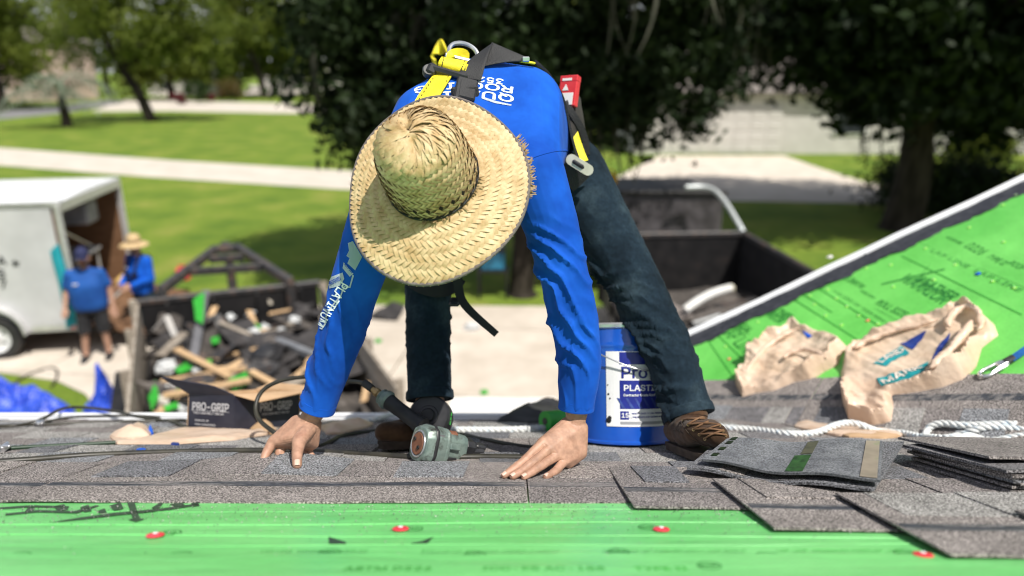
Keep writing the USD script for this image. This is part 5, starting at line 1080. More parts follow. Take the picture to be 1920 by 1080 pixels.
part(bx_, 'flap', bislab(up3(c2, BH), up3(c2 + bx1 * Lx1, BH), up3(c2 + bx1 * Lx1, BH) + bx2 * .07 + RN * .02, up3(c2, BH) + bx2 * .08 + RN * .01, 4, 4, .003), kraft)
def ptext(par, s, o, ex, ey, h, wid, mat):
    m = text(s, h, .0004, True); v = np.array(m.vertices); v[:, 0] *= wid / v[:, 0].max(); part(par, 'print', place(trimesh.Trimesh(v, m.faces, process=False), o, ex, ey), mat)
fo = -bx2 * .0012; ptext(bx_, 'PRO-GRIP', up3(c1, .072) - bx1 * .022 + fo, -bx1, RN, .025, Lx1 * .80, grey_print); ptext(bx_, 'YOU CAN RELY ON US', up3(c1, .060) - bx1 * .03 + fo, -bx1, RN, .006, Lx1 * .66, grey_print)
for k, w in enumerate((.3, .45, .66)): ptext(bx_, ('NAILS', 'GALVANIZED', 'ROOFING COIL NAILS 1 1/4')[k], up3(c1, .036 - k * .013) - bx1 * .04 + fo, -bx1, RN, .005, Lx1 * w, grey_print)
part(bx_, 'print', bislab(up3(c1, .070) - bx1 * .02 + fo, up3(c0, .070) + bx1 * .02 + fo, up3(c0, .0712) + bx1 * .02 + fo, up3(c1, .0712) - bx1 * .02 + fo, 1, 1, .0003), grey_print)
so = -bx1 * .0012; ptext(bx_, 'PRO-GRIP', up3(c0, .066) + bx2 * .10 + so, bx2, RN, .028, Lx2 * .50, grey_print); ptext(bx_, 'YOU CAN RELY ON US', up3(c0, .052) + bx2 * .11 + so, bx2, RN, .007, Lx2 * .42, grey_print)

# ---- beige shingle wrappers and their scraps
poly_b = M('wrapper', (0.70, 0.51, 0.37), (0.85, 0.68, 0.54), 7, rough=0.36, spec=0.5, trans=0.25, bump=0.6, bscale=55, bdist=0.006)
tealp = M('teal_print', (0.012, 0.24, 0.27), (0.02, 0.30, 0.33), 20, rough=0.4); navyp = M('navy_wrapper_print', (0.015, 0.035, 0.20), (0.02, 0.05, 0.25), 20, rough=0.4); pinkw = M('pale_wrapper_print', (0.74, 0.66, 0.58), None, rough=0.45)
def gpl(px): return [tuple(float(c) for c in GAB(S(*p))) for p in px]
def bag(px, amp, seed, label, rim=.018, sc=9, ax=-.75, wall=.035):
    poly = gpl(px); m, (A, H) = crumple(poly, lambda a, b: GP(a, b), GN, amp, rim, sc, seed, .0085, .008, 1.4, ax, 2.6, wall)
    t = thing('wrapper', label, 'plastic wrapper', GP(*np.mean(poly, 0))); part(t, 'sheet', m, poly_b, smooth=22)
    from scipy.interpolate import NearestNDInterpolator, LinearNDInterpolator
    f = LinearNDInterpolator(A, H); g = NearestNDInterpolator(A, H)
    return t, lambda a, b: (lambda z: float(z) if z == z else float(g(a, b)))(f(a, b))
wb1, wh1 = bag([(1382, 726), (1386, 712), (1397, 694), (1404, 672), (1424, 660), (1436, 643), (1462, 634), (1482, 618), (1500, 611), (1512, 622), (1540, 627), (1573, 638), (1590, 654), (1578, 668), (1572, 686), (1545, 700), (1522, 716), (1490, 722), (1453, 738), (1418, 742), (1394, 750)], .050, 3, 'crumpled beige plastic wrapper lying on the gable slope nearer the boot')
wb2, wh2 = bag([(1578, 702), (1588, 672), (1605, 650), (1640, 632), (1690, 616), (1730, 600), (1778, 598), (1784, 582), (1812, 577), (1838, 594), (1866, 612), (1873, 632), (1842, 655), (1832, 690), (1808, 716), (1770, 732), (1720, 742), (1676, 748), (1680, 778), (1676, 800), (1640, 806), (1594, 798), (1582, 760)], .042, 5, 'big crumpled beige wrapper with teal and navy print on the gable slope')
def roll(pts, r0, par, mat=poly_b, seed=0, h=.03):
    P = spline([S(*p[:2], p[2] if len(p) > 2 else h) for p in pts], 40); t = tube(P, np.interp(np.linspace(0, 1, 40), [0, .12, .5, .88, 1], [r0 * .35, r0, r0 * .8, r0, r0 * .3]), 14); V = np.array(t.vertices)
    t.vertices = V + np.array(t.vertex_normals) * (r0 * 1.6 * fbm(V, 34, 3, seed))[:, None]; part(par, 'fold', t, mat, smooth=True)
roll([(1470, 670), (1500, 655), (1530, 660), (1550, 672)], .010, wb1, seed=3, h=.05); roll([(1400, 700), (1425, 662), (1462, 632), (1500, 615)], .010, wb1, seed=1, h=.05)
roll([(1782, 614), (1786, 590), (1812, 574), (1836, 590), (1830, 620)], .013, wb2, seed=5, h=.06); roll([(1822, 602), (1800, 635), (1770, 668), (1745, 690)], .014, wb2, seed=7, h=.06); roll([(1604, 652), (1640, 632), (1700, 614), (1760, 598)], .011, wb2, seed=4, h=.05)
def decal_on(poly_px, hf, mat, par, h0=.055, off=.003):
    poly = [tuple(float(c) for c in GAB(S(*p, h0))) for p in poly_px]; A, D, _, n = poly_sheet(poly, None, .010)
    part(par, 'print', (np.array([GP(a, b, hf(a, b) + off) for a, b in A]), D), mat, smooth=True)
decal_on([(1634, 673), (1684, 634), (1700, 646), (1658, 676)], wh2, tealp, wb2); decal_on([(1640, 700), (1680, 690), (1737, 663), (1728, 690), (1690, 704), (1652, 720)], wh2, tealp, wb2); decal_on([(1682, 630), (1736, 613), (1706, 641)], wh2, navyp, wb2); decal_on([(1756, 632), (1780, 616), (1760, 650), (1742, 662)], wh2, navyp, wb2)
def wtext(s, A, B, hk, hf, mat, par, h0=.055, off=.0055):
    o, e = S(*A, h0), S(*B, h0); ex = unit(e - o); ey = unit(np.cross(GN, ex)); m = topfaces(text(s, .05, .01, True)); v, f = trimesh.remesh.subdivide_to_size(np.array(m.vertices), np.array(m.faces), .02); k = np.linalg.norm(e - o) / v[:, 0].max()
    P = []
    for x, y, z in v: a, b = GAB(o + ex * x * k + ey * y * k * hk); P.append(GP(a, b, hf(a, b) + off))
    part(par, 'print', (np.array(P), f), mat)
wtext('LAND', (1650, 673), (1692, 641), .8, wh2, pinkw, wb2); wtext('MARK', (1652, 712), (1728, 680), .8, wh2, pinkw, wb2)
decal_on([(1500, 612), (1520, 620), (1510, 624)], wh1, M('blue_scrap', (0.01, 0.09, 0.5), None, rough=.4), wb1)
def rpl(px): return [tuple(float(c) for c in RXS(R(*p))[:2]) for p in px]
def scrap(px, amp, seed, label, name='wrapper_scrap', mat=poly_b, rim=.03, sc=10, cat_='wrapper scrap', lift=.010):
    poly = rpl(px); m, _ = crumple(poly, lambda a, b: RP(a, b, .004), RN, amp, rim, sc, seed, .012, lift, ax=.3 if mat in (poly_b, kraft) else None); return single(name, m, mat, label, cat_, smooth=40)
scrap([(1490, 806), (1500, 792), (1540, 792), (1590, 794), (1640, 790), (1668, 786), (1690, 806), (1692, 822), (1640, 826), (1570, 822), (1530, 816)], .012, 31, 'torn beige scrap of wrapper under the white rope')
scrap([(205, 826), (218, 838), (330, 838), (440, 830), (500, 820), (520, 810), (500, 804), (470, 816), (400, 812), (340, 810), (300, 820), (250, 834)], .009, 32, 'long beige strip of wrapper lying in front of the carton')
scrap([(206, 824), (216, 828), (246, 829), (280, 826), (284, 818), (270, 811), (242, 813), (230, 820)], .045, 33, 'small upright scrap of beige wrapper at the end of the green cord', rim=.05)
scrap([(276, 820), (287, 820), (286, 811), (277, 811)], .03, 34, 'tiny bright blue scrap beside the upright beige scrap', mat=M('blue_scrap', (0.01, 0.09, 0.5), None, rough=.4), rim=.01)
scrap([(598, 806), (612, 820), (640, 818), (662, 812), (690, 806), (700, 800), (684, 796), (655, 795), (640, 802), (615, 803)], .03, 35, 'crumpled beige scrap of wrapper between the left hand and the nail gun', rim=.04)
scrap([(468, 812), (500, 818), (520, 822), (512, 806), (490, 800)], .03, 36, 'tan curl of wrapper beside the left hand', mat=kraft, rim=.03)
scrap([(1560, 815), (1640, 818), (1690, 824), (1660, 828), (1590, 826)], .008, 37, 'tan paper corner peeking out behind the loose shingle', mat=kraft)
# ---- black sheet and green roll by the eave
memb2 = M('black_sheet', (0.018, 0.019, 0.022), (0.045, 0.046, 0.05), 12, rough=0.5, bump=0.5, bscale=26, bdist=0.01)
scrap([(932, 796), (960, 786), (1000, 775), (1060, 768), (1110, 770), (1110, 786), (1040, 796), (990, 798)], .06, 38, 'crumpled black sheet lying at the eave behind the right hand', 'plastic_sheet', memb2, .08, 6, 'plastic sheet')
ga, gb = R(1022, 790, .035), R(1110, 783, .035)
gr_ = single('underlayment_roll', tube(np.linspace(ga, gb, 6), .034, 24), M('roll_green', (0.03, 0.33, 0.04), (0.04, 0.40, 0.05), 8, rough=.4), 'short bright green roll of underlayment behind the right wrist', 'roll', smooth=40)
part(gr_, 'core', tube([ga - unit(gb - ga) * .002, ga + unit(gb - ga) * .01], .012, 14), plastic_b)

# ---- loose shingles
ls = [(SH[1], [R(1340, 832, .050), R(1288, 876, .022), R(1638, 912, .024), R(1695, 824, .062)], 'mineral faced shingle lying beneath the turned over one', .010), (SH[4], [R(1363, 822, .074), R(1315, 861, .040), R(1650, 896, .040), R(1654, 823, .076)], 'turned over grey shingle with a green patch and a beige tape', .007)]
for k, (mt, c, lb, sag) in enumerate(ls):
    m = bislab(c[1], c[2], c[3], c[0], 22, 6, .0055, bend=lambda u, v, sag=sag: -sag * math.sin(3.14 * u) * (1 - .4 * v) + .004 * math.sin(u * 11))
    t = single('loose_shingle', m, mt if k == 0 else M('shingle_back', (0.085, 0.09, 0.10), (0.14, 0.147, 0.157), 20, rough=.9, speck=(260, .35, .66, .5, 1.7)), lb, 'roof shingle', smooth=30)
    n = unit(np.cross(c[2] - c[1], c[0] - c[1])); n = n if n @ RN > 0 else -n
    P = lambda u, v, h=.0012, c=c, sag=sag, n=n: c[1] * (1 - u) * (1 - v) + c[2] * u * (1 - v) + c[3] * u * v + c[0] * (1 - u) * v + n * (-sag * math.sin(3.14 * u) * (1 - .4 * v) + .004 * math.sin(u * 11) + h)
    def patch(u0, u1, v0, v1, mat, nm, h=.0016, sk=0.0): part(t, nm, slab(lambda u, v: (P(u0 + (u1 - u0) * u + sk * (v0 + (v1 - v0) * v), v0 + (v1 - v0) * v, h), n), 4, 4, .0008), mat)
    if k:
        gp2 = M('green_patch', (0.012, 0.04, 0.012), (0.03, 0.10, 0.025), 70, rough=.6); tape = M('beige_tape', (0.22, 0.185, 0.15), (0.30, 0.25, 0.20), 14, rough=.35, c3=(0.10, 0.22, 0.07), lo=.35, hi=.8); sealant = M('sealant', (0.012, 0.013, 0.011), (0.02, 0.035, 0.016), 40, rough=.35); dk = M('dark_olive', (0.05, 0.055, 0.035), (0.08, 0.08, 0.05), 40, rough=.7)
        patch(.50, .60, .02, .50, gp2, 'green_patch'); patch(.53, .60, .54, .95, dk, 'faded_patch'); patch(.90, .985, .02, .97, tape, 'tape', .002)
        for v0 in (.15, .42, .70, .88): patch(.035, .075, v0, v0 + .12, sealant, 'sealant_dab', .0018)
    else:
        for i in range(6): patch(.02 + i * .165, .02 + i * .165 + .14, .04, .3, SH[[0, 5, 1, 4, 2, 1][i]], 'tab', .0012) if i % 2 else None
xl, sf, sn = float(RXS(R(1690, 846, .03))[0]), 1.66, 1.315
for i in range(8):
    q = random.Random(60 + i); dx_, ds_ = q.uniform(-.012, .012), q.uniform(-.010, .010); h = .008 + .0066 * i; top_ = i == 7
    if top_: dx_, ds_ = .0, .06
    a = [RP(xl + dx_, sn + ds_, h), RP(xl + dx_ + .95, sn + ds_, h), RP(xl + dx_ + .95, sn + ds_ + SW, h + .004), RP(xl + dx_ + q.uniform(-.01, .01), sn + ds_ + SW, h + .004)]
    lb = ['lowest', 'second lowest', 'third', 'fourth', 'fifth', 'sixth', 'seventh', 'topmost, pushed back'][i]
    t = single('loose_shingle', bislab(*a, 20, 6, .0055, nrm=RN, bend=lambda u, v, q=q: .003 * math.sin(u * 9 + i) + .010 * max(0, .25 - u) * (4 if top_ else 1.2) * (1 - v)), SH[[0, 5, 0, 1, 5, 0, 4, 0][i]], f'{lb} shingle of the stack at the right edge', 'roof shingle', smooth=30, group='shingles stacked at the right edge')

# ---- snap hook on a blue lanyard
hk = S(1862, 692, .022); hx = unit(S(1885, 676, .022) - S(1838, 702, .022)); hy = np.cross(GN, hx)
sh_ = thing('snap_hook', 'silver snap hook on a blue strap at the right edge of the gable slope', 'snap hook', hk)
lp = [(-.045, -.004), (-.040, .012), (-.022, .018), (.012, .016), (.042, .012), (.048, 0), (.040, -.013), (.0, -.016), (-.030, -.016), (-.045, -.004)]
part(sh_, 'hook_body', tube(spline([hk + hx * a + hy * b for a, b in lp], 50), .0055, 8), steel, smooth=True); part(sh_, 'gate', beam(hk + hx * -.02 - hy * .016 + GN * .001, hk + hx * .036 - hy * .004 + GN * .001, .010, .010, up=GN, b=.003), steel); part(sh_, 'hinge_block', beam(hk + hx * .018, hk + hx * .05, .028, .012, up=GN, b=.004), steel)
part(sh_, 'eye_sleeve', tube([hk + hx * .045, hk + hx * .075], .012, 10), plastic_b); part(sh_, 'strap', ribbon([hk + hx * .065, hk + hx * .11 + GN * .004, hk + hx * .2 + hy * .02], GN, .026, .004, 12), M('blue_strap', (0.01, 0.09, 0.32), (0.015, 0.13, 0.4), 90, rough=.7))
# ---- little scraps on the roofs
for px, py, c, lb in ((1557, 485, 'w', 'white speck of paper on the gable underlayment'), (1835, 517, 'b', 'small blue scrap on the gable underlayment')):
    m, _ = crumple([tuple(float(q) for q in GAB(S(px + a, py + b))) for a, b in ((-7, 0), (0, 3), (7, -1), (2, -4))], lambda a, b: GP(a, b, .008), GN, .006, .01, 20, 5, .008); single('paper_scrap', m, card_w if c == 'w' else M('blue_scrap', (0.01, 0.09, 0.5), None), lb, 'scrap')
scrap([(255, 853), (272, 854), (274, 851), (258, 850)], .004, 41, 'tiny blue scrap on the shingles below the thick hose', 'paper_scrap', M('blue_scrap', (0.01, 0.09, 0.5), None), .006)
scrap([(320, 841), (336, 842), (335, 839), (322, 838)], .004, 42, 'tiny dark blue scrap just above the thick hose', 'paper_scrap', navyp, .006)
# ============================================================= THE DRIVEWAY: TRAILERS, DEBRIS, PEOPLE
black_st = M('black_steel', (0.006, 0.006, 0.007), (0.016, 0.015, 0.016), 5, rough=0.55, spec=0.35, c3=(0.04, 0.03, 0.026), lo=.3, hi=.85, mid=.6)
worn_st = M('worn_steel', (0.016, 0.016, 0.018), (0.045, 0.043, 0.044), 7, rough=0.45, c3=(0.13, 0.075, 0.05), lo=.3, hi=.75)
plank_m = M('grey_plank', (0.20, 0.165, 0.13), (0.34, 0.30, 0.25), 7, rough=0.9, stretch=(1, 1, 8), vary=.18, bump=.4, bscale=30, bdist=.004)
wood_m = M('fresh_wood', (0.42, 0.27, 0.14), (0.56, 0.39, 0.23), 9, rough=0.8, vary=.15, stretch=(4, 4, 1))
FLt, FRt = G(262, 565, 1.3), G(594, 529, 1.3); AR = unit(FRt - FLt); AF = unit(FLt - G(244, 775, 1.3)); AWD = np.linalg.norm(FRt - FLt); AL_ = 3.9; Z0 = .55
def A_(x, y, z): return np.array([FLt[0], FLt[1], 0]) + AR * x - AF * y + np.array([0, 0, z])      # across, towards the house, up
ta = thing('dump_trailer', 'black dump trailer with grey plank sides heaped with torn off roofing', 'trailer', A_(AWD / 2, AL_ / 2, 0))
part(ta, 'bed', beam(A_(AWD / 2, 0, Z0), A_(AWD / 2, AL_, Z0), AWD, .12, b=.01), black_st)
part(ta, 'front_wall', beam(A_(0, .0, .95), A_(AWD, .0, .95), .06, .66, b=.01), black_st); part(ta, 'top_rail', beam(A_(-.05, 0, 1.29), A_(AWD + .05, 0, 1.29), .10, .08, b=.015), worn_st)
for k in range(4): part(ta, 'wall_rib', beam(A_(.3 + k * AWD / 4, .055, .95), A_(.3 + k * AWD / 4 + .05, .055, .95), .06, .60, b=.008), black_st)
part(ta, 'strap', beam(A_(AWD * .70, -.06, 1.30), A_(AWD * .71, .05, 1.05), .05, .02), M('pale_strap', (.4, .36, .3), None))
for side, x in ((0, -.03), (1, AWD + .03)):
    for k in range(5): part(ta, 'plank', beam(A_(x, .06, .64 + k * .145), A_(x, AL_, .64 + k * .145), .04, .139, b=.006), plank_m)
    for y in (.1, 1.3, 2.6, 3.8): part(ta, 'stake', beam(A_(x + (.05 if side else -.05), y, .5), A_(x + (.05 if side else -.05), y, 1.36 if side == 0 else 1.33), .09, .05, up=AF, b=.008), plank_m)
    part(ta, 'frame_rail', beam(A_(x, 0, .46), A_(x, AL_, .46), .08, .12, b=.01), black_st)
    for y in (1.7, 2.6):
        w = part(ta, 'wheel', lathe([(.0001, -.09), (.2, -.09), (.34, -.1), (.36, -.06), (.36, .06), (.34, .1), (.2, .09), (.0001, .09)], 28, A_(x + (.16 if side else -.16), y, .36), AR), rub, smooth=40); part(w, 'rim', lathe([(.0001, .095), (.12, .10), (.19, .11), (.2, .095)], 20, A_(x + (.16 if side else -.16), y, .36), AR if side else -AR), worn_st)
    part(ta, 'fender', beam(A_(x + (.16 if side else -.16), 1.2, .80), A_(x + (.16 if side else -.16), 3.1, .80), .24, .02), black_st)
ap = G(424, 466, 1.42); aL, aR = G(302, 545, 1.38), G(544, 528, 1.38)
for nm, p, q, w in (('tongue_beam', aL, ap - AR * .18, .12), ('tongue_beam', aR, ap + AR * .18, .12), ('tongue_beam', ap - AR * .22, ap + AR * .22, .14), ('cross_bar', aL * .6 + ap * .4, aR * .6 + ap * .4, .09), ('cross_bar', aL * .3 + ap * .7, aR * .3 + ap * .7, .08), ('upright', ap - AF * .5, ap - AF * .5 - np.array([0, 0, 1.3]), .10), ('upright', aL, aL - np.array([0, 0, .8]), .1), ('upright', aR, aR - np.array([0, 0, .8]), .1)):
    part(ta, nm, beam(p, q, w, .12, b=.012), worn_st)
part(ta, 'coupler', lathe([(.0001, -.06), (.09, -.06), (.10, .0), (.07, .09), (.0001, .1)], 18, ap + AF * .1), worn_st, smooth=40)
# the load
rdb = random.Random(77); greenp = M('green_scrap', (0.03, 0.36, 0.03), (0.05, 0.45, 0.05), 8, rough=.5, trans=.2); whitep = M('white_plastic', (0.55, 0.57, 0.58), (0.72, 0.73, 0.73), 9, rough=.35, trans=.2, bump=.5, bscale=20, bdist=.02); feltm = M('felt', (0.022, 0.021, 0.022), (0.055, 0.05, 0.05), 6, rough=.75, bump=.5, bscale=20, bdist=.02); brownsh = M('old_shingle', (0.045, 0.04, 0.037), (0.12, 0.105, 0.095), 6, rough=.95, vary=.25, speck=(90, .35, .65, .7, 1.3))
def pile():
    A, D, dist, n = poly_sheet([(0.05, .1), (AWD - .05, .1), (AWD - .05, AL_), (0.05, AL_)], None, .12)
    q = np.c_[A, np.zeros(len(A))]; H = .56 + np.clip(dist / .5, .3, 1) * (.38 + .40 * fbm(q, 2.6, 5, 3)); k = len(A)
    return np.array([A_(a[0], a[1], h) for a, h in zip(A, H)]), D[:, ::-1]
single('debris', pile(), brownsh, 'heap of small dark roofing debris filling the dump trailer', 'debris', kind='stuff')
def sheet_at(px, z, mat, label, name, cat_, seed=0, amp=.06, t=.012, group=None, sc=2.6):
    c = [G(x, y, zz) for (x, y), zz in zip(px, z)]
    n = unit(np.cross(c[1] - c[0], c[3] - c[0])); n = n if n[2] > 0 else -n; r_ = np.random.default_rng(seed); o = r_.uniform(0, 9, 3)
    def fn(u, v): p = c[0] * (1 - u) * (1 - v) + c[1] * u * (1 - v) + c[2] * u * v + c[3] * (1 - u) * v; return p + n * amp * 2 * float(fbm(np.array([[u * sc, v * sc, 0]]) + o, 1, 3, seed)[0]), n
    return single(name, slab(fn, 14, 14, t), mat, label, cat_, smooth=50, group=group)
def board(a, b, z0, z1, w, h, mat, label, name='board', cat_='board'): return single(name, beam(G(*a, z0), G(*b, z1), w, h, b=.004), mat, label, cat_)
sheet_at([(545, 640), (600, 602), (700, 690), (610, 720)], (1.12, 1.15, 1.0, .98), feltm, 'large black sheet of roofing felt on top of the dump trailer load', 'roofing_felt', 'roofing felt', 1, .05)
sheet_at([(404, 612), (470, 598), (560, 720), (520, 735)], (1.12, 1.12, 1.02, 1.0), feltm, 'long black felt strip hanging down the middle of the load', 'roofing_felt', 'roofing felt', 2, .06)
sheet_at([(450, 640), (520, 610), (590, 650), (520, 690)], (1.05, 1.12, 1.12, 1.05), feltm, 'torn black felt beside the round vent cap', 'roofing_felt', 'roofing felt', 3, .07)
sheet_at([(285, 640), (330, 610), (380, 650), (330, 690)], (1.02, 1.1, 1.1, 1.0), feltm, 'crumpled black felt in the far left corner of the load', 'roofing_felt', 'roofing felt', 4, .08)
sheet_at([(600, 590), (650, 560), (690, 640), (640, 660)], (1.2, 1.3, 1.2, 1.1), feltm, 'black felt flap leaning on the right plank side', 'roofing_felt', 'roofing felt', 5, .05)
board((386, 545), (361, 682), 1.42, 1.05, .10, .025, M('grey_metal', (.10, .10, .11), (.16, .16, .17), 6, rough=.5), 'dark metal strip standing up out of the load with a green rag on it', 'metal_strip', 'metal strip')
sheet_at([(362, 562), (384, 547), (380, 608), (366, 600)], (1.40, 1.45, 1.3, 1.3), greenp, 'bright green rag of underlayment hanging on the upright metal strip', 'green_scrap', 'underlayment scrap', 6, .03, .004)
board((302, 716), (462, 690), 1.06, 1.10, .06, .05, wood_m, 'long pale lath lying across the front of the load'); board((420, 668), (505, 650), 1.0, 1.08, .07, .04, wood_m, 'short brown board behind the long pale lath')
sheet_at([(398, 700), (452, 672), (470, 720), (430, 745)], (1.02, 1.05, 1.0, .98), wood_m, 'tan scrap of plywood under the green scrap', 'plywood_scrap', 'plywood', 7, .01, .014); sheet_at([(420, 745), (470, 720), (500, 760), (440, 770)], (1.0, 1.0, .95, .95), wood_m, 'triangular tan plywood scrap behind the open carton', 'plywood_scrap', 'plywood', 8, .01, .014)
board((545, 715), (600, 670), 1.02, 1.08, .08, .04, wood_m, 'pale board end right of the felt strip'); board((470, 745), (545, 735), .98, 1.0, .05, .05, wood_m, 'brown stick at the foot of the felt strip'); board((405, 745), (440, 700), 1.02, 1.05, .05, .03, plank_m, 'thin grey batten crossing the plywood scraps')
sheet_at([(425, 714), (462, 696), (468, 716), (438, 734)], (1.10, 1.12, 1.10, 1.08), greenp, 'green scrap of underlayment lying on the tan plywood', 'green_scrap', 'underlayment scrap', 9, .03, .004)
for k, (px, lb) in enumerate((([(326, 690), (352, 678), (362, 690), (335, 702)], 'green scrap beside the white plastic'), ([(376, 678), (396, 672), (398, 686), (380, 692)], 'small green scrap at the foot of the metal strip'), ([(278, 745), (292, 712), (298, 745), (284, 770)], 'green strip against the left plank side'), ([(306, 762), (332, 752), (336, 764), (312, 772)], 'green scrap low behind the carton'), ([(395, 634), (410, 628), (412, 642), (398, 646)], 'green speck under the far wall'), ([(500, 735), (530, 722), (545, 742), (512, 752)], 'green scrap beneath the felt strip'), ([(555, 640), (580, 632), (584, 648), (560, 654)], 'green scrap near the right plank side'))):
    sheet_at(px, (1.06,) * 4, greenp, 'bright ' + lb, 'green_scrap', 'underlayment scrap', 20 + k, .03, .004)
def wad(px, py, z, r_, mat, label, name='plastic_wad', cat_='plastic', seed=0):
    m = trimesh.creation.icosphere(3, 1.0); v = np.array(m.vertices); v = v * (1 + .9 * fbm(v, 2.2, 3, seed))[:, None] * np.array([r_, r_ * .8, r_ * .7]); return single(name, (v + G(px, py, z), m.faces), mat, label, cat_)
for k, (px, py, z, r_, lb) in enumerate(((313, 690, 1.0, .13, 'white plastic wad left of the green scrap'), (338, 768, .95, .13, 'white plastic wad low behind the carton'), (318, 730, 1.0, .09, 'white torn plastic near the left plank side'), (372, 700, 1.0, .09, 'whitish wad right of the green scrap'), (478, 622, 1.1, .07, 'small white wad on the black felt'), (528, 618, 1.1, .05, 'white round scrap near the far wall'), (552, 600, 1.16, .07, 'pale blue white wad in the far right corner'), (400, 740, .98, .10, 'pinkish white wad by the plywood'))):
    wad(px, py, z, r_, whitep, lb, seed=k)
wad(300, 640 + 115, .96, .10, M('dirty_cloth', (.4, .38, .33), (.55, .53, .48), 9, rough=.9), 'dirty white cloth hanging at the left plank side', 'cloth', 'cloth', 12)
vc = thing('vent_cap', 'round black vent cap lying on the felt in the trailer', 'vent cap', G(500, 665, 1.12)); vo = G(500, 665, 1.14); va = unit((-.1, -.35, 1)); part(vc, 'rim', lathe([(.0001, -.02), (.19, -.02), (.20, 0), (.19, .02), (.15, .03), (.0001, .03)], 26, vo, va), black_st, smooth=40); part(vc, 'dome', lathe([(.13, .03), (.12, .06), (.07, .085), (.0001, .09)], 22, vo, va), plastic_b, smooth=40)
board((520, 640), (590, 668), 1.12, 1.12, .09, .09, M('galvanised', (.25, .26, .28), (.38, .39, .41), 8, rough=.4, metallic=.6), 'grey length of metal duct on the right of the load', 'metal_duct', 'duct'); board((412, 604), (470, 628), 1.16, 1.1, .06, .02, plank_m, 'weathered batten lying across the black felt'); board((478, 628), (552, 605), 1.08, 1.14, .05, .03, plank_m, 'grey batten near the far wall of the trailer'); board((288, 618), (312, 592), 1.12, 1.3, .08, .02, M('grey_flashing', (.3, .29, .28), (.4, .38, .36), 7, rough=.5), 'bent grey flashing standing in the far left corner', 'flashing', 'flashing'); board((312, 592), (328, 630), 1.3, 1.1, .08, .02, M('grey_flashing', (.3, .29, .28), None), 'second leg of bent grey flashing sloping down to the right', 'flashing', 'flashing')
for a, b, z0, z1, w, m_, lb in (((306, 742), (470, 712), 1.14, 1.16, .09, wood_m, 'second long tan plank in front of the pale lath'), ((430, 764), (596, 700), 1.10, 1.20, .10, plank_m, 'long grey plank slanting up to the right plank side'), ((330, 655), (430, 706), 1.16, 1.12, .08, wood_m, 'tan plank sloping down from the felt in the far corner'), ((470, 696), (566, 748), 1.16, 1.08, .07, wood_m, 'tan plank sloping down to the right behind the carton'), ((300, 668), (345, 625), 1.1, 1.2, .12, plank_m, 'wide grey plank end in the far left of the load')):
    board(a, b, z0, z1, w, .035, m_, lb)
KINDS = (('shingle_scrap', 'torn dark shingle scrap in the plank sided trailer', 'shingle scrap', 'shingle scraps in the dump trailer', [brownsh, feltm, worn_st], 70, .30), ('wood_scrap', 'short tan splinter of wood in the plank sided trailer', 'wood scrap', 'wood scraps in the dump trailer', [wood_m], 22, .34), ('green_scrap', 'small green scrap among the dark debris of the plank sided trailer', 'underlayment scrap', 'green scraps in the dump trailer', [greenp], 7, .10), ('paper_scrap', 'whitish scrap among the dark debris of the plank sided trailer', 'paper scrap', 'white scraps in the dump trailer', [whitep], 10, .12))
for nm, lb, ct_, gr__, mt, cnt, big in KINDS:
    for k in range(cnt):
        x, y = rdb.uniform(.15, AWD - .15), rdb.uniform(.25, AL_ - .3); o = A_(x, y, rdb.uniform(.94, 1.08)); a = rdb.uniform(0, 6.28); e1 = np.array([math.cos(a), math.sin(a), rdb.uniform(-.5, .6)]); e2 = unit(np.cross((rdb.uniform(-.5, .5), rdb.uniform(-.5, .5), 1), e1)); L1, L2 = rdb.uniform(.4, 1) * big, rdb.uniform(.3, .55) * big * (.25 if nm == 'wood_scrap' else 1)
        single(nm, bislab(o - e1 * L1 - e2 * L2, o + e1 * L1 - e2 * L2, o + e1 * L1 * .8 + e2 * L2, o - e1 * L1 + e2 * L2 * .8, 4, 3, .010, bend=lambda u, v: (0 if nm == 'wood_scrap' else .12 * big * math.sin(u * 5 + v * 3))), mt[k % len(mt)], lb, ct_, group=gr__)

# ---- black dumpster at the right
BRc, FRc = G(1395, 436, 1.6), G(1525, 510, 1.6); BF = unit(np.array([*(FRc - BRc)[:2], 0])); BRt = np.array([-BF[1], BF[0], 0]); BWD, BLn = 2.5, 5.0
def B_(x, y, z): return np.array([BRc[0], BRc[1], 0]) - BRt * x + BF * y + np.array([0, 0, z])
tb = thing('dumpster', 'black steel dumpster with debris inside beyond the roof rake', 'dumpster', B_(BWD / 2, BLn / 2, 0))
part(tb, 'bed', beam(B_(BWD / 2, 0, .5), B_(BWD / 2, BLn, .5), BWD, .14), black_st)
for x in (0, BWD):
    part(tb, 'side_wall', beam(B_(x, 0, 1.04), B_(x, BLn, 1.04), .05, 1.1), black_st); part(tb, 'top_rail', beam(B_(x, -.05, 1.58), B_(x, BLn + .05, 1.58), .1, .09, b=.015), worn_st)
    for k in range(6): part(tb, 'rib', beam(B_(x + (.05 if x else -.05), .2 + k * .9, 1.0), B_(x + (.05 if x else -.05), .3 + k * .9, 1.0), .06, 1.0), black_st)
    for y in (1.5, 3.4): part(tb, 'wheel', lathe([(.0001, -.08), (.32, -.09), (.34, -.05), (.34, .05), (.32, .09), (.0001, .08)], 24, B_(x, y, .34), BRt), rub, smooth=40)
for y in (0, BLn): part(tb, 'end_wall', beam(B_(.028, y, 1.04), B_(BWD - .028, y, 1.04), .05, 1.096), black_st); part(tb, 'top_rail', beam(B_(.05, y, 1.585), B_(BWD - .05, y, 1.585), .1, .09, b=.015), worn_st)
galv = M('pale_steel', (0.50, 0.54, 0.55), (0.62, 0.65, 0.66), 8, rough=.4, metallic=.3)
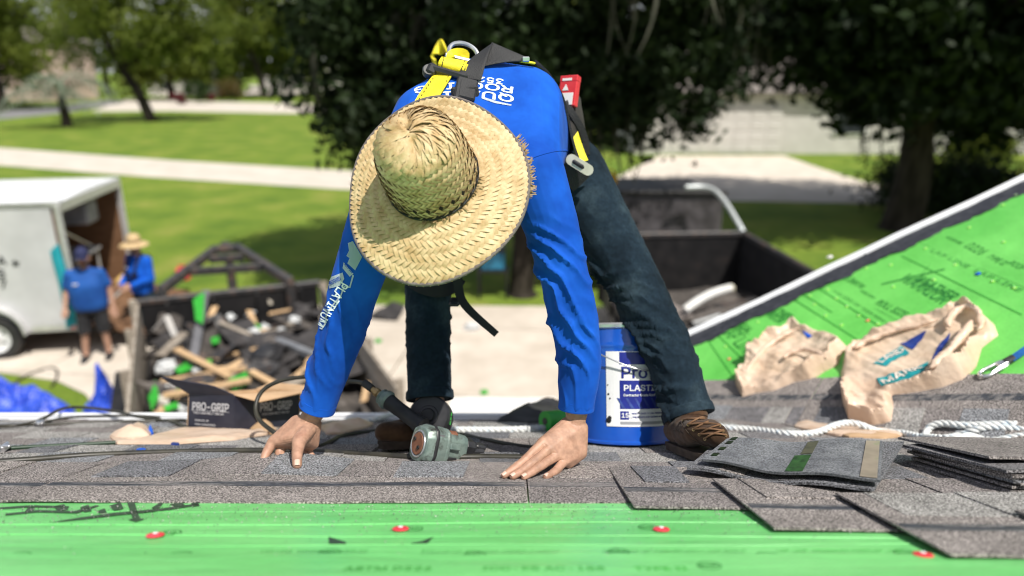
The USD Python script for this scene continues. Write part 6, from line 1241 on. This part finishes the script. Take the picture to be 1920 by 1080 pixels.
part(tb, 'cover_arm', tube(spline([B_(.02, .0, 1.62), B_(.10, -.55, 1.95), B_(.2, -1.05, 2.16), B_(.34, -1.2, 2.2), B_(.7, -1.2, 2.2)], 24), .045, 10), galv, smooth=True)
A, D, dist, n = poly_sheet([(.06, .06), (BWD - .06, .06), (BWD - .06, BLn - .06), (.06, BLn - .06)], None, .14); q = np.c_[A, np.zeros(len(A))]; Hh = .62 + np.clip((A[:, 1] - .3) / 2.2, 0, 1) * .35 + .25 * fbm(q, 1.7, 4, 8)
single('debris', (np.array([B_(a[0], a[1], h) for a, h in zip(A, Hh)]), D), brownsh, 'grey brown roofing debris in the bottom of the black dumpster', 'debris', kind='stuff')
pp0, pp1 = G(1284, 582, 1.08), G(1372, 540, 1.25); pv = single('pipe', tube(spline([pp0, pp0 * .55 + pp1 * .45 + (0, 0, .06), pp1], 12), .06, 14), M('white_pipe', (.62, .62, .6), (.7, .7, .68), 9, rough=.4), 'thick white pipe lying on the debris in the black dumpster', 'pipe', smooth=40); part(pv, 'open_end', lathe([(.064, -.05), (.066, 0), (.045, 0), (.045, -.04), (.0001, -.04)], 16, pp1, unit(pp1 - pp0)), M('pipe_end', (.4, .37, .28), None))
sheet_at([(1140, 560), (1220, 545), (1300, 590), (1200, 625)], (1.0, 1.05, 1.0, .95), M('grey_sheet', (.16, .14, .13), (.23, .2, .19), 5, rough=.8), 'dusty grey sheet at the left of the dumpster load', 'roofing_felt', 'roofing felt', 41, .05)
sheet_at([(1290, 596), (1370, 560), (1420, 575), (1330, 625)], (1.02, 1.08, 1.05, 1.0), brownsh, 'brown slab of old shingles beneath the white pipe', 'shingle_slab', 'shingle slab', 42, .05)
board((1300, 606), (1350, 590), 1.08, 1.1, .05, .02, whitep, 'pale splintered strip in front of the white pipe', 'strip', 'strip'); board((1340, 575), (1420, 560), 1.06, 1.1, .1, .03, worn_st, 'dark bent metal strip right of the white pipe', 'metal_strip', 'metal strip')
# dark box trailer behind it
bb = thing('box_trailer', 'dark tarpaulin covered box trailer behind the black dumpster', 'trailer', (3.0, 14.5, 0)); tarpd = M('dark_tarp', (0.03, 0.027, 0.03), (0.085, 0.078, 0.085), 3.5, rough=.55, bump=.6, bscale=5, bdist=.06)
part(bb, 'box', slab(lambda u, v: (np.array([1.6 + 2.5 * u, 13.1 + .05 * float(fbm(np.array([[u * 4, v * 3, 0]]), 1, 3, 2)[0]), .45 + 1.55 * v]), np.array([0, -1.0, 0])), 20, 12, .08), tarpd, smooth=True); part(bb, 'body', rbox(2.44, 2.6, 1.45, (2.85, 14.55, 1.18)), black_st); part(bb, 'top_rail', rbox(2.6, .12, .09, (2.85, 13.1, 2.03), b=.02), black_st)
for x in (1.9, 3.8): part(bb, 'wheel', lathe([(.0001, -.08), (.32, -.09), (.34, -.05), (.34, .05), (.32, .09), (.0001, .08)], 24, (x, 14.4, .34), (1, 0, 0)), rub, smooth=40)
jp = G(1143, 345, 2.08); jg = thing('fuel_can', 'orange yellow can standing on the dark box trailer behind the leg', 'can', jp); yc = M('orange_yellow', (.75, .38, .02), (.8, .45, .04), 20, rough=.4)
part(jg, 'body', rbox(.30, .2, .2, jp + (0, 0, .10), b=.05), yc); part(jg, 'handle', tube(spline([jp + (-.1, 0, .19), jp + (-.08, 0, .27), jp + (.04, 0, .27), jp + (.08, 0, .19)], 12), .02, 8), yc, smooth=True); part(jg, 'spout', tube([jp + (.11, 0, .18), jp + (.17, 0, .27)], .022, 8), plastic_b)

# ---- white enclosed trailer
E0 = np.array([-6.78, 10.05, 0]); ER = unit((-.17, 1.0, 0)); EU = unit((-1.0, -.17, 0)); EW, EL, ET, EB = 2.4, 4.8, 2.40, .48
def E_(x, y, z): return E0 + EU * x + ER * y + np.array([0, 0, z])
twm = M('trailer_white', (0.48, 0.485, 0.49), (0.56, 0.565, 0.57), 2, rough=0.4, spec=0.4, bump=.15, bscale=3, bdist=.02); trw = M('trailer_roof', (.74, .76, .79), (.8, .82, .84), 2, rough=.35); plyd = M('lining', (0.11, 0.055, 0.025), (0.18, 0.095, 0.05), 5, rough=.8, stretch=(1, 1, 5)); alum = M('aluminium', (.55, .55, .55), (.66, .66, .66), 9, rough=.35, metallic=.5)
te = thing('enclosed_trailer', 'white enclosed cargo trailer parked with its back door open', 'trailer', E_(EL / 2, EW / 2, 0))
for k in range(4): part(te, 'side_panel', beam(E_(.1 + k * 1.2, 0, (ET + EB) / 2), E_(.1 + (k + 1) * 1.2 - .008, 0, (ET + EB) / 2), .03, ET - EB - .1, b=.005), twm)
part(te, 'far_side', beam(E_(0, EW, (ET + EB) / 2), E_(EL, EW, (ET + EB) / 2), .03, ET - EB), twm); part(te, 'front_end', beam(E_(EL, 0, (ET + EB) / 2), E_(EL, EW, (ET + EB) / 2), .03, ET - EB), twm)
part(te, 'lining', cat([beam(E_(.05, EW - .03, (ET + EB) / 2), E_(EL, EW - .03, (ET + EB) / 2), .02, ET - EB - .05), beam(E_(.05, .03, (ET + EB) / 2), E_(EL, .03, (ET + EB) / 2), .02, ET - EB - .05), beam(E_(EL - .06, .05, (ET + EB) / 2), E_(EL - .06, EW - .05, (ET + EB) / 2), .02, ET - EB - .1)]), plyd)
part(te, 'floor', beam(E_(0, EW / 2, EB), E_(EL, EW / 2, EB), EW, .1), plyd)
part(te, 'roof', slab(lambda u, v: (E_(EL * u - .02, -.03 + (EW + .06) * v, ET + .06 * math.sin(3.14 * v)), np.array([0, 0, 1.0])), 2, 10, .04), trw, smooth=40)
for k in range(3): part(te, 'roof_seam', slab(lambda u, v: (E_(1.2 * (k + 1) + .03 * u, EW * v, ET + .004 + .06 * math.sin(3.14 * v)), np.array([0, 0, 1.0])), 1, 8, .006), alum)
for y in (-.005, EW + .005): part(te, 'corner_post', beam(E_(0, y, EB - .08), E_(0, y, ET), .09, .07, up=ER, b=.015), alum); part(te, 'roof_trim', beam(E_(-.03, y, ET - .01), E_(EL, y, ET - .01), .05, .09, b=.012), alum); part(te, 'bottom_rail', beam(E_(0, y, EB - .02), E_(EL, y, EB - .02), .05, .13, b=.012), alum)
part(te, 'door_header', beam(E_(0, 0, ET - .06), E_(0, EW, ET - .06), .09, .16, b=.012), alum); part(te, 'sill', beam(E_(0, 0, EB - .04), E_(0, EW, EB - .04), .08, .14, b=.01), alum)
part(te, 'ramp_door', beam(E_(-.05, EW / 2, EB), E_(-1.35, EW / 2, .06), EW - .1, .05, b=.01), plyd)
part(te, 'tail_light', rbox(.05, .05, .10, E_(.1, -.035, EB), b=.01), redcap)
wc = G(22, 658); wc = np.array([wc[0], wc[1] + .1, .35]); wx = float((wc - E0) @ EU)
wh = part(te, 'wheel', lathe([(.0001, -.09), (.22, -.1), (.33, -.1), (.355, -.06), (.355, .06), (.33, .1), (.23, .1), (.22, .07)], 36, E_(wx, -.02, .355), -ER), rub, smooth=40)
part(wh, 'rim', lathe([(.0001, .06), (.05, .085), (.07, .08), (.10, .05), (.18, .06), (.215, .095), (.235, .10), (.235, .07)], 30, E_(wx, -.02, .355), -ER), M('wheel_white', (.66, .67, .68), None, rough=.35), smooth=30); part(wh, 'hub', lathe([(.0001, .12), (.035, .118), (.04, .07)], 16, E_(wx, -.02, .355), -ER), black_st)
for k in range(5): a = k * 1.2566; part(wh, 'rim_slot', lathe([(.0001, .062), (.022, .062), (.024, .05)], 10, E_(wx, -.02, .355) + EU * .14 * math.cos(a) + np.array([0, 0, .14 * math.sin(a)]), -ER), black_st)
fa = np.linspace(-.2, 3.34, 20)
part(te, 'fender', slab(lambda u, v: (E_(wx, -.16 + .18 * v, .40) + EU * .46 * math.cos(3.14 * u) + np.array([0, 0, .46 * math.sin(3.14 * u)]), unit(EU * math.cos(3.14 * u) + np.array([0, 0, math.sin(3.14 * u)]))), 24, 1, .02), alum, smooth=40)
for k in range(4): part(te, 'rivet', lathe([(.0001, .02), (.012, .016)], 8, E_(.16, -.012, .9 + .4 * k), -ER), alum)
ink_k = M('black_letter', (.02, .02, .022), None, rough=.4)
def eside(px, py): d = ray(px, py); o = E_(0, -.02, 0); t = ((o - EYE) @ ER) / (d @ ER); return EYE + d * t
for s_, px, py in (('A', -4, 497), ('S', -4, 521), ('7', 0, 541)): part(te, 'lettering', place(text(s_, .13, .002, True), eside(px, py), -EU, np.array([0, 0, 1.0])), ink_k)
part(te, 'star', place(trimesh.creation.extrude_polygon(Polygon([(.07 * (1 if i % 2 == 0 else .42) * math.cos(i * .628 + .3), .07 * (1 if i % 2 == 0 else .42) * math.sin(i * .628 + .3)) for i in range(10)]), .002, engine='earcut'), eside(29, 494), -EU, np.array([0, 0, 1.0])), ink_k)
tl = M('teal_tarp', (.02, .36, .42), (.04, .46, .52), 5, rough=.5, trans=.2); ct = E_(.02, -.03, 0)
single('hanging_tarp', slab(lambda u, v: (E_(.06 + .12 * u - .16 * (1 - v) * (1 - u), -.07 - .03 * math.sin(u * 9 + v * 4), .55 + 1.25 * v - .1 * u), -ER), 12, 14, .006), tl, 'turquoise tarp hanging from the rear corner of the white trailer', 'tarp', smooth=True)
gb_ = thing('storage_box', 'grey storage box hanging under the roof inside the white trailer', 'box', E_(.5, 1.4, 1.9)); part(gb_, 'box', rbox(.7, .45, .38, E_(.5, 1.55, 1.98), [EU, ER, (0, 0, 1)], b=.04), M('box_grey', (.22, .22, .24), (.34, .34, .36), 5, rough=.5)); part(gb_, 'lid', rbox(.74, .49, .06, E_(.5, 1.55, 2.18), [EU, ER, (0, 0, 1)], b=.02), plastic_b)
wt = thing('work_table', 'grey folding table standing inside the trailer behind the two workers', 'table', E_(.4, 1.3, EB)); part(wt, 'tabletop', rbox(.8, 1.0, .05, E_(.62, 1.3, EB + .82), [EU, ER, (0, 0, 1)], b=.012), M('table_grey', (.22, .22, .22), (.3, .3, .3), 6, rough=.5))
for a, b in ((.27, .9), (.97, .9), (.27, 1.7), (.97, 1.7)): part(wt, 'leg', tube([E_(a, b, EB + .05), E_(a, b, EB + .8)], .02, 8), alum)
bk_ = thing('bucket', 'pale plastic bucket under the table in the white trailer', 'bucket', E_(.3, 1.2, EB + .05)); part(bk_, 'body', lathe([(.0001, 0), (.13, 0), (.15, .36), (.14, .36)], 24, E_(.3, 1.2, EB + .06)), doorw, smooth=40); part(bk_, 'rim', lathe([(.15, .33), (.16, .34), (.16, .36), (.15, .365)], 24, E_(.3, 1.2, EB + .06)), doorw)
lp0 = single('prop_bar', tube([E_(.1, .1, 2.0), E_(.35, 1.9, 1.25)], .02, 8), alum, 'thin grey bar slanting across the open trailer doorway', 'bar', smooth=True)
single('sawdust_bag', soften(blob([E_(-.05, 1.75, EB + .15), E_(-.05, 2.1, EB + .14), E_(-.2, 1.9, EB + .28)], [.13, .13, .12]), .05, 5), M('yellow_sack', (.55, .36, .10), (.65, .45, .16), 6, rough=.7), 'yellow sack lying on the sill of the white trailer', 'sack', smooth=True)

# ---- blue tarpaulins on the ground
btarp = M('blue_tarp', (0.012, 0.045, 0.42), (0.03, 0.09, 0.58), 3.5, rough=.38, spec=.5, bump=.8, bscale=9, bdist=.05)
def mound(pts, h, seed, label, ax):
    m, _ = crumple(pts, lambda a, b: np.array([a, b, .004]), np.array([0, 0, 1.0]), 1.0, .30, 9, seed, .035, .01, ax=ax, fs=.42); V = np.array(m.vertices); V[:, 2] = .004 + (V[:, 2] - .004) * h(V[:, :2]); return single('tarp', (V, m.faces), btarp, label, 'tarp', smooth=25)
mound(gp((-80, 800), (-60, 745), (30, 735), (90, 742), (140, 768), (150, 800), (60, 830)), lambda A: .36 + .10 * np.sin(A[:, 0] * 2.2), 3, 'crumpled blue tarp lying on the grass at the left', .4)
tc = G(215, 790)
mound(gp((146, 800), (158, 765), (200, 738), (236, 722), (250, 750), (250, 830), (180, 830)), lambda A: .36 + .36 * np.clip((A[:, 0] - (tc[0] - .35)) / .5, 0, 1), 8, 'blue tarp heaped up against the left plank side of the dump trailer', 1.3)
# ---- odds and ends on the concrete
single('hose', tube(spline([G(20, 730, .02), G(60, 700, .02), G(95, 690, .02), G(108, 700, .02), G(96, 725, .02)], 50), .018, 8), hose_m, 'thin dark hose looping on the driveway before the white trailer', 'hose', smooth=True)
single('white_panel', bislab(G(838, 784), G(1052, 784), G(1040, 752), G(848, 752), 6, 3, .03, nrm=np.array([0, 0, 1.0]), bend=lambda u, v: .05 + .01 * math.sin(u * 7)), trimw, 'white panel lying on the driveway below the eave', 'panel')
for k, (px, py, lb) in enumerate(((908, 736, 'small green scrap lying on the concrete near the white panel'), (709, 640, 'tiny green scrap on the concrete between the trailer and the leg'))): wad(px, py, .03, .06, greenp, lb, 'green_scrap', 'underlayment scrap', k)
wad(885, 615, .04, .14, whitep, 'whitish crumpled bag on the concrete under the dangling strap', seed=3)
sheet_at([(690, 592), (735, 565), (760, 572), (745, 600)], (.1, .14, .14, .05), feltm, 'black felt scrap on the edge of the concrete behind the sleeve', 'roofing_felt', 'roofing felt', 44, .06)
co = G(925, 516, .5); cl = thing('cooler', 'blue drink cooler on a black stand under the hat brim', 'cooler', G(925, 560)); cpos = G(925, 555); part(cl, 'body', rbox(.46, .34, .36, cpos + (0, 0, .75), b=.04), M('cooler_blue', (.02, .16, .28), (.03, .2, .34), 5, rough=.4)); part(cl, 'lid', rbox(.48, .36, .09, cpos + (0, 0, .97), b=.03), M('cooler_lid', (.03, .03, .035), None, rough=.4)); part(cl, 'shelf', rbox(.6, .4, .04, cpos + (0, 0, .55)), black_st)
for sx in (-.27, .27):
    for sy in (-.17, .17): part(cl, 'leg', beam(cpos + (sx, sy, 0), cpos + (sx, sy, .54), .05, .05), black_st)

# ---- the two workers by the trailer
def worker(base, head_dir, J, fat, top_m, bot_m, shorts, sleeves, label, cap=None, hatted=False, collar=True):
    h = math.atan2(head_dir[0], head_dir[1]); f = np.array([math.sin(h), math.cos(h), 0]); s = np.array([f[1], -f[0], 0])       # f: facing, s: to the figure's left seen from the front ... towards +s
    T = lambda p: np.asarray(base) + s * p[0] + f * p[1] + np.array([0, 0, p[2]])
    L = lambda ps, rs, g=16: limb([T(p) for p in ps], rs, g)
    t = thing('person', label, 'person', base)
    hands = []
    for sd in (-1, 1):
        A = J['arm'][0 if sd < 0 else 1]; w = np.array(A[2]); d = unit(np.array(A[2]) - np.array(A[1])); o = unit(np.cross(d, (0, 1, 0)) + 1e-6); g = A[3] if len(A) > 3 else d
        hands.append(blob([T(w), T(w + g * .09 + o * .03), T(w + g * .09 - o * .03)], [.026, .016, .016], 10))
        for k, (oo, ln) in enumerate(((-.033, .07), (-.011, .08), (.011, .075), (.033, .06))): hands.append(L([w + g * .085 + o * oo, w + g * (.085 + ln * .55) + o * oo, w + g * (.085 + ln) + o * oo * .9 + np.array([0, .018, 0])], [.011, .0095, .008], 8))
        hands.append(L([w + g * .03 - o * .025 * sd, w + g * .07 - o * .05 * sd + np.array([0, .02, 0]), w + g * .10 - o * .045 * sd + np.array([0, .035, 0])], [.014, .012, .010], 8))
    hz = J['h']; hd = np.array([J.get('hx', 0), .03, hz])
    parts = hands + [blob([T(hd + (0, -.012, .03)), T(hd + (0, .015, .02)), T(hd + (0, .03, -.075)), T(hd + (0, .0, -.03))], [.088, .08, .052, .078]), L([hd + (0, .085, -.0), hd + (0, .112, -.035)], [.012, .016], 8), L([hd + (-.085, -.01, .0), hd + (-.088, -.01, -.04)], [.014, .011], 8), L([hd + (.085, -.01, 0), hd + (.088, -.01, -.04)], [.014, .011], 8), L([hd + (0, -.02, -.06), (J.get('hx', 0) * .5, -.02, hz - .24)], [.058, .062])]
    for i in (0, 1):
        A = J['arm'][i]; parts.append(L([A[0], A[1], A[2]], [.05, .042, .03])); B = J['leg'][i]; parts.append(L([B[0], B[1], B[2], np.array(B[2]) + (0, .10, -.04)], [.085, .058, .042, .035]))
    sh_z = J['arm'][0][0][2]; parts.append(blob([T((-.13, 0, sh_z - .03)), T((.13, 0, sh_z - .03)), T((-.10, .01, 1.0)), T((.10, .01, 1.0))], [.08, .08, .10, .10]))
    b = part(t, 'body', soften(union(parts), .016, 6), skin_m, smooth=True)
    for i in (-1, 1): part(b, 'eye', trimesh.creation.icosphere(1, .012).apply_translation(T(hd + (.033 * i, .088, .012))), card_w); part(b, 'eyebrow', L([hd + (.018 * i, .094, .034), hd + (.05 * i, .085, .034)], [.007, .006], 6), plastic_b)
    part(b, 'mouth', L([hd + (-.022, .082, -.068), hd + (.022, .082, -.068)], [.006, .006], 6), red_m)
    hair = M('dark_hair', (.03, .019, .013), (.06, .038, .026), 60, rough=.7)
    part(t, 'beard', soften(blob([T(hd + (-.045, .045, -.075)), T(hd + (.045, .045, -.075)), T(hd + (0, .070, -.095)), T(hd + (0, .05, -.11))], [.022, .022, .020, .022]), .015, 3), hair, smooth=True)
    part(t, 'hair', soften(blob([T(hd + (0, -.03, .035)), T(hd + (0, -.04, -.03)), T(hd + (-.03, 0, .05)), T(hd + (.03, 0, .05))], [.080, .068, .06, .06]), .018, 3), hair, smooth=True)
    W_ = fat; shirt_parts = [blob([T((-.15, 0, sh_z)), T((.15, 0, sh_z)), T((0, -.02, sh_z + .045)), T((-.08, .02, 1.18)), T((.08, .02, 1.18))], [.078, .078, .07, W_, W_]), blob([T((-.08, .02, 1.18)), T((.08, .02, 1.18)), T((-.08, .02, J['hem'])), T((.08, .02, J['hem']))], [W_, W_, W_ - .005, W_ - .005])]
    for i in (0, 1):
        A = [np.array(q, float) for q in J['arm'][i][:3]]
        shirt_parts.append(L(A if sleeves else [A[0], A[0] + (A[1] - A[0]) * .62], [.080, .062, .042] if sleeves else [.082, .074]))
    m = union(shirt_parts); m = m.trim_by_plane([0, 0, 1], J['hem'] - .10)
    sm = soften(m, .02, 8); V = np.array(sm.vertices); sm.vertices = V + np.array(sm.vertex_normals) * (.018 * fbm(V * np.array([1, 1, .6]), 9, 3, 6))[:, None]
    g = part(t, 'shirt', sm, top_m, smooth=True)
    if collar: part(g, 'collar', lathe([(.068, -.02), (.085, -.01), (.092, -.03), (.082, .012), (.068, .02)], 20, T((0, -.005, sh_z + .085)), unit(T((0, .35, 1)) - T((0, 0, 0)))), top_m, smooth=40)
    part(g, 'chest_logo', rbox(.07, .004, .025, T((.09, W_ + .032, sh_z - .10)), [s, f, (0, 0, 1)], .001), card_w)
    lp_ = [blob([T((-.09, .0, .96)), T((.09, .0, .96)), T((-.09, .01, .86)), T((.09, .01, .86))], [W_ - .025, W_ - .025, W_ - .03, W_ - .03])]
    for i in (0, 1):
        B = [np.array(q, float) for q in J['leg'][i]]; lp_.append(L([B[0], B[1] + (0, 0, -.02)] if shorts else [B[0], B[1], B[2]], [.115, .098] if shorts else [.11, .08, .065]))
    jm_ = union(lp_)
    if shorts: jm_ = jm_.trim_by_plane([0, 0, 1], J['leg'][0][1][2] - .05)
    part(t, 'shorts' if shorts else 'trousers', soften(jm_, .02, 8), bot_m, smooth=True)
    for i in (0, 1):
        a = np.array(J['leg'][i][2], float); so_ = part(t, 'shoe', soften(blob([T((a[0], a[1] - .05, .05)), T((a[0], a[1] + .05, .07)), T((a[0] * 1.05, a[1] + .17, .04)), T((a[0], a[1], .09))], [.042, .044, .038, .042]), .02, 4), plastic_b, smooth=True); part(so_, 'sole', beam(T((a[0], a[1] - .09, .018)), T((a[0] * 1.05, a[1] + .21, .018)), .095, .03, b=.012), rub)
    if cap is not None:
        c = part(t, 'cap', soften(blob([T(hd + (0, -.02, .06)), T(hd + (0, .02, .06)), T(hd + (0, -.01, .095))], [.095, .092, .075]).trim_by_plane([0, 0, 1], float(T(hd)[2]) + .03), .02, 3), cap, smooth=True); part(c, 'peak', slab(lambda u, v: (T(hd + (-.085 + .17 * u, .06 + .12 * v * math.sin(.5 + 2.14 * u), .045 - .02 * v - .03 * (2 * u - 1) ** 2)), np.array([0, 0, 1.0])), 10, 4, .006), cap, smooth=True); part(c, 'badge', lathe([(.0001, .004), (.02, .002), (.022, 0)], 12, T(hd + (0, .085, .085)), f), card_w)
    if hatted:
        o = T(hd + (0, 0, .05)); hm = part(t, 'straw_hat', lathe([(.10, .0), (.105, .03), (.10, .08), (.085, .115), (.05, .135), (.0001, .14)], 28, o), straw, smooth=50); part(hm, 'brim', lathe([(.09, .0), (.14, -.004), (.19, -.022), (.215, -.045), (.216, -.05), (.19, -.03), (.14, -.012), (.09, -.008)], 36, o), straw, smooth=50); part(hm, 'hat_band', lathe([(.104, .004), (.107, .006), (.108, .022), (.105, .024)], 28, o), bind_m)
        for x in (-.11, .11):
            part(t, 'harness_strap', ribbon([T((x, -.14, sh_z + .02)), T((x, .0, sh_z + .105)), T((x * .9, W_ + .02, sh_z - .08)), T((x * .8, W_ + .055, 1.15)), T((x, W_ + .03, 1.0))], np.array([f * -1, (0, 0, 1), f, f, f]), .045, .006, 24), blackweb, smooth=30)
        part(t, 'harness_strap', ribbon([T((-.13, W_ + .015, 1.22)), T((0, W_ + .045, 1.2)), T((.13, W_ + .015, 1.22))], f, .04, .006, 12), blackweb)
    return t
polo_m = M('polo_blue', (0.004, 0.055, 0.25), (0.008, 0.08, 0.32), 4, rough=.8); short_m = M('black_cotton', (.012, .012, .014), (.025, .025, .028), 6, rough=.85)
gb1 = G(190, 671); gb2 = G(286, 640)
worker(gb1, unit(np.array([.30, -1, 0])), dict(h=1.63, hx=-.02, hem=.92, arm=[[(-.20, 0, 1.37), (-.29, -.02, 1.10), (-.32, .08, .86)], [(.20, 0, 1.37), (.30, -.02, 1.11), (.31, .12, .90)]], leg=[[(-.10, 0, .88), (-.12, .02, .50), (-.13, 0, .10)], [(.10, 0, .88), (.14, .03, .50), (.19, .02, .10)]]), .175, polo_m, short_m, True, False, 'bearded person in blue polo shirt, black shorts and navy cap beside the white trailer', cap=M('navy_cap', (.012, .016, .06), (.02, .025, .08), 20, rough=.8))
worker(gb2, unit(np.array([-.45, -1, 0])), dict(h=1.65, hx=-.0, hem=.95, arm=[[(-.19, 0, 1.40), (-.26, .04, 1.13), (-.10, .26, 1.06), unit((.3, .8, -.2))], [(.19, 0, 1.40), (.27, .03, 1.13), (.12, .28, 1.04), unit((-.3, .8, -.3))]], leg=[[(-.10, 0, .88), (-.11, .02, .50), (-.11, 0, .10)], [(.10, 0, .88), (.11, .03, .50), (.12, 0, .10)]]), .14, shirt_m, jean_m, False, True, 'person in straw hat, blue long sleeves and black harness behind the plank side', hatted=True, collar=False)
single('gas_can', cat([rbox(.26, .18, .26, G(318, 540, .3) + (0, .6, .1), b=.04), beam(G(318, 540, .3) + (-.08, .6, .27), G(318, 540, .3) + (.08, .6, .27), .03, .03)]), redcap, 'red can on the grass behind the trailer tongue', 'can')
